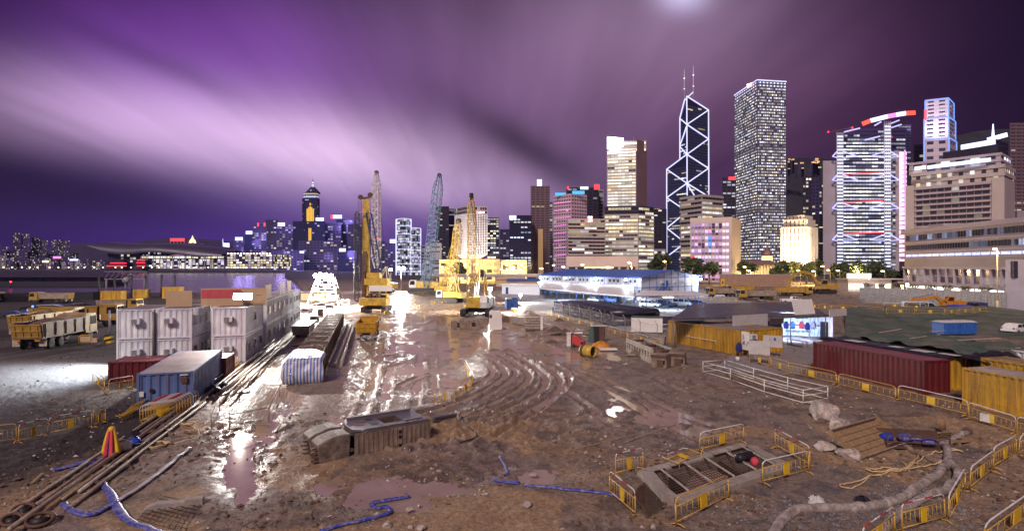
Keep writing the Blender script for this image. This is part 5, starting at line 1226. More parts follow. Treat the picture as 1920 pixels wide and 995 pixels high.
r = thing('bucket', 'white plastic bucket below the dark coat by the yellow container', 'bucket', gp(1383, 676)); MB().lathe([(.17, 0), (.22, .4), (.2, .4), (.15, .05)], n=12).build('pail', Mt['white_paint'], r); MB().tube([(-.2, 0, .38), (-.12, 0, .22), (.12, -.16, .2), (.2, 0, .38)], .012, 4).build('handle', Mt['grey_steel'], r)
def offices():
 K = Vector((39.2, 172.0)); E = Vector((10.6, 213.0)); u = (E - K).normalized(); n = Vector((u.y, -u.x)); n = n if n.x > 0 else -n
 L = (E - K).length; Wd = 27.0; ang = math.atan2(u.y, u.x)
 r = thing('site_office', 'long two storey white site office with blue roof and blue wall battens', 'site office', (K.x, K.y, 0), ang)
 s = -1 if Vector((-u.y, u.x)).dot(n) < 0 else 1       # local +y*s is to the right, away
 ez, rz = 6.2, 8.3
 def y(v): return s * v
 MB().prism(ccw([(0, 0), (L, 0), (L, y(Wd)), (0, y(Wd))]), 0, ez).build('wall', Mt['office_wall'], r)
 for x0, x1 in ((-.02, .3), (L - .3, L + .02)):
  MB().add([(x, yy, z) for x in (x0, x1) for yy, z in ((0, ez), (y(Wd / 2), rz - .1), (y(Wd), ez))], [(0, 1, 2), (3, 5, 4), (0, 3, 4, 1), (1, 4, 5, 2)]).build('gable', Mt['office_wall'], r)
 b = MB(); o = 1.1
 for sg in (0, 1):
  ya, yb = (y(-o), y(Wd / 2)) if sg == 0 else (y(Wd + o), y(Wd / 2)); za = ez - .12
  n_ = 60
  for k in range(n_):
   xa = -o + (L + 2 * o) * k / n_; xb = -o + (L + 2 * o) * (k + .8) / n_
   b.hexa([(xa, ya, za), (xb, ya, za), (xb, yb, rz), (xa, yb, rz)], [(xa, ya, za + .1), (xb, ya, za + .1), (xb, yb, rz + .1), (xa, yb, rz + .1)])
  b.hexa([(-o, ya, za - .02), (L + o, ya, za - .02), (L + o, yb, rz - .02), (-o, yb, rz - .02)], [(-o, ya, za + .05), (L + o, ya, za + .05), (L + o, yb, rz + .05), (-o, yb, rz + .05)])
 b.build('roof', Mt['office_blue'], r)
 b = MB(); nb = 28
 for k in range(nb + 1): x = L * k / nb; b.box(x - .07, x + .07, min(y(-.06), 0), max(y(-.06), 0), 0, ez - .1)
 for z in (3.05, ez - .25): b.box(0, L, min(y(-.08), 0), max(y(-.08), 0), z - .1, z + .1)
 for k in range(9): v = Wd * k / 8; h = ez + (rz - ez) * (1 - abs(v - Wd / 2) / (Wd / 2)) - .15; b.box(-.08, 0, y(v) - .09, y(v) + .09, 0, h)
 for z in (3.05, ez - .25): b.box(-.1, 0, min(0, y(Wd)), max(0, y(Wd)), z - .1, z + .1)
 b.build('batten', Mt['office_blue'], r)
 for lv in (0, 1):
  for k in range(nb):
   if (k * 7 + lv * 3) % 4 == 3: continue
   x = L * (k + .5) / nb; w = MB().box(x - .5, x + .5, min(y(-.07), 0), max(y(-.07), 0), lv * 3.05 + 1.3, lv * 3.05 + 2.35).build('window', Mt['white_paint'], r)
   MB().box(x - .44, x - .03, min(y(-.09), y(-.06)), max(y(-.09), y(-.06)), lv * 3.05 + 1.36, lv * 3.05 + 2.29).box(x + .03, x + .44, min(y(-.09), y(-.06)), max(y(-.09), y(-.06)), lv * 3.05 + 1.36, lv * 3.05 + 2.29).build('pane', GLASS, w)
 for v in (9, 15, 20): aircon(r, 0, y(v), 4.2, -1, 0, .8, .6, .5)
 b = MB();
 for k in range(16):
  f = k / 15; v = 3.5 + 6 * f; b.box(-1.4, -.15, min(y(v), y(v + .38)), max(y(v), y(v + .38)), .1 + 3.0 * f, .16 + 3.0 * f)
 b.box(-1.4, -.12, min(y(9.6), y(12.5)), max(y(9.6), y(12.5)), 3.05, 3.15); b.build('stair_tread', Mt['office_blue'], r)
 b = MB()
 for x in (-1.4, -.2):
  b.bar((x, y(3.4), .1), (x, y(9.7), 3.1), .1, .28); b.bar((x, y(3.4), 1.1), (x, y(9.7), 4.1), .06); b.bar((x, y(9.7), 4.1), (x, y(12.5), 4.1), .06)
  for v in (3.4, 6.5, 9.7, 12.5): z = max(0, min(3.1, (v - 3.4) / 6.3 * 3)); b.bar((x, y(v), z), (x, y(v), z + 1.05), .05)
  for v in (9.7, 12.5): b.bar((x, y(v), 0), (x, y(v), 3.1), .1)
 b.build('stair_rail', Mt['office_blue'], r)
 MB().box(-.1, -.02, min(y(11), y(12)), max(y(11), y(12)), 3.15, 5.2).build('door', Mt['office_blue'], r)
 return K, u, n, L, Wd
OK_, OU, ON, OL, OW = offices()
canopy('long white roofed car shelter on blue posts along the office front', [gp(1190, 556, 3.0).xy, gp(1012, 540, 3.0).xy, OK_ + OU * OL * 1.0 - ON * 1.4, OK_ + OU * 2 - ON * 1.4], 3.0, Mt['white_paint'], [(u / 13, .02) for u in range(14)] + [(u / 13, .5) for u in range(14)], slope=(-.1, -.1, .55, .55), postm='office_blue', name='car_shelter')
canopy('white roofed car shelter on blue posts before the office gable', [gp(1192, 554, 3.3).xy, gp(1330, 553, 3.3).xy, gp(1302, 546, 3.7).xy, gp(1206, 545, 3.7).xy], 3.3, Mt['white_paint'], [(u / 7, .03) for u in range(8)] + [(0, .95), (.5, .95), (1, .95)], slope=(0, 0, .4, .4), postm='office_blue', name='car_shelter')
def wshed():
 a = xy(941, 196); b = xy(1012, 188); c = (a + b) / 2; L = (b - a).length; r = thing('white_shed', 'long low overlit white shed with one dark doorway left of the site office', 'shed', (c.x, c.y, 0), math.atan2((b - a).y, (b - a).x))
 MB().box(-L / 2, L / 2, 0, 6, 0, 3.2).build('wall', Mt['office_wall'], r); MB().box(-L / 2 - .4, L / 2 + .4, -.5, 6.4, 3.2, 3.42).build('roof', Mt['white_paint'], r); MB().box(-L / 2 + 1.6, -L / 2 + 2.6, -.06, .02, .05, 2.3).build('doorway', Mt['cloth_navy'], r)
wshed()
for i, (x0, x1, yt, Y, m) in enumerate([(950, 1010, 524, 240, 'office_blue'), (930, 985, 521, 265, 'tan_board')]):
 a = xy(x0, Y); b = xy(x1, Y); r = thing('low_shed', ['low blue roofed shed behind the white shed', 'low tan roofed shed behind the blue roofed one'][i], 'shed', ((a.x + b.x) / 2, Y, 0)); w = (b.x - a.x) / 2
 MB().box(-w, w, 0, 7, 0, zz(yt, Y) - .5).build('wall', Mt['tan_board'], r); MB().hexa([(-w - .4, -.6, zz(yt, Y) - .5), (w + .4, -.6, zz(yt, Y) - .5), (w + .4, 7.6, zz(yt, Y) - .5), (-w - .4, 7.6, zz(yt, Y) - .5)], [(-w + .2, 2.5, zz(yt, Y) + .4), (w - .2, 2.5, zz(yt, Y) + .4), (w - .2, 4.5, zz(yt, Y) + .4), (-w + .2, 4.5, zz(yt, Y) + .4)]).build('roof', Mt[m], r)
def wheel(r, x, y, rad, w, rim='grey_steel', rz=None):
 s = 1 if y > 0 else -1
 t = MB().lathe([(rad * .62, -w / 2), (rad * .93, -w / 2), (rad, -w * .3), (rad, w * .3), (rad * .93, w / 2), (rad * .62, w / 2)], (x, y, rad if rz is None else rz), 16, 'y').build('wheel', Mt['rubber'], r)
 MB().lathe([(rad * .1, w * .3 * 1), (rad * .3, w * .34), (rad * .56, w * .5), (rad * .64, w * .52), (rad * .64, w * .3)] if s < 0 else [(rad * .64, -w * .3), (rad * .64, -w * .52), (rad * .56, -w * .5), (rad * .3, -w * .34), (rad * .1, -w * .3)], (x, y, rad if rz is None else rz), 12, 'y').build('rim', Mt[rim], t)
def dump_truck(label, loc, ang, bed='pale_bed', cab='truck_yellow', load=True, L=8.2, z=0.0, s=1.0, group='dump trucks on the site', tail='truck_yellow'):
 r = thing('dump_truck', label, 'dump truck', (loc[0], loc[1], z), ang, group); r.scale = (s, s, s)
 h = L / 2; W = 1.22
 MB().box(-h + .4, h - .5, -.45, .45, .72, .98).box(h - 2.2, h - .1, -1.0, 1.0, .62, .8).build('chassis', Mt['dark_steel'], r)
 c0 = h - 1.95
 fix_normals(MB().prof([(c0, .8), (h, .8), (h, 1.55), (h - .12, 2.55), (h - .3, 2.72), (c0, 2.72)], -W, W).build('cab', Mt[cab], r))
 g = MB().hexa([(h + .0, -W * .86, 1.62), (h + .03, -W * .86, 1.62), (h + .03, W * .86, 1.62), (h, W * .86, 1.62)], [(h - .12, -W * .86, 2.45), (h - .09, -W * .86, 2.45), (h - .09, W * .86, 2.45), (h - .12, W * .86, 2.45)]); g.build('windscreen', GLASS, r)
 for y in (-W - .012, W + .012):
  g = MB().prof([(c0 + .75, 1.62), (h - .12, 1.62), (h - .28, 2.42), (c0 + .75, 2.42)], y - .012, y + .012); g.build('side_window', GLASS, r)
  MB().bar((h + .15, y * 1.12, 1.9), (h + .15, y * 1.12, 2.4), .22, .08).build('mirror', Mt['black'], r)
  d = MB().prof([(c0 + .68, .95), (h - .1, .95), (h - .1, 1.58), (c0 + .68, 1.58)], y - .02, y + .015); d.build('door', Mt[cab], r)
 for y in (-.85, .85): MB().box(h, h + .05, y - .2, y + .2, .98, 1.16).build('headlight', Mt['white_paint'], r)
 MB().box(h - .05, h + .1, -W, W, .55, .86).build('bumper', Mt['grey_steel'], r)
 MB().box(h + .0, h + .03, -.6, .6, 1.1, 1.45).build('grille', Mt['black'], r)
 x0, x1 = -h, h - 2.15; b = MB(); zb, zt = 1.15, 2.35
 b.box(x0, x1, -W, W, zb - .12, zb)
 for y, q in ((-W, -1), (W, 1)):
  b.hexa([(x0 + .1, y - .06, zb), (x1, y - .06, zb), (x1, y + .06, zb), (x0 + .1, y + .06, zb)], [(x0 - .15, y - .06, zt), (x1, y - .06, zt), (x1, y + .06, zt), (x0 - .15, y + .06, zt)])
  for k in range(5): x = x0 + .3 + (x1 - x0 - .4) * k / 4; b.box(x - .07, x + .07, min(y, y + q * .14), max(y, y + q * .14), zb, zt)
  b.box(x0 - .15, x1, y - .1, y + .1, zt, zt + .1)
 b.box(x1 - .1, x1, -W, W, zb, zt + .25); b.box(x1 - .1, x1 + .8, -W, W, zt + .2, zt + .28)
 b.build('tipper_bed', Mt[bed], r)
 t = MB().hexa([(x0 + .02, -W + .07, zb - .1), (x0 + .1, -W + .07, zb - .1), (x0 + .1, W - .07, zb - .1), (x0 + .02, W - .07, zb - .1)], [(x0 - .23, -W + .07, zt - .05), (x0 - .15, -W + .07, zt - .05), (x0 - .15, W - .07, zt - .05), (x0 - .23, W - .07, zt - .05)])
 for y in (-.9, -.3, .3, .9): t.bar((x0 - .02, y, zb), (x0 - .22, y, zt - .1), .1)
 for f in (.05, .5, .95): t.bar((x0 - .01 - .22 * f, -W + .07, zb + f * (zt - zb) - .02), (x0 - .01 - .22 * f, W - .07, zb + f * (zt - zb) - .02), .1)
 t.build('tailgate', Mt[tail], r)
 if load:
  n = 10; P = []
  for i in range(n + 1):
   P.append([(x0 + .05 + (x1 - x0 - .15) * i / n, -W + .08 + (2 * W - .16) * j / 6, zt - .35 + .55 * math.sin(PI * i / n) * math.sin(PI * j / 6) + .12 * R.random()) for j in range(7)])
  MB().grid(P).build('load', Mt['soil'], r)
 for x in (h - 1.2, -h + 2.6, -h + 1.25):
  for y in (-W + .16, W - .16): wheel(r, x, y, .5, .3)
 b = MB()
 for y in (-W + .16, W - .16):
  for x in (-h + .35,): b.box(x - .05, x, y - .3, y + .3, .35, .95)
 b.build('mudflap', Mt['pale_steel'], r)
 for y in (-.8, .8): MB().box(x0 + .02, x0 + .07, y - .22, y + .22, .82, .96).build('tail_light', Mt['orange'], r)
 return r
def face(a, b): return math.atan2(b[1] - a[1], b[0] - a[0])
def car(label, loc, ang, L=4.7, kind='suv', paint='white_car', z=0, group=None, cat='car'):
 r = thing({'van': 'parked_van', 'pickup': 'pickup_truck'}.get(kind, 'parked_car'), label, cat, (loc[0], loc[1], z), ang, group); h = L / 2; W = .92
 if kind == 'van': side = [(-h, .45), (h, .4), (h + .02, .85), (h - .35, 1.15), (h - 1.1, 1.95), (h - 1.5, 2.05), (-h + .1, 2.05), (-h, 1.9)]; wins = [[(h - .55, 1.2), (h - 1.15, 1.85), (h - 1.75, 1.85), (h - 1.75, 1.2)], [(h - 1.9, 1.2), (h - 1.9, 1.85), (h - 3.1, 1.85), (h - 3.1, 1.2)], [(h - 3.25, 1.2), (h - 3.25, 1.85), (-h + .25, 1.85), (-h + .2, 1.2)]]; ws = ((h - .38, 1.18), (h - 1.08, 1.9))
 elif kind == 'pickup': side = [(-h, .45), (h, .4), (h + .02, .8), (h - .3, 1.0), (h - 1.25, 1.08), (h - 1.9, 1.68), (h - 2.9, 1.7), (h - 3.1, 1.08), (-h, 1.05)]; wins = [[(h - 1.4, 1.12), (h - 1.95, 1.6), (h - 2.2, 1.6), (h - 2.2, 1.12)], [(h - 2.3, 1.12), (h - 2.3, 1.6), (h - 2.85, 1.6), (h - 2.98, 1.12)]]; ws = ((h - 1.3, 1.12), (h - 1.86, 1.64))
 elif kind == 'suv': side = [(-h, .45), (h, .42), (h + .03, .85), (h - .25, 1.05), (h - 1.2, 1.13), (h - 1.95, 1.72), (h - 2.4, 1.8), (-h + .35, 1.78), (-h, 1.15)]; wins = [[(h - 1.4, 1.17), (h - 2.0, 1.65), (h - 2.45, 1.68), (h - 2.45, 1.17)], [(h - 2.58, 1.17), (h - 2.58, 1.68), (h - 3.4, 1.68), (h - 3.4, 1.17)], [(h - 3.5, 1.17), (h - 3.5, 1.68), (-h + .38, 1.65), (-h + .2, 1.17)]]; ws = ((h - 1.25, 1.17), (h - 1.9, 1.68))
 else: side = [(-h, .42), (h, .38), (h + .02, .72), (h - .3, .9), (h - 1.15, .98), (h - 1.85, 1.42), (h - 2.3, 1.5), (-h + .9, 1.47), (-h + .25, 1.02), (-h, .95)]; wins = [[(h - 1.35, 1.0), (h - 1.9, 1.38), (h - 2.35, 1.42), (h - 2.35, 1.0)], [(h - 2.45, 1.0), (h - 2.45, 1.42), (-h + 1.0, 1.4), (-h + .6, 1.02)]]; ws = ((h - 1.2, 1.0), (h - 1.83, 1.39))
 n = len(side); b = MB(); zt = max(p[1] for p in side); rows = []
 for f in (-1, -.9, 0, .9, 1):
  rows.append([(p[0] * (1 if abs(f) < 1 else .985), f * W * (1 - .17 * max(0, (p[1] - 1.0)) / (zt - .99)), p[1] + (0 if abs(f) < 1 else -.02)) for p in side])
 vs = [p for row in rows for p in row]; fs = []
 for i in range(4):
  for j in range(n): k = (j + 1) % n; fs.append((i * n + j, i * n + k, (i + 1) * n + k, (i + 1) * n + j))
 fs.append(tuple(range(n - 1, -1, -1))); fs.append(tuple(4 * n + j for j in range(n))); b.add(vs, fs)
 body = b.build('body', Mt[paint], r); fix_normals(body); bevel(body, .05, 2)
 for w in wins:
  for sg in (-1, 1):
   m = MB(); fy = lambda z: sg * (W * (1 - .17 * max(0, z - 1.0) / (zt - .99)) + .008)
   m.add([(p[0], fy(p[1]), p[1]) for p in w] + [(p[0], fy(p[1]) - sg * .03, p[1]) for p in w], [(0, 1, 2, 3), (7, 6, 5, 4)]); m.build('side_window', GLASS, r)
 (xa, za), (xb, zb) = ws; k = .8
 MB().hexa([(xa - .02, -W * k, za), (xa + .03, -W * k, za), (xa + .03, W * k, za), (xa - .02, W * k, za)], [(xb - .02, -W * k * .88, zb), (xb + .03, -W * k * .88, zb), (xb + .03, W * k * .88, zb), (xb - .02, W * k * .88, zb)]).build('windscreen', GLASS, r)
 for sg in (-1, 1):
  MB().box(h - .06, h + .03, sg * W * .78 - .17, sg * W * .78 + .17, .66, .82).build('headlight', Mt['bright_board'], r); MB().box(-h - .02, -h + .05, sg * W * .8 - .12, sg * W * .8 + .12, .75, 1.0).build('tail_light', Mt['red_paint'], r)
  MB().box(h - 1.5, h - 1.35, sg * (W + .1) - .1, sg * (W + .1) + .1, 1.05, 1.2).build('mirror', Mt['black'], r)
  for x in (h - .85, -h + .85): wheel(r, x, sg * (W - .09), .34, .2)
 MB().box(h - .02, h + .05, -W * .5, W * .5, .5, .66).build('grille', Mt['black'], r)
 return r
def putdump(label, pa, pb, **k):
 a = gp(*pa).xy; b = gp(*pb).xy; c = (a + b) / 2; L = (b - a).length; return dump_truck(label, c, face(a, b), z=k.pop('z', 0), L=8.2, s=k.pop('s', L / 8.2), **k)
d1 = gp(90, 628); dump_truck('nearest left dump truck, ochre tailgate towards us and pale bed heaped with soil', (gp(82, 648).x + .5, gp(82, 648).y + 1.5), 1.72, 'pale_bed', s=1.3, L=8.4)
d2 = gp(100, 606); dump_truck('second left dump truck close behind the nearest one, ochre bed', (gp(60, 628).x, gp(60, 628).y + 3), 1.66, 'truck_yellow', s=1.25, L=8.8)
d3 = gp(165, 598); dump_truck('third left dump truck with its yellow cab side towards the white cabins', (gp(160, 614).x - 2.5, gp(160, 614).y + 2), .30, 'truck_yellow', s=1.3, L=9)
d4 = gp(226, 583); dump_truck('pale bedded dump truck just beyond the left cabin roofs', (d4.x, d4.y), -.1 + PI * .05, 'pale_bed', s=1.0, load=False)
d5 = gp(75, 567); dump_truck('distant left dump truck facing us with a pale bed beside a dark fence', (d5.x + 3, d5.y), PI + .1, 'pale_bed', s=1.05, L=8.8)
d6 = gp(-6, 566); dump_truck('dump truck cut off by the left picture edge', (d6.x - 3, d6.y), .1, 'truck_yellow', s=1.0)
d7 = gp(689, 637); dump_truck('yellow dumper seen from behind beside the rebar cage', (d7.x - .55, d7.y + 2.6), math.radians(100), 'yellow', 'yellow', load=False, L=6.8, s=1.02, tail='yellow')
dump_truck('dump truck with pale bed at the left of the right hand row', (gp(1350, 556).x + 1, gp(1350, 556).y + 1), PI + .12, 'pale_bed', L=9, s=1.08)
dump_truck('dump truck parked behind the leftmost of the right hand row', (gp(1382, 550).x + 2, gp(1382, 550).y + 3), PI + .08, 'truck_yellow', L=9, s=1.08)
dump_truck('yellow cabbed dump truck with clean pale bed, middle of the right hand row', (gp(1420, 562).x, gp(1420, 562).y + 1), PI + .06, 'pale_bed', L=9.3, s=1.12)
dump_truck('ochre dump truck with its cab to the right beneath the digger arm', (gp(1492, 554.5).x, gp(1492, 554.5).y + 1), -.04, 'truck_yellow', L=9.3, s=1.12, load=False)
car('white pickup parked in front of the right hand dump trucks', (gp(1485, 567).x, gp(1485, 567).y), -.12, 5.6, 'pickup', 'white_car')
car('silver blue van parked at the top of the green embankment', (gp(1569, 571).x, 112), -.35, 6.0, 'van', 'silver', z=1.2 - .6)
car('dark van at the far right of the embankment top', (gp(1775, 577).x - 8, 112), PI * .45, 4.6, 'van', 'navy', z=.6)
car('small white car half hidden at the right behind the green net slope', (gp(1855, 623).x + 3, gp(1855, 623).y - 1), .4, 4.2, 'sedan', 'white_car')
car('silver car at the right edge behind the slatted hut', (gp(1905, 632).x + 2.5, gp(1905, 632).y - 2), .9, 4.3, 'sedan', 'silver')
for i, (px, py, k, m, lab) in enumerate([(1222, 577, 'suv', 'white_car', 'white off road car parked under the gable car shelter'), (1251, 576, 'suv', 'navy', 'dark blue car next to the white off road car'), (1284, 575, 'van', 'silver', 'silver people carrier under the gable car shelter'), (1311, 574, 'sedan', 'navy', 'dark car parked rightmost under the gable car shelter'), (1118, 567, 'sedan', 'silver', 'silver car under the long shelter, left one'), (1150, 568, 'van', 'blue_paint', 'blue van under the long shelter')]):
 p = gp(px, py); car(lab, (p.x, p.y + 1.5), -.55 if i < 4 else -1.0, 4.6, k, m, group='cars parked under the shelters')
def bsheet(u, v):
 c = Vector((gp(1615, 571).x, 110.0)); x = (u - .5) * 5.6; y = (v - .5) * 2.6; hgt = 1.75 * (1 - abs(2 * u - 1) ** 5) * (1 - abs(2 * v - 1) ** 5); n = vnoise(np.array([u * 7]), np.array([v * 5]), 3)[0]
 return (c.x + x, c.y - y - x * .3, .55 + hgt * (.75 + .25 * n))
sheet('bright blue sheet covering a machine beside the silver van', bsheet, 22, 14, Mt['blue_tarp'])
def excavator(label, loc, ang, z=0, s=1.0, body='truck_yellow', arm=None, name='excavator'):
 r = thing(name, label, 'excavator', (loc[0], loc[1], z), ang, None); r.scale = (s, s, s)
 for y in (-1.15, 1.15):
  fix_normals(MB().prof([(-1.9, .35), (-1.6, .05), (1.6, .05), (1.9, .35), (1.9, .6), (1.6, .88), (-1.6, .88), (-1.9, .6)], y - .28, y + .28).build('crawler_track', Mt['dark_steel'], r))
 MB().box(-.9, .9, -.8, .8, .5, 1.0).build('undercarriage', Mt['dark_steel'], r)
 fix_normals(bevel(MB().prof([(-2.5, 1.05), (1.4, 1.05), (1.4, 1.7), (-.2, 1.75), (-.3, 2.1), (-2.4, 2.15), (-2.6, 1.8)], -1.3, 1.3).build('house', Mt[body], r), .06))
 fix_normals(MB().prof([(-.1, 1.76), (1.45, 1.76), (1.45, 2.3), (1.1, 3.0), (-.1, 3.0)], .3, 1.3).build('cab', Mt[body], r))
 MB().prof([(.1, 2.1), (1.3, 2.1), (1.3, 2.3), (1.0, 2.85), (.1, 2.85)], 1.3, 1.33).build('side_window', GLASS, r); MB().prof([(.1, 2.1), (1.3, 2.1), (1.3, 2.3), (1.0, 2.85), (.1, 2.85)], .27, .3).build('side_window', GLASS, r); MB().hexa([(1.45, .4, 1.85), (1.48, .4, 1.85), (1.48, 1.2, 1.85), (1.45, 1.2, 1.85)], [(1.18, .4, 2.9), (1.21, .4, 2.9), (1.21, 1.2, 2.9), (1.18, 1.2, 2.9)]).build('windscreen', GLASS, r)
 arm = arm or [(1.0, 1.6), (2.6, 4.2), (5.0, 4.6), (7.0, 3.6)]; st = [(7.0, 3.6), (7.7, 1.4)]
 b = MB();
 for i in range(len(arm) - 1): b.bar((arm[i][0], -.25, arm[i][1]), (arm[i + 1][0], -.25, arm[i + 1][1]), .45, .62 - .1 * i)
 b.build('boom', Mt[body], r); a = arm[-1]
 MB().bar((a[0] - .5, -.25, a[1] + .4), (a[0] + .75, -.25, a[1] - 2.4), .35, .42).build('stick', Mt[body], r)
 MB().bar((1.6, -.25, 1.9), (arm[1][0] + .9, -.25, arm[1][1] - .1), .14).bar((arm[1][0] + .6, -.25, arm[1][1] + .5), (a[0] - .4, -.25, a[1] + .55), .14).build('ram', Mt['grey_steel'], r)
 q = a[0] + .8; w = a[1] - 2.4
 fix_normals(MB().prof([(q, w + .1), (q + .35, w - .3), (q + .3, w - .9), (q - .3, w - 1.25), (q - .95, w - 1.1), (q - .55, w - .75), (q - .45, w - .2)], -.75, .25).build('bucket', Mt['dark_steel'], r))
 return r
e = gp(1560, 551); excavator('tracked digger with raised folded arm behind the right hand dump trucks', (e.x - 1, e.y + 3), PI + .05, 0, 1.65)
e = gp(1742, 580); excavator('small orange digger with its arm stretched low along the embankment top', (e.x - 5, 113), PI + .02, .8, .95, 'orange', [(1.0, 1.4), (2.6, 2.9), (5.5, 2.5), (8.2, 2.1)])
def lattice(b, a, c, w0, w1, n, r=.09, taper=.12):
 a = Vector(a); c = Vector(c); d = (c - a).normalized(); s = d.cross(Vector((0, 1, 0)));
 if s.length < .1: s = d.cross(Vector((1, 0, 0)))
 s.normalize(); t = d.cross(s).normalized(); P = []
 for i in range(n + 1):
  f = i / n; w = w0 + (w1 - w0) * f
  if f < taper: w *= .35 + .65 * f / taper
  if f > 1 - taper: w *= .35 + .65 * (1 - f) / taper
  p = a.lerp(c, f); P.append([p + s * w / 2 * x + t * w / 2 * y for x, y in ((-1, -1), (1, -1), (1, 1), (-1, 1))])
 for k in range(4):
  b.tube([q[k] for q in P], r, 5)
  l = (k + 1) % 4
  for i in range(n):
   if i % 2: b.bar(P[i][k], P[i + 1][l], r * 1.1)
   else: b.bar(P[i][l], P[i + 1][k], r * 1.1)
   b.bar(P[i][k], P[i][l], r)
 return b
def crane(label, base, ang, boom_foot, boom_tip, paint, boom_paint, w=1.5, n=26, s=1.0, r_=.09, hook=None, mast=True, counter=True, cab=True, group='crawler cranes on the site'):
 r = thing('crawler_crane', label, 'crane', (base[0], base[1], 0), ang, group); M4 = Matrix.Rotation(-ang, 4, 'Z')
 def lo(p): return M4 @ (Vector(p) - r.location)
 for y in (-1.9 * s, 1.9 * s): fix_normals(MB().prof([(-3.2 * s, .5 * s), (-2.8 * s, .05), (2.8 * s, .05), (3.2 * s, .5 * s), (3.2 * s, .8 * s), (2.8 * s, 1.15 * s), (-2.8 * s, 1.15 * s), (-3.2 * s, .8 * s)], y - .4 * s, y + .4 * s).build('crawler_track', Mt['dark_steel'], r))
 MB().box(-1.2 * s, 1.2 * s, -1.5 * s, 1.5 * s, .6 * s, 1.3 * s).build('undercarriage', Mt['dark_steel'], r)
 bevel(MB().box(-3.2 * s, 2.0 * s, -1.6 * s, 1.6 * s, 1.32 * s, 2.9 * s).build('house', Mt[paint], r), .08)
 if counter: bevel(MB().box(-4.3 * s, -3.22 * s, -1.7 * s, 1.7 * s, 1.2 * s, 2.7 * s).build('counterweight', Mt[paint], r), .1)
 if cab:
  fix_normals(MB().prof([(1.2 * s, 1.4 * s), (2.9 * s, 1.4 * s), (3.0 * s, 2.2 * s), (2.7 * s, 3.2 * s), (1.2 * s, 3.2 * s)], .7 * s, 1.8 * s).build('cab', Mt['white_paint'], r))
  for y in (.69 * s, 1.81 * s): MB().prof([(1.5 * s, 2.1 * s), (2.8 * s, 2.1 * s), (2.55 * s, 3.05 * s), (1.5 * s, 3.05 * s)], y - .015, y + .015).build('side_window', GLASS, r)
 b = MB(); lattice(b, lo(boom_foot), lo(boom_tip), w, w * .9, n, r_); b.build('boom', Mt[boom_paint], r)
 tip = lo(boom_tip); foot = lo(boom_foot)
 MB().lathe([(.2, -.35), (.75, -.3), (.75, .3), (.2, .35)], tip, 10, 'y').build('sheave', Mt['dark_steel'], r)
 if mast:
  g = Vector((-2.6 * s, 0, 2.9 * s)); tp = Vector((-1.9 * s, 0, 7.0 * s)); q = MB()
  for y in (-.9 * s, .9 * s): q.bar(g + Vector((0, y, 0)), tp + Vector((0, y * .5, 0)), .22 * s); q.bar(Vector((.6 * s, y, 2.9 * s)), tp + Vector((0, y * .5, 0)), .18 * s)
  q.build('gantry', Mt[boom_paint], r)
  q = MB()
  for y in (-.35, .35): q.bar(tp + Vector((0, y, 0)), tip + Vector((0, y * .6, -.4)), .06); q.bar(foot.lerp(tip, .02) + Vector((0, y, .4)), tip + Vector((0, y * .5, 0)), .05)
  q.build('pendant_cable', Mt['dark_steel'], r)
 if hook is not None:
  hk = lo(hook); q = MB()
  for y in (-.2, .2): q.bar(tip + Vector((0, y, 0)), hk + Vector((0, y, .6)), .05)
  q.build('hoist_rope', Mt['dark_steel'], r); MB().box(hk.x - .5, hk.x + .5, hk.y - .3, hk.y + .3, hk.z - .7, hk.z + .6).tube([hk + Vector((0, 0, -.7)), hk + Vector((.1, 0, -1.1)), hk + Vector((.35, 0, -1.35)), hk + Vector((.5, 0, -1.1))], .12, 6).build('hook_block', Mt['dark_steel'], r)
 return r
crane('blue lattice boom crawler crane with a long yellow base', gp(793, 549).xy, PI * .96, pt(799, 538, 197), pt(824, 328, 200), 'crane_yellow', 'boom_blue', 3.2, 24, 1.45, .13)
crane('yellow lattice crane leaning right in the middle distance', gp(842, 566).xy, PI * .9, pt(846, 556, 152), pt(860, 414, 156), 'crane_yellow', 'crane_yellow', 2.0, 17, 1.0, .09)
crane('slender yellow lattice crane behind the leaning one', gp(828, 552).xy, PI * .9, pt(826, 545, 192), pt(858, 440, 200), 'crane_yellow', 'crane_yellow', 1.7, 15, 1.0, .08, cab=False)
crane('nearest yellow crawler crane with tall lattice boom and hanging hook block', gp(898, 592).xy + Vector((0, 1.5)), -PI * .55, pt(884, 575, 111), pt(884, 368, 116), 'crane_yellow', 'crane_yellow', 1.5, 21, 1.25, .07, hook=pt(905, 512, 110))
crane('tall tan lattice crane directly behind the drilling rig, banner on its body', gp(712, 549).xy, PI * .93, pt(705, 502, 196), pt(706, 323, 200), 'crane_yellow', 'pale_steel', 2.4, 23, 1.35, .11, cab=False)
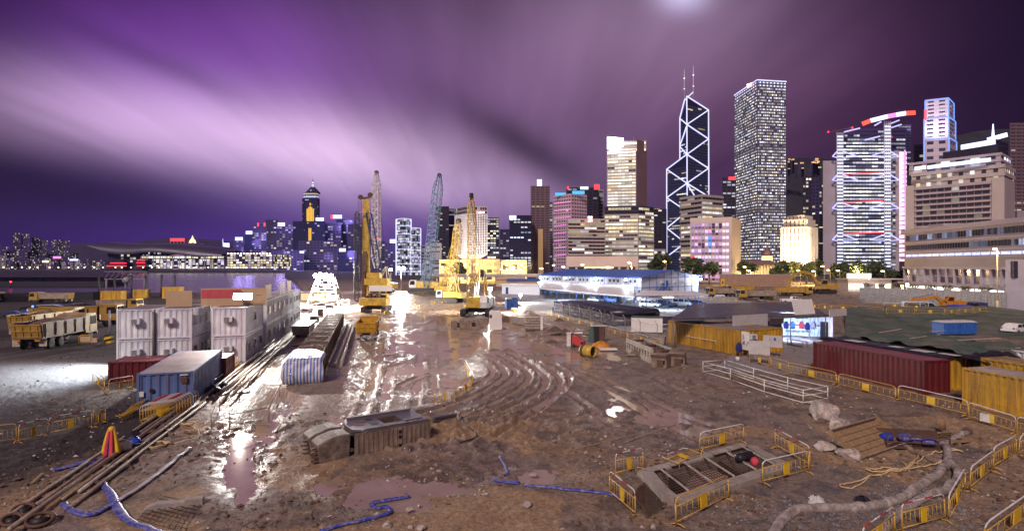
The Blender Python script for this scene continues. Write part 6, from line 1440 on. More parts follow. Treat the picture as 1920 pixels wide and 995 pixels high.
def rig():
 base = gp(701, 585).xy; r = thing('drilling_rig', 'yellow drilling rig with a thick upright mast and ladder legs', 'drilling rig', (base.x, base.y + 2.5, 0), 0); o = r.location; Y = o.y
 for x in (-2.1, 2.1): fix_normals(MB().box(x - .45, x + .45, -3.2, 3.0, .05, 1.15).build('crawler_track', Mt['dark_steel'], r))
 MB().box(-1.6, 1.6, -1.6, 1.6, .6, 1.4).build('undercarriage', Mt['dark_steel'], r)
 bevel(MB().box(-3.0, 2.6, -2.9, .6, 1.42, 3.0).build('counterweight', Mt['crane_yellow'], r), .12)
 bevel(MB().box(-2.9, .2, .62, 3.6, 1.42, 3.3).build('house', Mt['crane_yellow'], r), .1)
 fix_normals(MB().prof([(.6, 1.5), (2.3, 1.5), (2.3, 3.7), (.6, 3.7)], -.6, 1.4).build('cab', Mt['crane_yellow'], r)); MB().box(.8, 2.1, -.64, -.6, 2.2, 3.5).build('windscreen', GLASS, r)
 b = MB()
 for k in range(4): b.box(-1.9 + k * .8, -1.4 + k * .8, -2.6, -.4, 3.05, 3.5 + (k % 2) * .5)
 b.build('engine_cover', Mt['rusty_steel'], r)
 m0 = pt(684, 560, Y) - o; m1 = pt(683, 372, Y) - o
 bevel(MB().bar(m0 + Vector((-.1, 1.6, -2.5)), m1 + Vector((0, 1.6, 0)), 1.35, 1.0).build('mast', Mt['crane_yellow'], r), .06)
 b = MB(); b.bar(m0 + Vector((.85, 1.6, 0)), m1 + Vector((.8, 1.6, -4)), .18); b.bar(m0 + Vector((-.85, 1.6, 0)), m1 + Vector((-.8, 1.6, -4)), .14)
 for k in range(22): f = k / 21; p = m0.lerp(m1, f); b.bar(p + Vector((.72, 1.5, 0)), p + Vector((.88, 1.5, 0)), .1)
 b.build('guide_rail', Mt['dark_steel'], r)
 h = MB(); h.bar(m1 + Vector((-1.4, 1.6, .1)), m1 + Vector((1.2, 1.6, .6)), .5, .4); h.bar(m1 + Vector((.4, 1.6, .3)), m1 + Vector((1.0, 1.6, 1.1)), .3); h.lathe([(.2, -.25), (.55, -.2), (.55, .2), (.2, .25)], m1 + Vector((-1.2, 1.6, .5)), 10, 'y'); h.lathe([(.2, -.25), (.55, -.2), (.55, .2), (.2, .25)], m1 + Vector((.9, 1.6, 1.0)), 10, 'y'); h.build('mast_head', Mt['rusty_steel'], r)
 b = MB(); lattice(b, pt(669, 565, Y) - o, pt(670, 396, Y) - o, 1.0, .9, 26, .06, .04); b.build('side_lattice', Mt['dark_steel'], r)
 MB().bar(pt(667, 398, Y) - o, pt(680, 396, Y) - o, .2).build('cross_arm', Mt['crane_yellow'], r)
 q = MB(); a = pt(710, 512, Y) - o; c = pt(689, 398, Y) - o
 for d in (-.55, .55): q.bar(a + Vector((d, 1, 0)), c + Vector((d, 1, 0)), .28)
 for k in range(18): p = a.lerp(c, k / 17); q.bar(p + Vector((-.55, 1, 0)), p + Vector((.55, 1, 0)), .1)
 q.build('back_ladder', Mt['navy'], r)
 q = MB()
 for dx in (-.35, 0, .35): q.bar(m1 + Vector((dx - 1.2, 1.0, .3)), pt(674, 545, Y) - o + Vector((dx, 1, 0)), .05)
 q.build('hoist_rope', Mt['dark_steel'], r)
 MB().bar(pt(681, 560, Y) - o + Vector((-.1, .6, 0)), pt(682, 470, Y) - o + Vector((0, .6, 0)), .6).build('drill_string', Mt['rusty_steel'], r)
 MB().box(-2.6, 2.2, -.2, 2.6, 5.6, 7.0).build('power_pack', Mt['crane_yellow'], r); MB().box(-2.2, .6, 0, 2.4, 7.02, 8.2).build('winch_cover', Mt['crane_yellow'], r)
 bevel(MB().box(-1.6, 3.3, -.3, -.2, 4.3, 5.5).build('banner', Mt['bright_board'], r), .02)
 q = MB(); q.bar((-2.2, .4, 3.2), (-2.0, .4, 5.6), .25); q.bar((1.9, .4, 3.0), (1.9, .4, 5.6), .25); q.bar((.1, 2.2, 3.2), (.1, 2.2, 5.6), .3); q.build('frame', Mt['crane_yellow'], r)
rig()
def light_rig():
 base = gp(607, 573).xy; r = thing('floodlight_rig', 'raked steel frame crowned with blazing floodlights left of the drilling rig', 'floodlight rig', (base.x, base.y, 0), 0); o = r.location; Y = o.y
 b = MB(); tops = [pt(588, 508, Y) - o, pt(616, 506, Y) - o]; foots = [pt(576, 552, Y) - o, pt(632, 552, Y) - o]
 ft = [Vector((-4.2, 0, 0)), Vector((3.6, 0, 0)), Vector((3.6, 5, 0)), Vector((-4.2, 5, 0))]; tp = [Vector((-2.2, 1.5, 6.8)), Vector((1.6, 1.5, 6.8)), Vector((1.6, 3.5, 6.8)), Vector((-2.2, 3.5, 6.8))]
 for i in range(4):
  b.bar(ft[i], tp[i], .22)
  for k in range(4): f0, f1 = k / 4, (k + 1) / 4; j = (i + 1) % 4; b.bar(ft[i].lerp(tp[i], f0), ft[j].lerp(tp[j], f1), .1); b.bar(ft[i].lerp(tp[i], f1), ft[j].lerp(tp[j], f1), .1)
 b.build('frame', Mt['pale_steel'], r)
 MB().box(-3.4, 2.9, .6, 4.6, 1.2, 1.35).box(-3.0, 2.6, 1.0, 4.2, 4.0, 4.12).build('platform', Mt['pale_steel'], r)
 MB().box(-2.6, -.4, 1.2, 3.6, 1.36, 2.9).build('generator', Mt['crane_yellow'], r); MB().box(.2, 2.2, 1.2, 3.6, 1.36, 2.5).build('tank', Mt['pale_steel'], r)
 for k, (x, z) in enumerate([(-2.4, 7.3), (-1.2, 7.5), (0.2, 7.4), (1.5, 7.2), (-1.8, 6.2), (1.0, 6.1)]):
  h = MB().lathe([(.22, .35), (.5, .0), (.55, -.12)], (x, 1.2, z), 10, 'y').build('lamp_housing', Mt['grey_steel'], r); MB().lathe([(.52, -.125), (.3, -.16), (.02, -.17)], (x, 1.2, z), 10, 'y').build('lens', LAMP, h)
 MB().bar((-2.6, 1.4, 6.9), (1.9, 1.4, 6.9), .14).build('lamp_bar', Mt['grey_steel'], r)
 return o
LR = light_rig()
light('flood_main', 'POINT', (LR.x - .4, LR.y - 2.6, 8.2), 150000, (1, .93, .84), .8)
light('flood_main_back', 'POINT', (LR.x - 1, LR.y + 3.4, 5.4), 14000, (1, .95, .88), .8)
def flood(label, p, base_z=0.0, pole=True, lens=None, power=0, col=(1, .95, .9), kind='floodlight', size=.28, target=None, spot=None, aim=None, housing='grey_steel', n=1, group=None, off=.5):
 r = thing(kind, label, 'lamp' if kind != 'floodlight' else 'floodlight', (p.x, p.y, base_z), 0, group); z = p.z - base_z; lens = lens or LAMP
 if pole: MB().cyl((0, 0, 0), (0, 0, z), size * .2, 6).box(-size * .5, size * .5, -size * .5, size * .5, 0, .05).build('pole', Mt['grey_steel'], r)
 else: MB().bar((0, 0, 0), (0, .4, 0), .06).build('bracket', Mt['grey_steel'], r)
 for k in range(n):
  x = (k - (n - 1) / 2) * size * 2.4
  a = size * 1.05; c = size * .72; h = MB().hexa([(x - a, -.1 - size * .35, z - c - .06), (x + a, -.1 - size * .35, z - c - .06), (x + a * .6, .12, z - c * .5), (x - a * .6, .12, z - c * .5)], [(x - a, -.1 - size * .2, z + c), (x + a, -.1 - size * .2, z + c), (x + a * .6, .12, z + c * .6), (x - a * .6, .12, z + c * .6)]).build('lamp_housing', Mt[housing], r); MB().hexa([(x - a * .9, -.13 - size * .36, z - c * .92), (x + a * .9, -.13 - size * .36, z - c * .92), (x + a * .9, -.105 - size * .34, z - c * .92), (x - a * .9, -.105 - size * .34, z - c * .92)], [(x - a * .9, -.13 - size * .22, z + c * .92), (x + a * .9, -.13 - size * .22, z + c * .92), (x + a * .9, -.105 - size * .2, z + c * .92), (x - a * .9, -.105 - size * .2, z + c * .92)]).build('lens', lens, h)
 if n > 1: MB().bar((-(n - 1) * size * 1.2, 0, z), ((n - 1) * size * 1.2, 0, z), .07).build('cross_bar', Mt['grey_steel'], r)
 if power:
  q = (p.x, p.y - off, p.z)
  if target is None: light(kind + '_light', 'POINT', q, power, col, .25)
  else: light(kind + '_light', 'SPOT', q, power, col, .25, target, spot or 110)
 return r
a = CB + GV * 1.4 - GU * .3
flood('blazing floodlight on the near corner of the long white cabin row', Vector((a.x, a.y - .3, 6.7)), ZT - .02, True, None, 16000, (1, .93, .86), size=.42, n=2, off=.9, target=gp(600, 860), spot=135)
p = CA - GU * 6.6 + GV * 3.2
flood('floodlight behind the left end of the white cabins lighting the grey yard', Vector((p.x, p.y, 5.2)), 0, True, LAMPB, 22000, (.75, .87, 1), target=gp(60, 705), spot=115)
for i, (px, py, Y, n, s, pw) in enumerate([(752, 502, 215, 2, .7, 40000), (733, 505, 225, 1, .6, 0)]):
 flood(['pair of white floodlights between the drilling rig and blue crane', 'single white floodlight left of the floodlight pair'][i], pt(px, py, Y), 0, True, LAMP, pw, size=s, n=n)
flood('white floodlight beside the nearest crane', pt(919, 541, 118), 0, True, LAMP, 24000, size=.4)
flood('star bright lamp on a post amid the black pipe stack', pt(1149, 581, 101), 0, True, LAMP, 14000, size=.4)
q = OK_ - ON * .3
for i, px in enumerate([1013, 1062, 1119, 1178, 1205]):
 f = (1207 - px) / (1207 - 1013); f = f / (1 + (1 - f) * .24); b_ = OK_ + OU * OL * max(.015, min(.985, f)) - ON * .45
 flood('white floodlight under the blue eave of the site office, ' + ['leftmost', 'second from left', 'third from left', 'fourth from left', 'at the near corner'][i], Vector((b_.x, b_.y - .3, 5.3)), 5.3, False, LAMPB, 8000, (.74, .85, 1), size=.42, off=1.0, group='floodlights under the office eave', target=b_.to_3d() - ON.to_3d() * 11, spot=150)
 if i % 2 == 0: light('eave_fill_light', 'POINT', (b_.x - ON.x * 3.2, b_.y - ON.y * 3.2, 5.6), 1100, (.78, .85, 1), .4)  # extra point light added out from the eave to brighten the wall
b_ = OK_ + ON * (OW + .5) - OU * .6; flood('white floodlight at the right end of the office gable', Vector((b_.x, b_.y, 5.2)), 5.2, False, LAMPB, 3600, (.8, .88, 1), size=.34, off=1.2)
for i, (u, v, pw) in enumerate([(.2, .5, 1500), (.5, .5, 1500), (.8, .5, 1500), (1.13, .3, 2000)]):
 c = gp(1190, 556, 3.0).xy.lerp(gp(1012, 540, 3.0).xy, 1 - u) if u < 1 else gp(1262, 554, 3.3).xy; c = c + ON * 3.0 if u < 1 else c + Vector((0, 4))
 r = thing('strip_lamp', 'cool strip lamp under the ' + ['long car shelter roof, leftmost', 'long car shelter roof, middle one', 'long car shelter roof, nearest', 'gable car shelter roof'][i], 'lamp', (c.x, c.y, 2.82)); MB().box(-1.2, 1.2, -.09, .09, 0, .1).build('housing', Mt['grey_steel'], r); MB().box(-1.15, 1.15, -.06, .06, -.03, -.001).build('tube', LAMPB, r)
 light('shelter_lamp', 'POINT', (c.x, c.y - .4, 2.4), pw, (.6, .78, 1), .4)
flood('white floodlight on a short post before the white shed', pt(976, 552, 150), 0, True, LAMP, 9000, size=.4)
light('canopy_lamp', 'AREA', (gp(1500, 640).x, 74.5, 3.2), 2200, (.45, .62, 1), 2.5, (gp(1500, 640).x + .5, 77, 0))
r = thing('strip_lamp', 'cool strip lamp under the canopy over the tables', 'lamp', (gp(1500, 640).x, 74.7, 3.22)); MB().box(-1.2, 1.2, -.09, .09, 0, .1).build('housing', Mt['grey_steel'], r); MB().box(-1.15, 1.15, -.06, .06, -.03, -.001).build('tube', LAMPB, r)
SL = [(1015, 503, 255), (1038, 497, 330), (1056, 500, 260), (1068, 494, 330), (1092, 496, 270), (1180, 492, 270), (1246, 490, 290), (1396, 500, 290), (1404, 507, 280), (1478, 490, 330), (1487, 487, 330), (1497, 507, 280), (1525, 508, 280), (1542, 499, 290), (1553, 506, 290), (1571, 507, 280), (1603, 501, 300), (1611, 502, 305), (1609, 506, 295), (1655, 508, 250), (841, 503, 330), (832, 500, 330), (872, 498, 340), (950, 497, 330), (963, 500, 330), (978, 497, 330), (984, 501, 330), (940, 505, 320)]
ORD = ['first', 'second', 'third', 'fourth', 'fifth', 'sixth', 'seventh', 'eighth', 'ninth', 'tenth', 'eleventh', 'twelfth', 'thirteenth', 'fourteenth', 'fifteenth', 'sixteenth', 'seventeenth', 'eighteenth', 'nineteenth', 'twentieth']
SL.sort(); lamp0 = None
for i, (px, py, Y) in enumerate(SL):
 p = pt(px, py, Y); nm = ORD[i] if i < 14 else ORD[len(SL) - 1 - i]; lab = f'amber street lamp on the road behind the site, {nm} from the {"left" if i < 14 else "right"}'
 if lamp0 is None:
  lamp0 = thing('street_lamp', lab, 'street lamp', (p.x, p.y, 0), 0, 'amber street lamps on the road behind the site'); hgt = p.z
  MB().cyl((0, 0, 0), (0, 0, hgt), .12, 6, .08).bar((0, 0, hgt), (-1.0, 0, hgt + .15), .09).build('pole', Mt['grey_steel'], lamp0)
  MB().lathe([(.05, .3), (.75, .14), (.8, -.02), (.5, -.28), (.02, -.36)], (-1.0, 0, hgt + .1), 8).build('lamp_head', emit('amber_head', (1, .62, .18), 14), lamp0)
 else: copy_tree(lamp0, (p.x + 1, p.y, 0), 0, lab, None, (1, 1, p.z / hgt))
for px, py, Y, e in ((855, 503, 330, 26000), (960, 502, 320, 26000), (1060, 502, 262, 9000), (1400, 505, 280, 14000), (1485, 492, 325, 22000), (1520, 508, 278, 14000), (1608, 505, 288, 20000), (1180, 496, 270, 9000)): light('street_lamp_light', 'POINT', pt(px, py + 2, Y), e * 2, (1, .66, .24), .5)
p = pt(1870, 467, 118); r = thing('street_lamp', 'tall lit street lamp in front of the post office block', 'street lamp', (p.x, p.y, 0)); MB().cyl((0, 0, 0), (0, 0, p.z), .16, 8, .08).cyl((0, 0, 0), (0, 0, 2.4), .22, 8).bar((0, 0, p.z), (-.5, 0, p.z + .1), .08).build('pole', mat('lit_pole', (.5, .4, .25), .5), r)
h = MB().lathe([(.05, .2), (.38, .1), (.42, 0), (.3, -.12), (.02, -.18)], (-.5, 0, p.z + .05), 8).build('lamp_head', emit('tall_lamp_head', (1, .72, .3), 25), r); light('tall_lamp_light', 'POINT', p + Vector((-.5, -.4, -.4)), 2600, (1, .68, .3), .3)
for i, (px, py, Y) in enumerate([(1660, 535, 150), (1690, 536, 150), (1629, 517, 200), (1700, 533, 150)]): flood('glaring work lamp low in front of the white kiosk, ' + ORD[i] + (' and highest' if i == 2 else ' of the cluster'), pt(px, py, Y), 0, True, LAMP if i > 1 else LAMPW, 1500 if i < 3 else 0, (1, .85, .6), size=.38)
def stripe_mat():
 m = bpy.data.materials.new('striped_rail'); m.use_nodes = True; t = NT(m.node_tree); p = t.n['Principled BSDF']
 s = t.new('ShaderNodeSeparateXYZ'); t.put(s.inputs[0], t.new('ShaderNodeTexCoord').outputs['Object'])
 k = t.math('GREATER_THAN', t.math('SINE', t.math('MULTIPLY', s.outputs[0], 5.2)), .25)
 n = t.ramp(t.noise(t.new('ShaderNodeTexCoord').outputs['Object'], 9, 4), [(.35, .6), (.6, 1)])
 t.put(p.inputs['Base Color'], t.mix(1.0, t.mix(k, (.72, .68, .66, 1), (.5, .04, .06, 1)), n, blend='MULTIPLY')); p.inputs['Roughness'].default_value = .5; return m
STRIPE = stripe_mat()
def barrier_proto(L, striped, plates, loc):
 r = thing('crowd_barrier', '', 'barrier', loc, 0); h = L / 2; rr = .19; Ht = 1.05
 def arcpts(x, sx): return [(x, 0, .08), (x, 0, Ht - rr), (x - sx * rr * .3, 0, Ht - rr * .3), (x - sx * rr, 0, Ht)]
 up = Mt['white_paint'] if striped == 2 else STRIPE if striped else Mt['barrier_yellow']
 MB().tube(arcpts(-h + .03, -1)[1:] + arcpts(h - .03, 1)[:0:-1], .028, 6).build('top_rail', up, r)
 f = MB()
 for x in (-h + .03, h - .03): f.cyl((x, 0, .06), (x, 0, Ht - rr), .027, 6)
 for z in (.2, .74): f.cyl((-h + .03, 0, z), (h - .03, 0, z), .02, 6)
 n = max(5, int(L / .24))
 for k in range(1, n): x = -h + L * k / n; f.cyl((x, 0, .2), (x, 0, .74), .011, 4)
 f.build('frame', Mt['barrier_yellow'], r)
 for x in (-h + .1, h - .1): MB().tube([(x, -.3, .02), (x, -.12, .09), (x, .12, .09), (x, .3, .02)], .022, 6).build('foot', Mt['barrier_yellow'], r)
 for x in plates: MB().box(x - .15, x + .15, -.022, .022, .24, .72).build('plate', Mt['plate_yellow'], r)
 return r
protos = {}
def barrier(a, b, label, striped=0, z=None, group=None, plate=True, tilt=None):
 a = Vector(a); b = Vector(b); c = (a + b) / 2; L = (b.xy - a.xy).length
 zc = c.z if z is None else z; ang = math.atan2(b.y - a.y, b.x - a.x); key = (striped, plate); L0 = 2.6
 if key not in protos:
  r = barrier_proto(L0, striped, [0] if plate else [], (c.x, c.y, zc)); protos[key] = r; r['label'] = label; r.rotation_euler = (0, 0, ang); r.scale = (L / L0, 1, 1)
  if group: r['group'] = group
 else:
  r = copy_tree(protos[key], (c.x, c.y, zc), ang, label, group, (L / L0, 1, 1))
 r.rotation_euler = (R.uniform(-.06, .06), R.uniform(-.02, .02), ang + R.uniform(-.05, .05))
 return r
def row(pts, desc, striped=0, z=0.0, gap=.012, group='yellow barriers around the site', plate=lambda i: True, sub=1):
 P = [gp(px, py, z) for px, py in pts]
 if sub > 1: P = [P[i].lerp(P[i + 1], k / sub) for i in range(len(P) - 1) for k in range(sub)] + [P[-1]]
 n = len(P) - 1
 for i in range(n):
  a, b = P[i], P[i + 1]; d = (b - a) * gap; zc = max(-.1, gz(((a + b) / 2).xy)) if z == 0 else z - .02
  nm = ORD[i] if i < 20 else 'last'
  lab = f'{nm} barrier from the {desc}' if n > 1 else f'barrier {desc}'
  barrier(a + d, b - d, lab, striped if isinstance(striped, int) else striped(i), zc, group, plate(i))
row([(1617, 1052), (1680, 1003)], 'with a red and white rail cut by the bottom edge', 1)
row([(1690, 1002), (1774.5, 976), (1815.5, 921), (1864.5, 885), (1904.5, 856), (1955, 826)], 'left in the near right row beside the fat hoses', lambda i: 1 if i == 0 else 2)
row([(1840, 1040), (1960, 945)], 'cut by the bottom right corner', 2)
row([(1403, 678), (1446, 689), (1479, 700), (1569, 723), (1682, 750), (1817, 786), (1905, 816), (1990, 838)], 'left in the long row before the red container', lambda i: 2 if i > 3 else 0)
q = gp(1848, 797); tag(MB().box(-.3, .3, -.03, -.025, .25, .75).build('paper_notice', Mt['white_paint'], loc=(q.x - .04, q.y - .05, .0)), 'white paper notice tied to a barrier near the yellow container', 'notice')
bpy.data.objects['paper_notice'].rotation_euler = (0, 0, math.radians(-72))
for (a, b, s, lab) in [((1309, 848), (1396, 830), 2, 'barrier with white rail standing behind the grated trench'), ((1452, 841), (1521, 878), 1, 'red and white railed barrier at the right end of the grated trench'), ((1428, 909), (1520, 885), 2, 'barrier at the right front of the grated trench'), ((1267.5, 989), (1368, 934), 0, 'barrier at the front of the grated trench, faded plate'), ((1144.5, 925), (1190, 968), 1, 'barrier at the left front corner of the grated trench'), ((1155, 896), (1205, 881), 1, 'red and white railed barrier behind the left end of the grated trench')]:
 barrier(gp(*a), gp(*b), lab, s, max(-.05, gz(((gp(*a) + gp(*b)) / 2).xy)), 'barriers around the grated trench')
a = gp(1275, 874, .3); b = gp(1320, 855, .3); bb = barrier(a, b, 'toppled barrier lying flat across the grated trench', 1, .42, 'barriers around the grated trench'); bb.rotation_euler = (-PI / 2 + .08, 0, math.atan2(b.y - a.y, b.x - a.x))
row([(815, 757), (853, 751)], 'with one yellow plate standing alone by the ruts', 1)
row([(856, 748), (888, 724)], 'running back from the lone one by the ruts', 0)
row([(888, 724), (868, 694)], 'farthest of the three by the tyre ruts', 2)
row([(-60, 838), (33, 829), (91, 815), (174, 799), (198, 790)], 'left in the row crossing the dark left yard', lambda i: 1 if i in (1, 2) else 0)
row([(172, 716), (196, 735)], 'tipped near the red skip container', 0); row([(202, 738), (250, 728)], 'in front of the dark red skip container', 2)
row([(418, 707), (432, 698), (448, 690)], 'left beside the blue container end', 0)
for i in range(9):
 a = gp(262 + i * .8, 793 - i * 1.2) + Vector((.02 * i, .2 * i, 0)); b = gp(333 + i * 1.2, 781 - i * 1.3) + Vector((.03 * i, .2 * i, 0)); bb = barrier(a, b, f'{ORD[i]} barrier from the front in the stacked pile by the blue container', 1 if i > 2 else 2, .0, 'barriers stacked by the blue container', i < 4); bb.rotation_euler = (-.12 - .01 * i, 0, math.atan2(b.y - a.y, b.x - a.x))
for i in range(4):
 a = gp(222 + i * 6, 790 - i * 2); b = gp(252 + i * 3, 765 - i); bb = barrier(a, b, f'{ORD[i]} from the left of the folded barriers leaning beside the pile', 0, .0, 'barriers stacked by the blue container', False); bb.rotation_euler = (.75, .1, math.atan2(b.y - a.y, b.x - a.x))
row([(1026, 590), (1040, 594), (1056, 599), (1076, 605), (1098, 611), (1120, 617), (1142, 624), (1164, 631), (1190, 638), (1214, 645), (1240, 652)], 'left along the fenced walkway below the black pipes', lambda i: 2 if i > 5 else 0)
for k, (pts, d) in enumerate([([(787, 587), (799, 603)], 'at the left of the flooded pit'), ([(789, 586), (815, 586)], 'at the back of the flooded pit'), ([(818, 589), (833, 598)], 'at the right of the flooded pit'), ([(775, 577), (787, 581), (799, 574)], 'left at the small pit before the blue crane'), ([(808, 570), (822, 570), (837, 569)], 'left beneath the leaning lattice crane'), ([(767, 554), (784, 553), (801, 552)], 'left below the long yellow crane base'), ([(699, 590), (714, 592), (727, 586)], 'left in front of the drilling rig'), ([(943, 594), (958, 601)], 'beside the white panel'), ([(770, 567), (786, 566)], 'behind the small pit before the blue crane'), ([(866, 574), (876, 580)], 'left of the nearest crane'), ([(850, 590), (868, 593)], 'between the flooded pit and the nearest crane'), ([(958, 584), (975, 588)], 'near the blue toilet cabins')]):
 row(pts, d, 2 if k % 2 else 0)
row([(1660, 587), (1717, 588), (1772, 589), (1797, 588), (1824, 586), (1850, 584)], 'left along the crest of the green embankment', 0, 1.9)
row([(1656, 576), (1700, 578), (1737, 580)], 'left in the rear row on the embankment crest', 2, 1.5)
row([(1520, 577), (1535, 578), (1558, 580), (1604, 582), (1658, 587)], 'left below the silver van', 0, 1.2)
row([(1322, 563), (1345, 564), (1368, 565), (1392, 566)], 'left in front of the right hand dump trucks', 0)
row([(1440, 571), (1462, 573), (1484, 575), (1506, 577)], 'left below the white pickup', 0)
def grab():
 A = gp(666, 853); B = gp(807, 826); u = (B - A); L = u.length; ang = math.atan2(u.y, u.x)
 r = thing('grab_bucket', 'huge muddy steel digging grab lying on its side in the foreground', 'steel grab', (A.x, A.y, -.06), ang); D = 2.75; Hh = 1.26
 b = MB(); hx0, hx1, hy0, hy1 = L * .44, L * .70, .75, 2.0
 b.box(.0, L, 0, .08, 0, Hh - .1); b.box(.3, L, D - .08, D, 0, Hh - .1); b.box(L - .08, L, .08, D - .08, 0, Hh - .1); b.box(0, .3, .08, .14, 0, Hh * .8)
 for k in range(16): x = L * (k + .5) / 16; b.box(x - .035, x + .035, -.03, 0, .1, Hh - .18)
 body = b.build('side_plates', Mt['muddy_steel'], r)
 t = MB(); ch = .62
 def pl(P, z0, z1): t.prism(P, z0, z1)
 pl([(ch, 0), (hx0, 0), (hx0, D), (ch * .55, D), (0, D * .6), (0, .5)], Hh - .1, Hh); pl([(hx1, 0), (L, 0), (L, D), (hx1, D)], Hh - .1, Hh)
 pl([(hx0, 0), (hx1, 0), (hx1, hy0), (hx0, hy0)], Hh - .1, Hh); pl([(hx0, hy1), (hx1, hy1), (hx1, D), (hx0, D)], Hh - .1, Hh)
 t.box(.5, L - .1, .02, .16, Hh, Hh + .07).box(.4, L - .1, D - .2, D - .05, Hh, Hh + .09).box(hx1 + .05, L - .2, .6, .75, Hh, Hh + .04)
 t.build('top_plate', Mt['grab_top'], r)
 i = MB(); i.box(hx0 + .02, hx1 - .02, hy1 - .07, hy1 - .01, .1, Hh - .11).box(hx0 + .01, hx0 + .07, hy0, hy1 - .08, .1, Hh - .11).box(hx1 - .07, hx1 - .01, hy0, hy1 - .08, .1, Hh - .11).box(hx0, hx1, hy0, hy1, .0, .1); i.build('hatch_lining', Mt['rusty_steel'], r)
 for x, y in ((L * .29, .95), (L * .29, 1.8)): MB().box(x, x + .36, y, y + .3, Hh + .002, Hh + .02).build('slot', Mt['black'], r)
 for x, y, w in ((.5, 1.1, .5), (.62, 1.7, .7)): MB().prism([(x, y), (x + w * .7, y - .1), (x + w, y + .15), (x + w * .5, y + .3), (x - .1, y + .2)], Hh + .002, Hh + .012).build('mud_cake', Mt['soil'], r)
 for x, z in ((L * .56, Hh - .45), (L * .56, .08), (L * .56, Hh - .72)): MB().box(x, x + .14, -.045, -.001, z, z + .16).build('lug_hole', Mt['black'], r)
 for y0, y1, nm in ((-.1, 1.15, 0), (1.45, 2.7, 1)):
  j = MB(); x0 = -2.05
  bevel(fix_normals(j.prof([(x0 + .25, 0), (-.32, 0), (-.25, Hh * .98), (-.9, Hh * 1.0), (x0 + .45, Hh * .86), (x0 + .1, Hh * .7)], y0, y1).build('jaw', Mt['jaw_steel'], r)), .06)
  for k in range(4): z = .12 + k * .2; MB().hexa([(x0 - .15, y0 + .1 + k * .02, z), (x0 + .3, y0 + .05, z - .05), (x0 + .3, y0 + .35, z - .05), (x0 - .15, y0 + .25, z)], [(x0 - .15, y0 + .1, z + .06), (x0 + .3, y0 + .05, z + .12), (x0 + .3, y0 + .35, z + .12), (x0 - .15, y0 + .25, z + .06)]).build('tooth', Mt['rusty_steel'], r)
 MB().cyl((-.5, .3, .45), (-.5, 2.4, .45), .2, 10).bar((-.6, 1.3, .5), (.4, 1.3, .5), .5, .6).build('hinge', Mt['dark_steel'], r)
 a = gp(812, 792); c = gp(858, 784); m = (a + c) / 2; d = c - a
 q = thing('steel_bar', 'flat steel bar with a loose cable at the right end of the grab', 'bar', m, math.atan2(d.y, d.x)); MB().box(-d.length / 2, d.length / 2, -.12, .12, .1, .38).box(-d.length / 2, d.length / 2, -.2, -.13, .3, .42).build('beam', Mt['grab_top'], q); MB().box(d.length / 2 - .14, d.length / 2, -.3, .2, .0, .5).build('end_plate', Mt['pale_steel'], q)
 tag(MB().tube(catmull([gpz(860, 785) + Vector((0, 0, .3)), gpz(872, 800) + Vector((0, 0, .15)), gpz(893, 815) + Vector((0, 0, .05)), gpz(888, 824) + Vector((0, 0, .05)), gpz(862, 830) + Vector((0, 0, .05))], 6), .035, 5).build('cable', Mt['black'], loc=(0, 0, 0)), 'black cable looping over mud from the flat steel bar', 'cable')
grab()
def cage():
 A = gp(597.5, 716); ang = AG + .01; L, Wd, Hc = 47.0, 2.45, 1.85; r = thing('rebar_cage', 'very long rusty reinforcement cage lying beside the white cabins', 'rebar cage', (A.x, A.y, 0), ang)
 b = MB(); n = 16
 for k in range(n + 1): y = Wd * k / n; b.bar((0, y, Hc), (L, y, Hc), .045); b.bar((0, y, .12), (L, y, .12), .045)
 b.build('top_bars', Mt['rusty_steel'], r)
 b = MB()
 for k in range(11):
  z = .15 + (Hc - .2) * k / 10
  for y in (0, Wd): b.bar((0, y, z), (L, y, z), .05)
 b.build('side_bars', Mt['rusty_steel'], r)
 b = MB()
 for k in range(62):
  x = .1 + (L - .2) * k / 61; w = .04 if k % 5 else .12; o = .05 + w / 2
  b.bar((x, -o, .1), (x, -o, Hc), w); b.bar((x, Wd + o, .1), (x, Wd + o, Hc), w); b.bar((x, 0, Hc + o), (x, Wd, Hc + o), w)
 b.build('stirrups', Mt['rusty_steel'], r)
 b = MB()
 for k in range(8):
  x = .2 + (L - .4) * k / 7; b.bar((x, 0, .2), (x, Wd, Hc - .1), .07); b.bar((x, Wd, .2), (x, 0, Hc - .1), .07); b.box(x - .1, x + .1, -.1, Wd + .1, 0, .1)
 for k in range(16): x0 = L * k / 16; b.bar((x0, 0, .2), (x0 + L / 16, 0, Hc - .1), .06)
 b.build('braces', Mt['dark_steel'], r); return A, ang, L, Wd, Hc
CGA, CGG, CGL, CGW, CGH = cage()
sm = bpy.data.materials.new('striped_tarpaulin'); sm.use_nodes = True; _t = NT(sm.node_tree); _p = _t.n['Principled BSDF']
_at = _t.new('ShaderNodeAttribute', attribute_name='stripe').outputs['Fac']; _k = _t.math('GREATER_THAN', _t.math('SINE', _t.math('MULTIPLY', _at, 2 * PI / .26)), .05)
_t.put(_p.inputs['Base Color'], _t.mix(_k, (.62, .60, .62, 1), (.10, .17, .5, 1))); _p.inputs['Roughness'].default_value = .4
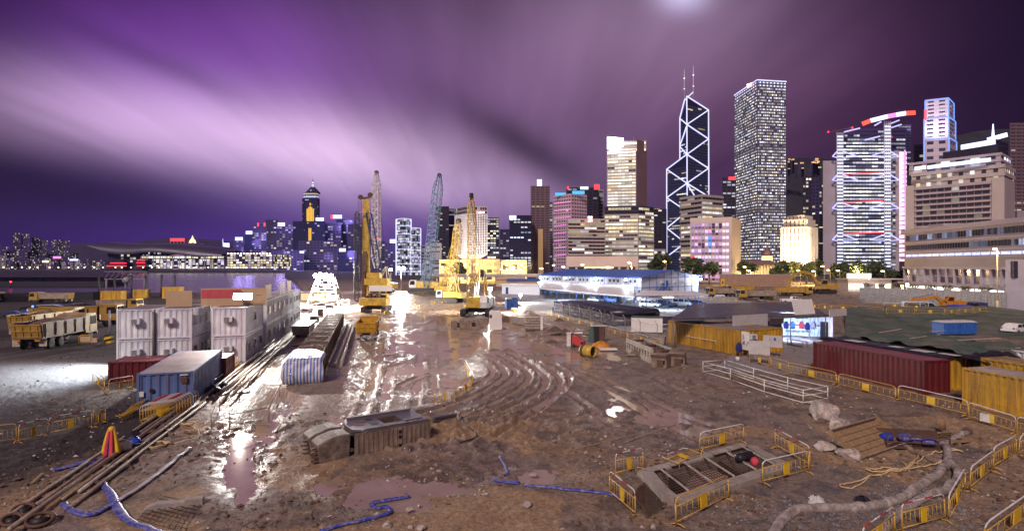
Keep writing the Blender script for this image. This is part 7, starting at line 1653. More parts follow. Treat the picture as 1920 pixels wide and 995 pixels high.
def cage_tarp():
 ca, sa = math.cos(CGG), math.sin(CGG); P = []; S = []; nu, nv = 34, 40
 path = [(-.18, .0), (-.42, .4), (-.5, .95), (-.3, 1.55), (-.1, CGH + .12), (.9, CGH + .16), (2.2, CGH + .16), (3.6, CGH + .14), (5.6, CGH + .12)]
 c = catmull([Vector((q[0], q[1])) for q in path], 5); m = len(c)
 for i, q in enumerate(c):
  f = i / (m - 1); rowp = []
  for j in range(nv + 1):
   v = j / nv; y = -.3 + (CGW + .6) * v; lim = 1
   x, z = q.x, q.y
   bul = .16 * math.exp(-((z - 1.0) / .8) ** 2); y = y + (v - .5) * 2 * bul
   if f > .55 and v < .45: x = x - (f - .55) * (0.45 - v) * 9.0           # torn back over the top
   wob = fbm(np.array([x * 1.3 + z]), np.array([y * 1.3]), 3, 8)[0] - .5
   if z < CGH: x -= abs(wob) * .35
   else: z += wob * .16
   if (v < .04 or v > .96) and z > 1.0: z -= .18
   rowp.append((CGA.x + ca * x - sa * y, CGA.y + sa * x + ca * y, max(.02, z))); S.append(y)
  P.append(rowp)
 b = MB(); b.grid(P); o = b.build('tarpaulin', sm); a = o.data.attributes.new('stripe', 'FLOAT', 'POINT'); a.data.foreach_set('value', S)
 o.modifiers.new('thick', 'SOLIDIFY').thickness = .03; tag(o, 'blue and white striped tarpaulin wrapped over the near end of the rebar cage', 'tarpaulin')
cage_tarp()
a = gp(628, 688); d = GV.to_3d(); r = thing('steel_beam', 'long pale trough beam lying right of the rebar cage', 'beam', a, AG)
MB().box(0, 38, -.55, .55, .05, .14).box(0, 38, -.62, -.5, .05, .62).box(0, 38, .5, .62, .05, .62).box(0, 38, -.16, .1, .14, .42).build('trough', Mt['pale_steel'], r)
r = thing('steel_skip', 'pale trapezoid steel skip between the cabins and the rebar cage', 'skip', gp(570, 626), AG); fix_normals(MB().prof([(-3.4, .25), (3.4, .25), (4.2, 1.6), (-4.2, 1.6)], -1.1, 1.1).build('body', Mt['pale_steel'], r)); MB().box(-4.3, 4.3, -1.25, -1.1, 1.5, 1.66).box(-4.3, 4.3, 1.1, 1.25, 1.5, 1.66).build('rim', Mt['grey_steel'], r)
for y in (-.7, .7): MB().box(-3, 3, y - .12, y + .12, 0, .25).build('skid', Mt['dark_steel'], r)
r = thing('oil_drum', 'brown drum standing in the glare of the floodlight rig', 'drum', gp(601, 591)); MB().lathe([(.55, 0), (.6, .05), (.57, .5), (.6, .55), (.57, 1.05), (.6, 1.2), (.55, 1.25)], n=16).build('barrel', Mt['rusty_steel'], r)
r = thing('flat_roof_cabin', 'small ochre cabin with a thin flat roof left of the floodlight rig', 'cabin', gp(578, 562), .1); MB().box(-2.0, 1.8, 0, 2.6, 0, 2.0).build('wall', Mt['tan_board'], r); MB().box(-2.8, 3.2, -.6, 3.2, 2.3, 2.42).build('roof', Mt['hose_pale'], r); MB().box(2.9, 3.0, -.4, -.3, 0, 2.3).box(-2.0, -1.9, .1, .2, 2.0, 2.3).box(1.7, 1.8, .1, .2, 2.0, 2.3).build('post', Mt['grey_steel'], r)
for i, (px, py, w, h, m, lab) in enumerate([(552, 582, 1.6, 1.1, 'white_paint', 'small white generator by the end of the cabin row'), (575, 585, 2.2, .9, 'hose_pale', 'pale covered crate in the glare before the floodlight rig'), (618, 578, 1.8, 1.0, 'pale_steel', 'pale steel box under the floodlight rig'), (590, 600, 1.5, .8, 'concrete', 'low concrete block behind the skip'), (648, 572, 2.2, 1.4, 'pale_steel', 'pale steel cabinet beside the drilling rig tracks')]):
 p = gp(px, py); r = thing('equipment_box', lab, 'equipment', p, R.uniform(-.3, .3)); bevel(MB().box(-w / 2, w / 2, -.6, .6, .12, h).build('casing', Mt[m], r), .06)
 MB().box(-w * .3, w * .3, -.63, -.6, h * .4, h * .75).build('panel', Mt['dark_steel'], r)
 for x in (-w * .4, w * .4): MB().box(x - .08, x + .08, -.5, .5, 0, .12).build('skid', Mt['dark_steel'], r)
def gpath(pts, lift, n=6): return [Vector((q.x, q.y, max(-.1, gz(q)) + lift)) for q in catmull([gp(*p).xy for p in pts], n)]
for i in range(9):
 off = i * .24 - .9; a = gp(78, 960).xy + Vector((off, off * .15)); b = gp(352, 760).xy + Vector((off * 1.1, 0)); t0 = [-.10, -.05, .0, .18, -.12, .05, .1, .3, .0][i]
 zc = .12 + (.17 if i % 3 == 1 else 0); L = (b - a).length
 P = [a + (b - a) * (t0 + (1.02 - t0) * k / 5) for k in range(6)]
 pts = [Vector((p.x, p.y, max(-.05, gz(p) * .3) + zc)) for p in P]
 tag(MB().tube(pts, [.075, .075, .075, .075, .075, .075] if i % 2 else .1, 8).build('steel_pipe', Mt['pipe_pale'] if i % 3 else Mt['pale_steel']), f'{ORD[i]} pipe from the left in the bundle crossing the left foreground', 'pipe', 'pipes bundled across the left foreground')
for i in range(13):
 off = i * .3 - 1.6; a = gp(392, 748).xy + Vector((off, off * .2)); b = gp(500, 655).xy + Vector((off * .9 + R.uniform(-.6, .6), R.uniform(-2, 4)))
 t0 = R.uniform(-.15, .1); P = [a.lerp(b, t0 + (1.0 + R.uniform(0, .2) - t0) * k / 4) for k in range(5)]; zc = .1 + .16 * (i % 3)
 tag(MB().tube([Vector((p.x, p.y, zc)) for p in P], .07 + .03 * (i % 2), 7).build('steel_pipe', Mt['pipe_pale'] if i % 2 else Mt['pale_steel']), f'{ORD[i]} pipe from the left in the heap between cabins and rebar cage', 'pipe', 'pipes heaped before the cabin row')
def hose(label, pts, rad, m, lift=None, n=6, sides=8, name='hose', wob=0.0):
 P = gpath(pts, rad * .55 if lift is None else lift, n)
 if wob: P = [p + Vector((R.uniform(-wob, wob), R.uniform(-wob, wob), 0)) for p in P]
 return tag(MB().tube(P, rad, sides).build(name, Mt[m]), label, 'hose')
hose('fat grey hose sweeping from the bottom edge up to the right', [(1440, 1030), (1458, 993), (1480, 969), (1520, 959), (1600, 957), (1655, 950), (1695, 937), (1730, 912), (1760, 893), (1775, 872), (1776, 852), (1766, 836)], .19, 'hose_grey', wob=.01, sides=12)
hose('short fat grey hose ending in a flange near the pallets', [(1768, 842), (1790, 828), (1813, 814)], .17, 'hose_grey', sides=12)
hose('second fat grey hose running beneath the near right barriers', [(1640, 1020), (1668, 988), (1700, 960), (1735, 938), (1772, 926), (1793, 905), (1795, 888), (1780, 870)], .17, 'hose_grey', .16, wob=.01, sides=12)
hose('dark muddy hose from the tilted crate to the fat hose', [(1692, 838), (1715, 850), (1740, 862), (1766, 872)], .14, 'pipe_pale', sides=10)
r = thing('hose_flange', 'rusty flange collar on the end of the short fat hose', 'flange', gp(1814, 813) + Vector((0, 0, .17)), .8); MB().lathe([(.17, -.06), (.26, -.05), (.26, .05), (.17, .06)], n=14, axis='x').build('ring', Mt['rusty_steel'], r)
hose('tan rope looped loosely over the mud by the fat hoses', [(1770, 842), (1735, 843), (1712, 868), (1690, 880), (1650, 892), (1600, 904), (1578, 908), (1577, 914), (1600, 916), (1640, 893), (1690, 886), (1700, 876), (1692, 868)], .035, 'rope', .06, 8, 6, 'rope')
hose('second tan rope strand crossing the fat hose', [(1780, 845), (1800, 848), (1803, 854), (1770, 853), (1740, 856), (1715, 872), (1680, 886), (1640, 887), (1625, 883), (1650, 882), (1700, 881), (1750, 873), (1779, 872), (1778, 856)], .035, 'rope', .1, 8, 6, 'rope')
def coil(label, px, py, rad, turns, m, rr, sq=.75):
 c = gp(px, py); P = []
 for k in range(turns * 16): a = 2 * PI * k / 16; q = rad * (.72 + .28 * ((k * 7) % 16) / 16); P.append(Vector((c.x + q * math.cos(a), c.y + q * sq * math.sin(a), max(0, gz(c.xy)) + .05 + .02 * (k / 16))))
 return tag(MB().tube(P, rr, 5).build('rope_coil', Mt[m]), label, 'rope coil')
coil('coil of tan rope lying on the left pipe bundle', 289, 838, .85, 6, 'rope', .03)
coil('loose tan rope ring beside the left pipes', 356, 798, .5, 2, 'rope', .03)
hose('tan rope trailing from the coil to the loose ring', [(310, 833), (335, 832), (366, 827), (374, 815), (362, 801), (345, 797)], .03, 'rope', .06, 6, 5, 'rope')
def flathose(label, pts, w, m, n=6, name='layflat_hose'):
 P = gpath(pts, .04, n); b = MB(); rows = []
 for i, p in enumerate(P):
  d = (P[min(i + 1, len(P) - 1)] - P[max(0, i - 1)]).normalized(); s = Vector((-d.y, d.x, 0)) * w / 2 * (.85 + .3 * vnoise(np.array([i * .4]), np.array([1.0]), 3)[0])
  rows.append([p - s, p - s * .5 + Vector((0, 0, .05)), p + Vector((0, 0, .03)), p + s * .5 + Vector((0, 0, .05)), p + s])
 b.grid(rows); o = b.build(name, Mt[m]); o.modifiers.new('thick', 'SOLIDIFY').thickness = .03; return tag(o, label, 'hose')
flathose('bright blue flat hose from the pipes down to the bottom edge', [(191, 908), (205, 925), (222, 955), (245, 980), (290, 998), (345, 1010)], .30, 'hose_blue')
flathose('blue flat hose bent beside the pipe flange at bottom left', [(118, 948), (135, 962), (168, 968), (198, 955), (218, 942)], .26, 'hose_blue')
flathose('pale muddy flat hose running back toward the bright wet ground', [(218, 942), (262, 915), (300, 887), (330, 862), (356, 842)], .22, 'hose_pale')
flathose('blue flat hose crumpled by the draped raincoat', [(98, 884), (125, 878), (160, 868), (198, 857)], .34, 'hose_blue')
flathose('short blue flat hose forking below the crumpled one', [(133, 884), (158, 876), (178, 868), (190, 874)], .26, 'hose_blue')
flathose('blue flat hose zigzagging across the bottom centre', [(600, 996), (660, 982), (706, 970), (729, 962), (731, 952), (722, 947), (706, 949), (697, 941), (712, 937), (742, 932), (768, 928)], .17, 'hose_blue')
flathose('short blue flat hose piece in the tan puddle', [(924, 899), (945, 902), (974, 905)], .2, 'hose_blue')
flathose('blue and white tape trailing towards the grated trench', [(985, 909), (1030, 914), (1080, 920), (1128, 925), (1165, 931)], .16, 'hose_blue')
flathose('thin blue strip above the tan puddle', [(937, 857), (945, 868), (953, 888)], .07, 'hose_blue')
for i, (x, y, s) in enumerate([(44, 966, .34), (75, 985, .42), (22, 985, .3)]):
 p = gp(x, y); r = thing('pipe_flange', ['red rimmed pipe flange at the bottom left corner', 'rusty pipe flange nearest the bottom edge', 'flange lying flat at the bottom left edge'][i], 'flange', p, .6); MB().tube([(s * math.cos(2 * PI * k / 16), s * math.sin(2 * PI * k / 16) * .8, .25 + .12 * math.sin(2 * PI * k / 16)) for k in range(16)], .07, 6, closed=True).build('ring', Mt['rusty_steel'], r); MB().cyl((0, 0, .02), (.0, .1, .28), s * .75, 12).build('hub', Mt['dark_steel'], r)
def raincoat():
 p = gp(209, 858); r = thing('raincoat', 'yellow and pink raincoat draped over a hydrant post by the pipes', 'raincoat', (p.x, p.y, gz(p.xy)), -.2)
 def cone(a0, a1, R0, R1, z0, z1, ph):
  rows = []
  for j in range(9):
   f = j / 8; rows.append([((R0 + (R1 - R0) * f ** .8) * (1 + .18 * math.sin(a * 7 + ph + f)) * math.cos(a), (R0 + (R1 - R0) * f ** .8) * (1 + .18 * math.sin(a * 7 + ph)) * .8 * math.sin(a), z1 + (z0 - z1) * f) for a in np.linspace(a0, a1, 15)])
  b = MB(); b.grid(rows); return b
 for nm, a0, a1, m, z0 in (('coat_panel', PI * .95, PI * 1.38, 'cloth_yellow', .18), ('coat_panel', PI * 1.36, PI * 1.55, 'cloth_pink', .1), ('coat_panel', PI * 1.53, PI * 1.62, 'cloth_navy', .05), ('coat_panel', PI * 1.6, PI * 1.9, 'cloth_pink', .12), ('coat_panel', PI * 1.88, PI * 2.98, 'cloth_yellow', .22)):
  o = cone(a0, a1, .12, .42, z0, 1.45, R.random()).build(nm, Mt[m], r); o.modifiers.new('thick', 'SOLIDIFY').thickness = .02
 MB().lathe([(.14, 1.3), (.17, 1.42), (.12, 1.52), (.03, 1.56)], n=10).build('hood', Mt['cloth_yellow'], r); MB().cyl((0, 0, 0), (0, 0, 1.4), .06, 8).build('post', Mt['grey_steel'], r)
raincoat()
p = gp(232, 850); r = thing('pump', 'small white muddy pump behind the draped raincoat', 'pump', (p.x, p.y, gz(p.xy)), .4); MB().lathe([(.05, -.35), (.22, -.33), (.25, 0), (.22, .33), (.05, .35)], (0, 0, .3), 12, 'x').build('motor', Mt['white_paint'], r); MB().tube([(-.4, -.25, .03), (-.4, -.25, .6), (.4, -.25, .6), (.4, -.25, .03)], .025, 6).tube([(-.4, .25, .03), (-.4, .25, .6), (.4, .25, .6), (.4, .25, .03)], .025, 6).build('frame', Mt['grey_steel'], r); MB().cyl((.3, 0, .3), (.75, .15, .25), .08, 8).build('outlet', Mt['dark_steel'], r)
for i, (x, y, m, s) in enumerate([(250, 826, 'black_tarp', .45), (253, 838, 'blue_tarp', .4), (398, 737, 'black_tarp', .7), (415, 726, 'black_tarp', .6), (1617, 942, 'black_tarp', .33), (1530, 940, 'white_board', .3), (1255, 790, 'tan_board', .0)]):
 if s == 0: continue
 p = gp(x, y); rows = []
 for j in range(8):
  f = j / 7; rows.append([(s * math.sin(PI * (.1 + .9 * f) * .5 + .1) * (1 + .25 * math.sin(3 * a + f * 5 + i)) * math.cos(a), s * math.sin(PI * (.1 + .9 * f) * .5 + .1) * (1 + .2 * math.sin(4 * a + i)) * math.sin(a), s * .9 * (1 - f) + .03 * math.sin(5 * a)) for a in np.linspace(0, 2 * PI, 17)])
 b = MB(); b.grid(rows); tag(b.build('bin_bag', Mt[m], loc=(p.x, p.y, max(-.05, gz(p.xy)))), ['black rubbish bag behind the white pump', 'blue crumpled bag behind the white pump', 'big black bag at the foot of the blue container', 'black bag a little further along the blue container', 'black torn bag near the fat hose', 'white crumpled sheet left of the fat hose'][i], 'bag')
def railing(label, posts, m='pipe_pale', rails=(.55, 1.0), rad=.03, links=None, name='tube_railing', bottom=False, ph=1.05):
 P = [gp(*q) for q in posts]; c = P[0]; r = thing(name, label, 'railing', c)
 for p in P: MB().cyl(p - c, p - c + Vector((0, 0, ph)), rad * 1.15, 6).build('post', Mt[m], r)
 links = links or [(i, i + 1) for i in range(len(P) - 1)]; b = MB()
 for i, j in links:
  for z in rails: b.cyl(P[i] - c + Vector((0, 0, z)), P[j] - c + Vector((0, 0, z)), rad, 6)
 b.build('rail', Mt[m], r); return r
railing('thin pipe railing crossing the shining wet strip', [(396, 806), (412, 770), (449, 740), (466, 728)], links=[(0, 1), (1, 2), (2, 3)], rad=.025, rails=(.95,)); railing('second thin pipe railing leaning at the near end of the cage', [(430, 805), (504, 790), (524, 745), (556, 708)], rad=.025, rails=(.9,))
railing('white pipe frame fencing the narrow trench on the right', [(1318, 698), (1369.6, 713), (1433, 736), (1506, 757), (1552, 750), (1477, 731), (1413, 711.7), (1359, 694)], 'white_paint', (.12, .6, 1.0), .034, [(i, (i + 1) % 8) for i in range(8)], 'trench_railing')
def rebar_mat(label, pts, step, m, lift=.12, w=.022, name='rebar_mat', both=True):
 A, B, C, D = [gp(*q) for q in pts]; c = (A + B + C + D) / 4; b = MB(); n1 = max(3, int((B - A).length / step)); n2 = max(3, int((D - A).length / step))
 for k in range(n1 + 1): f = k / n1; b.bar(A.lerp(B, f) - c + Vector((0, 0, lift)), D.lerp(C, f) - c + Vector((0, 0, lift)), w)
 if both:
  for k in range(n2 + 1): f = k / n2; b.bar(A.lerp(D, f) - c + Vector((0, 0, lift + w)), B.lerp(C, f) - c + Vector((0, 0, lift + w)), w)
 return tag(b.build(name, Mt[m], loc=c), label, 'rebar mat')
rebar_mat('rusty reinforcing mat lying on the shining wet strip', [(440, 795), (505, 800), (538, 725), (490, 722)], .3, 'rusty_steel'); rebar_mat('half buried reinforcing mesh at the bottom left', [(258, 975), (345, 1000), (375, 945), (300, 930)], .28, 'dark_steel', .05, .016)
p0 = gp(272, 955); p1 = gp(382, 942); d = p1 - p0; r = thing('concrete_beam', 'broken pale concrete beam half sunk at the bottom left', 'concrete beam', (p0 + p1) / 2, math.atan2(d.y, d.x)); L = d.length; fix_normals(bevel(MB().prof([(-L / 2, -.1), (L / 2, -.1), (L / 2, .28), (L * .2, .3), (L * .15, .2), (-L * .3, .26), (-L / 2, .12)], -.18, .18).build('block', Mt['concrete'], r), .03))
p0 = gp(218, 852); p1 = gp(310, 815)
for i, (a, b, w, lab) in enumerate([((240, 822), (300, 806), .4, 'weathered plank behind the pipe bundle'), ((1080, 842), (1280, 790), .07, 'long thin bamboo pole lying on the bare mud'), ((1170, 830), (1245, 805), .06, 'second bamboo pole beside the small puddle'), ((60, 910), (80, 892), .12, 'small broken board on the dark left ground'), ((420, 805), (455, 798), .35, 'split board by the loose rope ring'), ((410, 740), (466, 734), .9, 'pale plywood sheet bridging the pipes')]):
 A, B = gpz(*a), gpz(*b); m = (A + B) / 2; tag(MB().bar(A - m + Vector((0, 0, .06)), B - m + Vector((0, 0, .06)), w, .05).build('plank', Mt['pipe_pale' if i in (1, 2) else 'wood' if i != 5 else 'pale_steel'], loc=m), lab, 'plank')
def trench():
 P = [Vector((p.x, p.y, 0)) for p in PIT]; c = sum(P, Vector()) / 4; r = thing('grated_trench', 'concrete edged trench covered by rusty steel grating', 'trench cover', (c.x, c.y, 0)); Q = [p - c for p in P]; cen = Vector()
 def off(p, k): return p + (p - cen).normalized() * k
 for i in range(4):
  a, b = Q[i], Q[(i + 1) % 4]; d = (b - a).normalized(); n = Vector((d.y, -d.x, 0)); n = n if n.dot((a + b) / 2) > 0 else -n
  m = MB().hexa([a - d * .1 - n * .05 + Vector((0, 0, -1.3)), b + d * .1 - n * .05 + Vector((0, 0, -1.3)), b + d * .1 + n * .5 + Vector((0, 0, -1.3)), a - d * .1 + n * .5 + Vector((0, 0, -1.3))], [a - d * .1 - n * .05 + Vector((0, 0, .24 + .01 * i)), b + d * .1 - n * .05 + Vector((0, 0, .24 + .01 * i)), b + d * .1 + n * .5 + Vector((0, 0, .2 + .01 * i)), a - d * .1 + n * .5 + Vector((0, 0, .2 + .01 * i))]); bevel(m.build('kerb', Mt['concrete'], r), .05)
 g = MB(); n1, n2 = 40, 12
 A, B, C, D = Q
 for k in range(n1 + 1): f = k / n1; g.bar(A.lerp(B, f) + Vector((0, 0, .12)), D.lerp(C, f) + Vector((0, 0, .12)), .02)
 for k in range(n2 + 1): f = k / n2; g.bar(A.lerp(D, f) + Vector((0, 0, .14)), B.lerp(C, f) + Vector((0, 0, .14)), .02)
 g.build('grating', Mt['rusty_steel'], r)
 for f in (.1, .32, .52, .74, .93): MB().bar(A.lerp(B, f) + Vector((0, 0, .3)), D.lerp(C, f) + Vector((0, 0, .3)), .07, .06).build('cross_bar', Mt['pale_steel'], r)
 for f in (.2, .45, .68): MB().bar(A.lerp(B, f) + Vector((0, 0, -.5)), D.lerp(C, f) + Vector((0, 0, -.5)), .2, .7).build('strut', Mt['dark_steel'], r)
 for f0, f1, s in ((.0, .14, 0), (.2, .34, 0), (.62, .78, 0), (.8, .98, 0)): MB().hexa([A.lerp(B, f0).lerp(D.lerp(C, f0), -.10) + Vector((0, 0, .28)), A.lerp(B, f1).lerp(D.lerp(C, f1), -.10) + Vector((0, 0, .28)), A.lerp(B, f1).lerp(D.lerp(C, f1), .08) + Vector((0, 0, .28)), A.lerp(B, f0).lerp(D.lerp(C, f0), .08) + Vector((0, 0, .28))], [A.lerp(B, f0).lerp(D.lerp(C, f0), -.10) + Vector((0, 0, .32)), A.lerp(B, f1).lerp(D.lerp(C, f1), -.10) + Vector((0, 0, .32)), A.lerp(B, f1).lerp(D.lerp(C, f1), .08) + Vector((0, 0, .32)), A.lerp(B, f0).lerp(D.lerp(C, f0), .08) + Vector((0, 0, .32))]).build('cover_slab', Mt['concrete'], r)
 P2 = [Vector((p.x, p.y, 0)) - c for p in PIT2]; g = MB()
 for k in range(15): f = k / 14; g.bar(P2[0].lerp(P2[1], f) + Vector((0, 0, .06)), P2[3].lerp(P2[2], f) + Vector((0, 0, .06)), .02); g.bar(P2[0].lerp(P2[3], f) + Vector((0, 0, .08)), P2[1].lerp(P2[2], f) + Vector((0, 0, .08)), .02)
 g.build('end_grating', Mt['rusty_steel'], r); MB().bar(P2[1] + Vector((.1, .1, .2)), P2[2] + Vector((.1, .1, .1)), .5, .5).build('end_wall', Mt['concrete'], r)
trench()
p = gp(1418, 880); tag(MB().lathe([(.05, -.2), (.17, -.12), (.2, .1), (.08, .22)], n=10).build('helmet', Mt['cloth_pink'], loc=(p.x, p.y + .2, .32)), 'bright pink red safety helmet on the trench grating', 'helmet')
p = gp(1400, 876); tag(MB().lathe([(.12, -.5), (.22, -.45), (.24, .45), (.12, .5)], n=12, axis='x').build('gas_bottle', Mt['black'], loc=(p.x, p.y + .3, .42)), 'dark cylinder lying next to the pink helmet', 'cylinder')
bpy.data.objects['gas_bottle'].rotation_euler = (0, 0, .5)
def rock(label, px, py, sx, sy, sz, seed, m='rock'):
 bm = bmesh.new(); bmesh.ops.create_icosphere(bm, subdivisions=4, radius=1.0)
 co = np.array([v.co[:] for v in bm.verts]); rs = np.random.RandomState(seed)
 pl = rs.normal(size=(14, 3)); pl /= np.linalg.norm(pl, axis=1)[:, None]; dist = rs.uniform(.48, .84, 14)
 for k in range(14):
  d = co @ pl[k]; co -= np.outer(np.maximum(d - dist[k], 0) * 1.0, pl[k])
 n = fbm(co[:, 0] * 2.2 + seed, co[:, 1] * 2.2 + co[:, 2] * 1.7, 4, seed) - .5
 co *= (1 + .30 * n)[:, None]
 for v, c in zip(bm.verts, co): v.co = (c[0] * sx, c[1] * sy, c[2] * sz)
 me = bpy.data.meshes.new('boulder'); bm.to_mesh(me); bm.free(); me.materials.append(Mt[m]); p = gp(px, py)
 o = bpy.data.objects.new('boulder', me); COL.objects.link(o); o.location = (p.x, p.y, max(0, gz(p.xy)) + sz * .45); o.rotation_euler = (0, 0, seed); return tag(o, label, 'boulder')
rock('largest pale boulder at the back of the row by the white pipe frame', 1545, 786, 1.0, .85, .72, 3); rock('rounded boulder second from the back in the row', 1578, 806, .75, .7, .6, 8); rock('pale angular boulder third from the back touching the tilted crate', 1588, 834, .85, .7, .6, 12); rock('low tan boulder left of the front one', 1548, 842, .7, .55, .38, 21); rock('front low boulder with a muddy hollow by the tilted crate', 1588, 856, .85, .5, .36, 30)
rock('flat slab of stone behind the largest boulder', 1533, 757, .8, .5, .18, 41)
for i, (x, y, s) in enumerate([(727, 986, .24), (766, 958, .18), (785, 948, .1), (1000, 892, .22), (990, 948, .22), (908, 921, .12), (912, 925, .1), (788, 993, .22), (1225, 990, .16), (1205, 990, .13), (400, 748, .25), (770, 990, .15)]): rock(['pale stone left of the zigzag hose end', 'pale stone at the bottom centre', 'small white stone above the bottom centre', 'pale stone beside the tan puddle end', 'buried stone right of the bottom centre', 'small white stone pair, left one', 'small white stone pair, right one', 'pale stone cut by the bottom edge', 'pale cobble in front of the grated trench, right one', 'pale cobble in front of the grated trench, left one', 'stone by the black bags', 'small pale stone near the bottom edge stone'][i], x, y, s, s * .8, s * .7, 50 + i)
def crate():
 A = gp(1612, 862); B = gp(1697, 832); d = B - A; L = d.length; r = thing('timber_tray', 'shallow timber tray tilted up against the boulders', 'crate', (A + B) / 2, math.atan2(d.y, d.x)); h = L / 2
 r.rotation_euler = (.55, 0, math.atan2(d.y, d.x)); b = MB()
 for k in range(5): y = .02 + k * .36; b.box(-h, h, y, y + .33, 0, .05)
 b.build('boards', Mt['wood'], r); MB().box(-h - .05, h + .05, -.06, .0, -.02, .26).box(-h - .05, h + .05, 1.82, 1.88, -.02, .26).build('side', Mt['pipe_pale'], r); MB().box(-h - .06, -h, .0, 1.82, -.02, .26).box(h, h + .06, 0, 1.82, -.02, .26).build('end', Mt['wood'], r)
crate()
p = gp(1712, 838); r = thing('steel_stillage', 'rusty steel stillage holding blue bags', 'stillage', (p.x, p.y, 0), -.22)
b = MB(); b.box(-1.5, 1.4, -.7, .7, .1, .18)
for x in (-1.5, 1.4):
 for y in (-.7, .7): b.bar((x, y, 0), (x, y, .75), .08)
for y in (-.7, .7): b.bar((-1.5, y, .75), (1.4, y, .75), .06); b.bar((-1.5, y, .45), (1.4, y, .45), .05)
b.build('frame', Mt['rusty_steel'], r); MB().box(-1.5, 1.4, .64, .68, .2, .72).build('back_panel', Mt['rusty_steel'], r)
for i, (x, y) in enumerate([(-1.2, .1), (-.3, .2), (.1, -.1), (.6, -.3)]):
 rows = [[(.38 * math.sin(PI * f) * (1 + .2 * math.sin(3 * a + i)) * math.cos(a), .3 * math.sin(PI * f) * math.sin(a), .25 - .24 * math.cos(PI * (1 - f))) for a in np.linspace(0, 2 * PI, 13)] for f in np.linspace(.02, .98, 7)]
 q = Vector((x, y)); ca, sa = math.cos(-.22), math.sin(-.22); b = MB(); b.grid(rows); o = b.build('plastic_bag', Mt['hose_blue' if i else 'blue_tarp'], loc=(p.x + ca * x - sa * y, p.y + sa * x + ca * y, .2)); tag(o, 'blue bag in the rusty stillage, ' + ['leftmost', 'second from the left', 'third from the left', 'rightmost'][i], 'bag')
for i, (x, y, rz) in enumerate([(1752, 822, -.3), (1775, 828, .2)]):
 p = gp(x, y); r = thing('pallet', ['dark pallet behind the stillage', 'weathered pallet nearest the short fat hose'][i], 'pallet', (p.x, p.y, 0), rz)
 q = MB()
 for k in range(6): q.box(-1.1, 1.1, -.75 + k * .26, -.55 + k * .26, .2, .25)
 q.build('deck', Mt['wood'], r)
 for x_ in (-1.0, 0, 1.0): MB().box(x_ - .08, x_ + .08, -.75, .75, 0, .2).build('bearer', Mt['wood'], r)
p = gp(1765, 812); tag(MB().lathe([(.2, 0), (.22, .5), (.16, .62), (.1, .62)], n=10).build('bollard', Mt['wood'], loc=(p.x, p.y, .26)), 'stubby post standing on the dark pallet', 'post')
def holed():
 A = gp(1174, 659); B = gp(1224, 683); d = B - A; L = d.length; r = thing('trench_box', 'muddy steel side plate with a row of square holes', 'steel plate', (A + B) / 2, math.atan2(d.y, d.x)); h = L / 2; b = MB(); Hh = 1.6
 for y in (0, 1.9):
  b.box(-h, h, y, y + .14, .0, .55).box(-h, h, y, y + .14, 1.1, Hh); n = 10
  for k in range(n + 1): x = -h + L * k / n; b.box(max(-h, x - L / n * .27), min(h, x + L / n * .27), y + .002, y + .138, .55, 1.1)
 b.build('plate', Mt['muddy_steel'], r)
 q = MB()
 for x in (-h + .2, 0, h - .2): q.cyl((x, .14, .4), (x, 1.9, .4), .12, 8).cyl((x, .14, 1.3), (x, 1.9, 1.3), .12, 8)
 q.build('strut', Mt['rusty_steel'], r)
holed()
for i, (px, py, w, d_, h, rz, lab) in enumerate([(1243, 690, 1.5, 1.4, 1.35, -.6, 'muddy steel block just right of the holed plate'), (1273, 688, 1.6, 1.3, 1.4, -.4, 'rust stained steel block beside the yellow container corner'), (1236, 648, 1.9, 1.5, 1.1, -.4, 'pale ribbed concrete tub by the walkway barriers')]):
 p = gp(px, py); r = thing('steel_block' if i < 2 else 'concrete_tub', lab, 'block' if i < 2 else 'tub', (p.x, p.y + .6, 0), rz)
 if i < 2:
  bevel(MB().box(-w / 2, w / 2, -d_ / 2, d_ / 2, 0, h).build('body', Mt['muddy_steel'], r), .08); MB().box(-w / 2 - .06, w / 2 + .06, -d_ / 2 - .06, -d_ / 2 - .0, h * .75, h * .95).box(-w * .1, w * .3, -d_ / 2 - .1, -d_ / 2, h * .15, h * .6).build('lug', Mt['rusty_steel'], r); MB().box(w * .15, w * .4, -d_ / 2 - .02, -d_ / 2 - .002, h * .3, h * .6).build('slot', Mt['black'], r)
 else:
  q = MB().hexa([(-w / 2 + .2, -d_ / 2 + .1, 0), (w / 2 - .2, -d_ / 2 + .1, 0), (w / 2 - .2, d_ / 2 - .1, 0), (-w / 2 + .2, d_ / 2 - .1, 0)], [(-w / 2, -d_ / 2, h), (w / 2, -d_ / 2, h), (w / 2, d_ / 2, h), (-w / 2, d_ / 2, h)]); q.build('tub', Mt['concrete'], r); MB().box(-w / 2 - .06, w / 2 + .06, -d_ / 2 - .06, d_ / 2 + .06, h + .002, h + .1).build('rim', Mt['concrete'], r)
a = gp(1205, 664); b_ = gp(1265, 668); d = b_ - a; tag(MB().bar(-d / 2 + Vector((0, 0, .7)), d / 2 + Vector((0, 0, .5)), .3, .25).build('steel_beam', Mt['pale_steel'], loc=(a + b_) / 2 + Vector((0, 2, 0))), 'pale beam resting behind the holed steel plate', 'beam')
p = gp(1102, 668); r = thing('drill_casing', 'stubby yellow drill casing lying open towards us', 'drill casing', (p.x, p.y, 0), -.75); MB().ringpipe((-.75, 0, .62), (.75, 0, .62), .62, .07, 20).build('casing', Mt['crane_yellow'], r)
q = MB()
for k in range(4): t = PI * k / 4; q.bar((.5, -.54 * math.cos(t), .62 - .54 * math.sin(t)), (.5, .54 * math.cos(t), .62 + .54 * math.sin(t)), .22, .06)
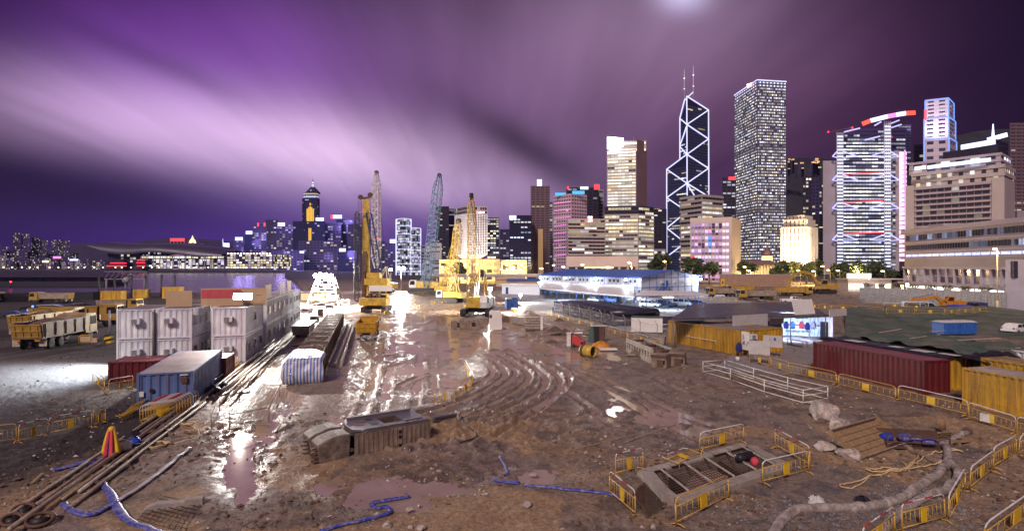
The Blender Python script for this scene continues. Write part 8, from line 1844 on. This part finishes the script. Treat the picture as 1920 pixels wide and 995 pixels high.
q.build('vanes', Mt['dark_steel'], r); MB().lathe([(.63, -.62), (.67, -.58), (.67, -.35), (.63, -.3)], (0, 0, .62), 20, 'x').build('band', Mt['rusty_steel'], r)
p = gp(1085, 650); r = thing('compressor', 'red engine compressor beside the yellow drill casing', 'compressor', (p.x, p.y, 0), -.4); r.scale = (.72, .72, .72)
fix_normals(bevel(MB().prof([(-1.0, .3), (1.0, .3), (1.0, 1.1), (.5, 1.25), (-.2, 1.9), (-1.0, 1.95)], -.55, .55).build('body', Mt['red_paint'], r), .08)); MB().box(.55, .95, -.58, .58, .5, 1.0).build('grille', Mt['dark_steel'], r)
for x in (-.7, .7):
 for y in (-.55, .55): wheel(r, x, y, .3, .2)
MB().box(-1.9, -1.2, -.5, .5, .1, 2.2).box(-2.0, -1.1, -.6, .6, 2.2, 2.35).build('control_cabinet', Mt['white_paint'], r)
for i, (px, py, w, h, m, lab) in enumerate([(1110, 640, 1.1, 1.9, 'hose_pale', 'greenish sheet panel leaning by the rusty cabinet'), (1124, 640, 1.4, 2.0, 'rusty_steel', 'tall rusty cabinet right of the leaning sheet panel')]):
 p = gp(px, py); r = thing('leaning_sheet' if i == 0 else 'rusty_cabinet', lab, 'panel' if i == 0 else 'cabinet', (p.x, p.y, 0), -.2)
 if i == 0: MB().hexa([(-w / 2, 0, 0), (w / 2, 0, 0), (w / 2, .07, 0), (-w / 2, .07, 0)], [(-w / 2 + .3, .5, h), (w / 2 + .2, .5, h), (w / 2 + .2, .57, h), (-w / 2 + .3, .57, h)]).build('sheet', Mt['green_tarp'], r); MB().bar((0, .1, .1), (.2, .6, 1.9), .08).build('brace', Mt['rusty_steel'], r)
 else:
  bevel(MB().box(-w / 2, w / 2, -.4, .5, 0, h).build('casing', Mt[m], r), .04); MB().box(-w / 2 + .05, -.02, -.43, -.4, .1, h - .1).build('door', Mt['black'], r); MB().box(.05, w / 2 - .05, -.43, -.4, .1, h - .1).build('door', Mt['rusty_steel'], r); MB().box(-w / 2 - .2, w / 2 + .2, -.6, .7, h + .01, h + .06).build('lid', Mt['white_board'], r)
p = gp(1127, 650); r = thing('covered_heap', 'low heap under an orange and yellow sheet', 'heap', (p.x, p.y, 0)); rows = [[(1.2 * f * math.cos(a) * (1 + .1 * math.sin(3 * a)), .8 * f * math.sin(a), .75 * (1 - f * f)) for a in np.linspace(0, 2 * PI, 19)] for f in np.linspace(.02, 1, 7)]; b = MB(); b.grid(rows[::-1]); b.build('sheet', Mt['orange'], r)
p = gp(1140, 655); tag(MB().box(-1, 1, -.6, .6, 0, .12).build('slab', Mt['bright_board'], loc=(p.x, p.y, .05)), 'white slab lying before the orange covered heap', 'slab')
for i, (px, py, n, w, d_, rz, m, lab) in enumerate([(975, 607, 6, 4.6, 1.0, -1.0, 'pale_steel', 'stack of pale steel plates leaning right of the white panel'), (999, 617, 9, 2.2, 1.4, -.1, 'pale_steel', 'stack of muddy slabs with a white edge beside the pale plates')]):
 p = gp(px, py); r = thing('plate_stack', lab, 'plate stack', (p.x, p.y + .5, 0), rz)
 for k in range(n):
  o_ = R.uniform(-.1, .1); MB().box(-w / 2 + o_, w / 2 + o_, -d_ / 2, d_ / 2, k * .2 + .02, k * .2 + .17).build('plate', Mt[m if k % 2 or i == 0 else 'muddy_steel'], r)
 if i: MB().box(w / 2 + .12, w / 2 + .5, -d_ / 2, d_ / 2, 0, 1.9).build('end_board', Mt['bright_board'], r)
p = gp(929, 618); r = thing('white_panel_box', 'white round shouldered panel box standing in the floodlit mud', 'panel box', (p.x, p.y + .4, 0), .08); fix_normals(bevel(MB().prof([(-.95, .0), (.95, 0), (.95, 2.3), (.7, 2.85), (-.6, 2.95), (-.95, 2.75)], -.3, .3).build('shell', Mt['bright_board'], r), .06)); MB().box(-.93, -.55, -.32, -.3, 1.8, 2.3).build('vent', Mt['dark_steel'], r)
p = gp(889, 616); r = thing('muddy_grab', 'second grab block lying in the flooded mud below the nearest crane', 'steel grab', (p.x - 1, p.y + .6, -.1), .05); bevel(MB().box(-1.3, 1.8, -.8, .8, 0, 1.5).build('body', Mt['muddy_steel'], r), .06); MB().box(-2.6, -1.6, -.7, .7, 0, 1.3).build('jaw', Mt['muddy_steel'], r); MB().box(-1.65, -1.25, -.4, .4, .3, 1.0).build('hinge', Mt['dark_steel'], r); MB().box(.6, 1.2, -.83, -.8, .5, 1.1).build('slot', Mt['black'], r)
for i, (px, lab) in enumerate([(953, 'pale blue portable toilet left of the darker one'), (965, 'dark blue portable toilet beside the pale one')]):
 p = gp(px, 578); r = thing('portable_toilet', lab, 'portable toilet', (p.x, p.y, 0), .3); bevel(MB().box(-.6, .6, -.6, .6, 0, 2.2).build('body', Mt['blue_paint' if i == 0 else 'office_blue'], r), .05); MB().hexa([(-.66, -.66, 2.22), (.66, -.66, 2.22), (.66, .66, 2.22), (-.66, .66, 2.22)], [(-.4, -.5, 2.5), (.4, -.5, 2.5), (.4, .5, 2.5), (-.4, .5, 2.5)]).build('roof', Mt['white_paint' if i == 0 else 'office_blue'], r); MB().box(-.42, .42, -.65, -.6, .1, 2.0).build('door', Mt['office_blue'], r)
PA = gp(1036, 586).xy; PB = gp(1150, 612).xy; pu = (PB - PA).normalized(); pn = Vector((-pu.y, pu.x)); pn = pn if pn.x > 0 else -pn; nP = 20; sp = (PB - PA).length / nP
k0 = 0
for lv in (0, 1):
 for k in range(nP - lv * 2):
  a = PA + pu * (sp * (k + .5 + lv * .5)); z = sp * .5 + lv * sp * .87; o_ = R.uniform(-.4, .4); L = 8.4 + R.uniform(-.4, .4); c = a + pn * (o_ + L / 2)
  b = MB(); b.ringpipe((-L / 2, 0, 0), (L / 2, 0, 0), sp * .49, .08, 16); q = b.build('drain_pipe', Mt['black_pipe'], loc=(c.x, c.y, z)); q.rotation_euler = (0, 0, math.atan2(pn.y, pn.x))
  tag(q, f'{ORD[k]} black pipe from the left in the {"upper" if lv else "bottom"} layer of the big stack', 'pipe', 'black pipes stacked behind the fence')
for i, (px, py, rr, L, rz) in enumerate([(1170, 598, .9, 7, .35), (1180, 606, .55, 11, .18), (1198, 611, .5, 11, .22), (1215, 615, .45, 10, .15), (1225, 607, .5, 9, .2)]):
 p = gp(px, py); b = MB(); b.ringpipe((0, 0, 0), (L, 0, 0), rr, .07, 16); q = b.build('drain_pipe', Mt['black_pipe'], loc=(p.x, p.y, rr)); q.rotation_euler = (0, 0, rz); tag(q, ['fat short black pipe right of the star bright lamp', 'thinner black pipe lying before the fat short one', 'thin black pipe second nearest the yellow container', 'thinnest black pipe nearest the yellow container', 'black pipe end on behind the thin ones'][i], 'pipe')
p = gp(1216, 624); r = thing('white_tank_box', 'white rectangular tank box between the black pipes and yellow container', 'tank', (p.x, p.y + 1, 0), -.25); MB().box(-2.2, 2.2, -.9, .9, .15, 2.2).build('tank', Mt['bright_board'], r); MB().box(-2.25, 2.25, -.95, .95, 2.2, 2.32).build('lid', Mt['green_net'], r)
for x in (-1.8, 1.8): MB().box(x - .1, x + .1, -.9, .9, 0, .15).build('skid', Mt['dark_steel'], r)
cm = bpy.data.materials.new('chain_link'); cm.use_nodes = True; _t = NT(cm.node_tree); _p = _t.n['Principled BSDF']; _p.inputs['Base Color'].default_value = (.35, .32, .33, 1)
_s = _t.new('ShaderNodeSeparateXYZ'); _t.put(_s.inputs[0], _t.new('ShaderNodeTexCoord').outputs['Object'])
_a = _t.math('ABSOLUTE', _t.math('SINE', _t.math('MULTIPLY', _t.math('ADD', _s.outputs[0], _s.outputs[2]), 22))); _b = _t.math('ABSOLUTE', _t.math('SINE', _t.math('MULTIPLY', _t.math('SUBTRACT', _s.outputs[0], _s.outputs[2]), 22)))
_t.put(_p.inputs['Alpha'], _t.math('LESS_THAN', _t.math('MINIMUM', _a, _b), .12))
def fence():
 P = [gp(*q) for q in [(1030, 592), (1046, 596), (1060, 600), (1078, 605), (1098, 611), (1118, 617), (1140, 624), (1162, 631), (1190, 640), (1222, 648), (1250, 655)]]; P = [p + Vector((.9, .9, 0)) for p in P]; c = P[0]; d = P[-1] - P[0]; ang = math.atan2(d.y, d.x); r = thing('chain_link_fence', 'chain link fence with angled post tops before the black pipe stack', 'fence', c, ang); Mi = Matrix.Rotation(-ang, 4, 'Z')
 L = [Mi @ (p - c) for p in P]
 for p in L: MB().tube([p, p + Vector((0, 0, 2.5)), p + Vector((0, -.35, 2.95))], .045, 6).build('post', Mt['pale_steel'], r)
 for a, b in zip(L, L[1:]): MB().quad(a + Vector((0, .04, .05)), b + Vector((0, .04, .05)), b + Vector((0, .04, 2.45)), a + Vector((0, .04, 2.45))).build('mesh_panel', cm, r)
 b = MB()
 for z in (2.45, 1.25): b.tube([p + Vector((0, 0, z)) for p in L], .02, 4)
 b.build('rail', Mt['pale_steel'], r)
fence()
for i, (px, py, s) in enumerate([(900, 596, 1.0), (948, 600, 1.3), (925, 588, 1.4), (1010, 604, .8), (1060, 625, 1.2), (1040, 618, 1.0), (990, 590, 1.6), (1035, 640, .5), (1150, 648, .5), (1190, 640, .8), (960, 572, 2.0), (1048, 600, .8)]):
 p = gp(px, py); rows = [[(s * 1.5 * f * math.cos(a) * (1 + .25 * math.sin(2 * a + i)), s * 1.2 * f * math.sin(a), s * .55 * (1 - f) * (1 + .3 * math.sin(4 * a + 3 * f + i)) - .04) for a in np.linspace(0, 2 * PI, 21)] for f in np.linspace(.02, 1, 8)]
 b = MB(); b.grid(rows[::-1]); tag(b.build('spoil_heap', Mt['soil' if i % 3 else 'concrete'], loc=p), ['small spoil heap left of the nearest crane tracks', 'spoil heap just right of the white panel', 'spoil heap behind the white panel', 'low spoil heap before the fence end', 'spoil heap left of the red compressor', 'grey spoil heap before the walkway', 'wide spoil heap below the portable toilets', 'tiny clay heap at the puddle edge', 'tiny spoil heap by the white slab', 'pale heap under the walkway barriers', 'largest spoil heap beside the portable toilets', 'small heap by the first fence posts'][i], 'spoil heap')
SCR = [(930, 1000, 596, 634, 12, 'by the white panel and plate stacks'), (1015, 1150, 606, 650, 20, 'strewn beside the fenced walkway'), (1150, 1240, 645, 668, 10, 'behind the holed steel plate'), (545, 600, 605, 650, 10, 'between the skip and the rebar cage'), (1380, 1480, 560, 572, 8, 'in the pale rubble before the dump trucks'), (640, 700, 590, 620, 8, 'round the yellow dumper')]
for x0, x1, y0, y1, n, d in SCR:
 for k in range(n):
  p = gpz(R.uniform(x0, x1), R.uniform(y0, y1)); L = R.uniform(.5, 2.6); a = R.uniform(0, PI); w = R.uniform(.08, .3); e = Vector((math.cos(a) * L / 2, math.sin(a) * L / 2, R.uniform(-.06, .12)))
  b = MB()
  if k % 4 == 3: b.hexa([(-L * .4, -w, 0), (L * .3, -w * 1.6, 0), (L * .4, w, 0), (-L * .3, w * 1.7, 0)], [(-L * .4, -w, .05), (L * .3, -w * 1.6, .3 * R.random() + .06), (L * .4, w, .25), (-L * .3, w * 1.7, .05)])
  else: b.bar(-e, e, w, .07)
  o = b.build('scrap_piece', Mt[R.choice(['wood', 'rusty_steel', 'pale_steel', 'pipe_pale', 'dark_steel', 'bright_board'])], loc=p + Vector((0, 0, .1))); tag(o, 'piece of scrap ' + d, 'scrap', 'scrap ' + d)
def trough():   # raised road
 r = thing('flyover', 'low flyover deck on stubby piers crossing behind the cranes', 'flyover', (pt(900, 500, 300).x, 300, 0)); a = pt(800, 517, 300); b = pt(1062, 514, 300); o = r.location
 MB().box(a.x - o.x, b.x - o.x, 0, 10, 3.6, 4.6).build('deck', WALL['grey'], r); MB().box(a.x - o.x, b.x - o.x, -.2, 0, 4.2, 5.4).build('parapet', WALL['beige'], r)
 for k in range(7): x = a.x - o.x + 4 + (b.x - a.x - 8) * k / 6; MB().box(x - .8, x + .8, 3, 7, 0, 3.6).build('pier', WALL['grey'], r)
trough()
def terrace(label, x0, x1, yt, yb, Y, rows, glow, m, d=14, name='terrace_building'):
 r = bld(label, 'building', slab(x0, x1, Y, d), name); storeys(r, slab(x0, x1, Y, d), 0, zz(yt, Y), rows, 4.5, glow, m, .5, .75, .6); return r
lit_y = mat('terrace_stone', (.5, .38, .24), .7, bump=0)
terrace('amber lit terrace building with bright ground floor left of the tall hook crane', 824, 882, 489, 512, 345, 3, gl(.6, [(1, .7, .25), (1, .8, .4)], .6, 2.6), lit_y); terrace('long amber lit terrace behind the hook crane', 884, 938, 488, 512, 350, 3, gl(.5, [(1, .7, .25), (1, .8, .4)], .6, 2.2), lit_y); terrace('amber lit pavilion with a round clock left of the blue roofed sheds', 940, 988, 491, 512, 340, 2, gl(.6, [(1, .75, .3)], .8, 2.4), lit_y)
for px in (840, 868, 905, 950, 975): light('terrace_lamp', 'POINT', pt(px, 505, 334), 5000, (1, .68, .22), .6)
A = terrace('pale low civic block with one glowing strip window behind the site office', 1062, 1196, 489, 512, 300, 1, gl(0, WARM, 1, 1), WALL['mauve']); a = pt(1096, 502, 299.8); b = pt(1151, 493, 299.8); o = A.location; m = MB().glow()
for k in range(14): x0 = a.x + (b.x - a.x) * k / 14; x1 = a.x + (b.x - a.x) * (k + .86) / 14; m.quad((x0 - o.x, -7.25, a.z), (x1 - o.x, -7.25, a.z), (x1 - o.x, -7.25, b.z), (x0 - o.x, -7.25, b.z), (2.2, 1.5, .6))
m.build('strip_window', WIN, A)
r = thing('brick_wall', 'long tan brick wall behind the right hand dump trucks', 'wall', (pt(1416, 0, 262).x, 262, 0)); bm_ = mat('tan_brick', (.36, .22, .15), .8, var=.15, scale=.6); a = pt(1350, 0, 262).x; b = pt(1482, 0, 262).x; MB().box(a - r.location.x, b - r.location.x, 0, 1, 0, zz(515, 262)).build('wall', bm_, r); MB().box(a - r.location.x - .3, b - r.location.x + .3, -.2, 1.2, zz(515, 262), zz(513.5, 262)).build('coping', WALL['beige'], r)
p = pt(1355, 529, 240); r = thing('road_sign', 'yellow rectangular road sign left of the brick wall', 'sign', (p.x, p.y, 0)); MB().cyl((0, 0, 0), (0, 0, p.z + 1), .1, 6).build('post', Mt['grey_steel'], r); MB().box(-.7, .7, -.16, -.11, p.z - 1.5, p.z + 1.5).build('plate', Mt['plate_yellow'], r); MB().box(-.25, .25, -.18, -.165, p.z - .6, p.z + .6).build('symbol', Mt['black'], r)
def kiosk():
 Y = 215; a = pt(1590, 540, Y); b = pt(1672, 523, Y); r = thing('roadside_kiosk', 'overlit low kiosk with white rooftop panel and bright shopfront', 'kiosk', ((a.x + b.x) / 2, Y, 0)); o = r.location; h = (b.x - a.x) / 2
 MB().box(-h, h, 0, 7, 0, 4.4).build('wall', WALL['beige'], r); MB().box(-h - .6, h + 5, -1.2, 7.4, 4.4, 4.8).build('roof', WALL['beige'], r); MB().box(-h, -h + 9.2, .5, .9, 4.82, 6.8).build('roof_panel', emit('panel_glow', (1, .95, .85), 1.0), r)
 m = MB().glow()
 for k in range(11): x = -h + .3 + k * (2 * h - .6) / 11; m.quad((x, -.06, .7), (x + (2 * h) / 13, -.06, .7), (x + 2 * h / 13, -.06, 2.9), (x, -.06, 2.9), R.choice([(2.5, 2.2, 1.6), (1.6, 1.3, .9), (2.2, 2.0, 1.8), (.4, .3, .25)]))
 m.build('shopfront', WIN, r)
kiosk()
light('kiosk_lamp', 'POINT', pt(1640, 528, 205), 5000, (1, .85, .6), .6)
def hoarding():
 A = gp(1612, 566); B = gp(1886, 581); d = B - A; r = thing('site_hoarding', 'long grey corrugated hoarding below the post office block', 'hoarding', A, math.atan2(d.y, d.x)); L = d.length; b = MB(); corrugated(b, (0, 0), (L, 0), .1, 3.7, (0, -1), 1.2, .08); b.build('sheeting', Mt['grey_steel'], r); q = MB().box(0, L, .02, .3, 3.7, 3.9)
 for k in range(12): x = L * k / 11; q.box(x - .08, x + .08, .02, .2, 0, 3.7)
 q.build('frame', Mt['grey_steel'], r); return A, d.normalized(), L
HA, HD, HL = hoarding()
def leaves(b, c, rx, ry, rz_, n, s):
 for _ in range(n):
  while True:
   q = Vector((R.uniform(-1, 1), R.uniform(-1, 1), R.uniform(-1, 1)))
   if .25 < q.length < 1: break
  p = c + Vector((q.x * rx, q.y * ry, q.z * rz_)); a = Vector((R.gauss(0, 1), R.gauss(0, 1), R.gauss(0, 1))).normalized(); e = a.cross(Vector((R.gauss(0, 1), R.gauss(0, 1), R.gauss(0, 1)))).normalized(); k = s * R.uniform(.6, 1.3)
  b.add([p - a * k - e * k * .45, p + a * k - e * k * .45, p + a * k * .8 + e * k * .5, p - a * k * .8 + e * k * .5], [(0, 1, 2, 3)])
for i in range(8):
 p = HA + HD * (HL * (i + .6) / 8.6) + Vector((0, .2, 3.9)); r = thing('planter', f'{ORD[i]} leafy planter from the left on top of the grey hoarding', 'planter', p, math.atan2(HD.y, HD.x), 'planters on the hoarding'); MB().hexa([(-.7, -.14, 0), (.7, -.14, 0), (.7, .1, 0), (-.7, .1, 0)], [(-.8, -.2, .4), (.8, -.2, .4), (.8, .1, .4), (-.8, .1, .4)]).build('trough', WALL['grey'], r); b = MB(); leaves(b, Vector((0, 0, .75)), 1.4, .4, .5, 110, .16); b.build('foliage', Mt['leaf_lit'], r)
def tree(label, px, Y, top, wm, m='leaf', n=900, base=0):
 x = xy(px, Y); zt = zz(top, Y); r = thing('tree', label, 'tree', (x.x, x.y, base)); h = zt - base; w = wm / 2; tr = MB(); tr.tube([(0, 0, 0), (.1, 0, h * .25), (-.1, .1, h * .5), (.1, 0, h * .8)], [h * .03 + .12, h * .025 + .1, h * .018 + .06, .05], 7)
 cl = []
 for k in range(9):
  a = R.uniform(0, 2 * PI); q = R.uniform(.2, .75); c = Vector((w * q * math.cos(a), w * q * math.sin(a), h * R.uniform(.45, .86))); cl.append((c, R.uniform(.28, .5))); tr.tube([(0, 0, h * .35), tuple(c * .6 + Vector((0, 0, h * .12))), tuple(c)], [.12, .07, .03], 5)
 tr.build('trunk', Mt['bark'], r); b = MB()
 for c, q in cl: leaves(b, c, w * q, w * q, h * .2, n // 9, .05 * h + .12)
 b.build('crown', Mt[m], r)
for px, Y, top, w, lab, m in [(862, 318, 492, 12, 'bushy tree before the amber terrace left of the hook crane', 'leaf_lit'), (1240, 380, 476, 16, 'dark tree left of the faceted tower foot', 'leaf'), (1302, 300, 484, 12, 'dark tree before the magenta civic block, left one', 'leaf'), (1330, 290, 490, 10, 'dark tree before the magenta civic block, right one', 'leaf'), (1402, 330, 489, 13, 'tree left of the domed hall', 'leaf'), (1462, 285, 493, 11, 'tree in front of the domed hall drum', 'leaf'), (1478, 290, 488, 12, 'tree right of the domed hall', 'leaf_lit'), (1512, 300, 490, 13, 'tree below the old stone bank', 'leaf'), (1525, 330, 487, 12, 'taller tree between the old bank and truss tower', 'leaf'), (1590, 305, 492, 12, 'tree left of the big dark tree before the truss tower', 'leaf'), (1622, 290, 488, 20, 'big spreading dark tree before the truss tower', 'leaf'), (1640, 300, 493, 14, 'tree merging with the right side of the big dark tree', 'leaf'), (1684, 240, 503, 9, 'small dark tree by the left end of the post office', 'leaf'), (1570, 320, 494, 9, 'slim tree between two street lamps', 'leaf_lit'), (1408, 168, 554, 3, 'small bare shrub before the pale dump truck', 'leaf_lit')]: tree(lab, px, Y, top, w, m, 1100 if w > 5 else 300)
for i, (px, yt, yb) in enumerate([(186, 517, 561), (215, 517, 560), (247, 517, 558), (273, 517, 557), (303, 516, 556), (328, 517, 556)]):
 p = gp(px, yb); z = zz(yt, p.y); r = thing('mooring_post', f'dark upright mooring post by the harbour, {ORD[i]} from the left', 'post', p, 0, 'dark posts by the harbour'); MB().cyl((0, 0, -.3), (0, 0, z), .32, 8, .28).build('shaft', Mt['dark_steel'], r); MB().lathe([(.36, z), (.38, z + .12), (.1, z + .3)], n=8).build('cap', Mt['dark_steel'], r)
def simplecont(label, px0, px1, yb, m='cont_yellow', Hh=2.6):
 a = gp(px0, yb); b = gp(px1, yb); container(label, a.xy, math.atan2(b.y - a.y, b.x - a.x), (b - a).length, 2.5, Hh, m, 'roof_dirty')
simplecont('dim yellow container behind the dark fence at the left', 188, 226, 562); simplecont('dim yellow container left of the square tan board', 248, 272, 558); simplecont('dim yellow container behind the tan boards', 304, 336, 559, Hh=3.4)
a = gp(70, 566); b = gp(186, 563); d = b - a; r = thing('dark_fence', 'long black boarded fence behind the left dump trucks', 'fence', a + Vector((0, 6, 0)), math.atan2(d.y, d.x)); MB().box(-25, d.length, 0, .1, 0, 2.3).build('boards', Mt['black'], r); q = MB()
for k in range(12): x = -25 + (d.length + 25) * k / 11; q.box(x - .08, x + .08, .1, .25, 0, 2.4)
q.build('posts', Mt['dark_steel'], r)
def pier():
 Y = 330; r = thing('ferry_pier', 'dark low ferry pier shed with rows of openings over the harbour', 'pier', (pt(90, 0, Y).x, Y, -2.2)); a = pt(-200, 545, Y).x - r.location.x; b = pt(196, 545, Y).x - r.location.x
 MB().box(a, b, 0, 20, 0, 2.2).build('deck', Mt['dark_steel'], r); MB().box(a, b, 1, 19, 2.2, 5.2).build('wall', WALL['violet'], r); MB().hexa([(a - 2, -2, 5.2), (b + 2, -2, 5.2), (b + 2, 22, 5.2), (a - 2, 22, 5.2)], [(a + 4, 6, 8.4), (b - 6, 6, 8.4), (b - 6, 14, 8.4), (a + 4, 14, 8.4)]).build('roof', WALL['dark'], r)
 for k in range(22): x = a + (b - a) * (k + .3) / 22; MB().box(x, x + (b - a) / 40, .9, 1.0, 2.6, 4.8).build('opening', WALL['dark'], r)
 for k in range(16): x = a + (b - a) * k / 15; MB().cyl((x, 1, -3), (x, 1, 0), .5, 6).build('pile', Mt['dark_steel'], r)
 return r
pier()
p = pt(20, 529, 300); r = thing('navigation_lamp', 'small red lamp glowing on a pole over the dark harbour', 'lamp', (p.x, p.y, -2)); MB().cyl((0, 0, 0), (0, 0, p.z + 2), .15, 6).build('pole', Mt['dark_steel'], r); MB().lathe([(.1, 0), (.45, .2), (.45, .6), (.1, .8)], (0, 0, p.z + 2), 8).build('lantern', emit('nav_red', (1, .03, .05), 6), r)
def gantry():
 Y = 300; x0, x1 = pt(196, 0, Y).x, pt(275, 0, Y).x; r = thing('jetty_gantry', 'grey jetty link bridge frame with a round float behind the dark posts', 'jetty', ((x0 + x1) / 2, Y, -2.2)); h = (x1 - x0) / 2
 q = MB(); q.box(-h, h, -.4, .4, 4.6, 5.0).box(-h, h, -.4, .4, 8.6, 8.9)
 for k in range(9): x = -h + 2 * h * k / 8; q.bar((x, 0, 4.8), (x + (h / 4 if k < 8 else 0), 0, 8.7), .2)
 q.build('truss', WALL['grey'], r)
 for x in (-h + 1, 0, h - 1): MB().cyl((x, 0, -3), (x, 0, 4.6), .45, 8).build('leg', WALL['grey'], r)
 MB().lathe([(.1, -1.2), (1.6, -1), (1.9, 0), (1.6, 1), (.1, 1.2)], (1, -1, 4.2), 12, 'y').build('float', WALL['grey'], r)
gantry()
p = gp(206, 645); r = thing('bollard_block', 'black and yellow striped block with a post by the white cabin corner', 'bollard', (p.x - .1, p.y, 0)); b = MB()
for k in range(4):
 b = MB(); z0 = .05 + k * .28; b.hexa([(-.42, -.3, z0), (.42, -.3, z0 + .2), (.42, .3, z0 + .2), (-.42, .3, z0)], [(-.42, -.3, z0 + .28), (.42, -.3, z0 + .48), (.42, .3, z0 + .48), (-.42, .3, z0 + .28)]); b.build('stripe', Mt['plate_yellow' if k % 2 == 0 else 'black'], r)
MB().cyl((0, .1, 1.2), (0, .1, 4.2), .1, 8).build('post', Mt['hose_pale'], r)
p = gp(160, 648); r = thing('sign_frame', 'empty yellow tube sign frame on the ground left of the cabins', 'sign frame', (p.x, p.y, 0), .1); MB().tube([(-.75, 0, .03), (-.75, 0, 1.1), (-.5, 0, 1.35), (.5, 0, 1.35), (.75, 0, 1.1), (.75, 0, .03)], .05, 6).bar((-.75, 0, .45), (.75, 0, .45), .06).build('frame', Mt['barrier_yellow'], r); MB().box(-.6, .6, -.02, .02, .55, 1.2).build('panel', Mt['tan_board'], r); MB().box(.85, 1.5, -.3, .3, .45, .95).build('box', Mt['tan_board'], r)
for i in range(7):
 px, py = [(95, 578), (130, 574), (115, 586), (60, 585), (30, 592), (150, 583), (85, 593)][i]; p = gp(px, py); w = R.uniform(3, 6); h = R.uniform(1.0, 1.9); r = thing('plant_machine', f'dark sheeted machinery in the unlit left yard, {ORD[i]} of the cluster', 'machinery', (p.x, p.y, 0), R.uniform(-.4, .4), 'sheeted machinery in the dark yard')
 fix_normals(bevel(MB().prof([(-w / 2, .1), (w / 2, .1), (w / 2, h * .7), (w * .2, h), (-w * .4, h * .85)], -1.1, 1.1).build('body', Mt['black_tarp' if i % 2 else 'navy'], r), .1)); MB().box(-w * .45, w * .45, -.9, .9, 0, .1).build('base', Mt['dark_steel'], r)
r = thing('lamp_head_cluster', 'cluster of three small blue lamps in the dark left yard', 'lamps', gp(62, 606)); MB().cyl((0, 0, 0), (0, 0, 2.6), .08, 6).bar((-.9, 0, 2.2), (.9, 0, 2.2), .08).build('stand', Mt['dark_steel'], r)
for x, z in ((-.8, 2.3), (.0, 2.9), (.85, 2.3)): MB().lathe([(.05, -.08), (.17, -.05), (.19, .05), (.05, .08)], (x, -.1, z), 8, 'y').build('lamp', emit('blue_lamp', (.1, .25, 1), 3) if x < -.5 else bpy.data.materials['blue_lamp'], r)
for o in COL.objects:
 if o.type == 'EMPTY' and o.get('label') == '': o['label'] = 'yellow barrier'
def haze(d):
 b = MB().box(-5200, 5200, -80, 5300, -8, 470); m = bpy.data.materials.new('haze_air'); m.use_nodes = True; t = m.node_tree
 for n in list(t.nodes):
  if n.type != 'OUTPUT_MATERIAL': t.nodes.remove(n)
 v = t.nodes.new('ShaderNodeVolumePrincipled'); v.inputs['Density'].default_value = d; v.inputs['Color'].default_value = (.42, .38, 1.0, 1); v.inputs['Anisotropy'].default_value = .35
 t.links.new(v.outputs[0], [n for n in t.nodes if n.type == 'OUTPUT_MATERIAL'][0].inputs['Volume'])
 tag(b.build('haze', m), kind='stuff')
haze(.00004)
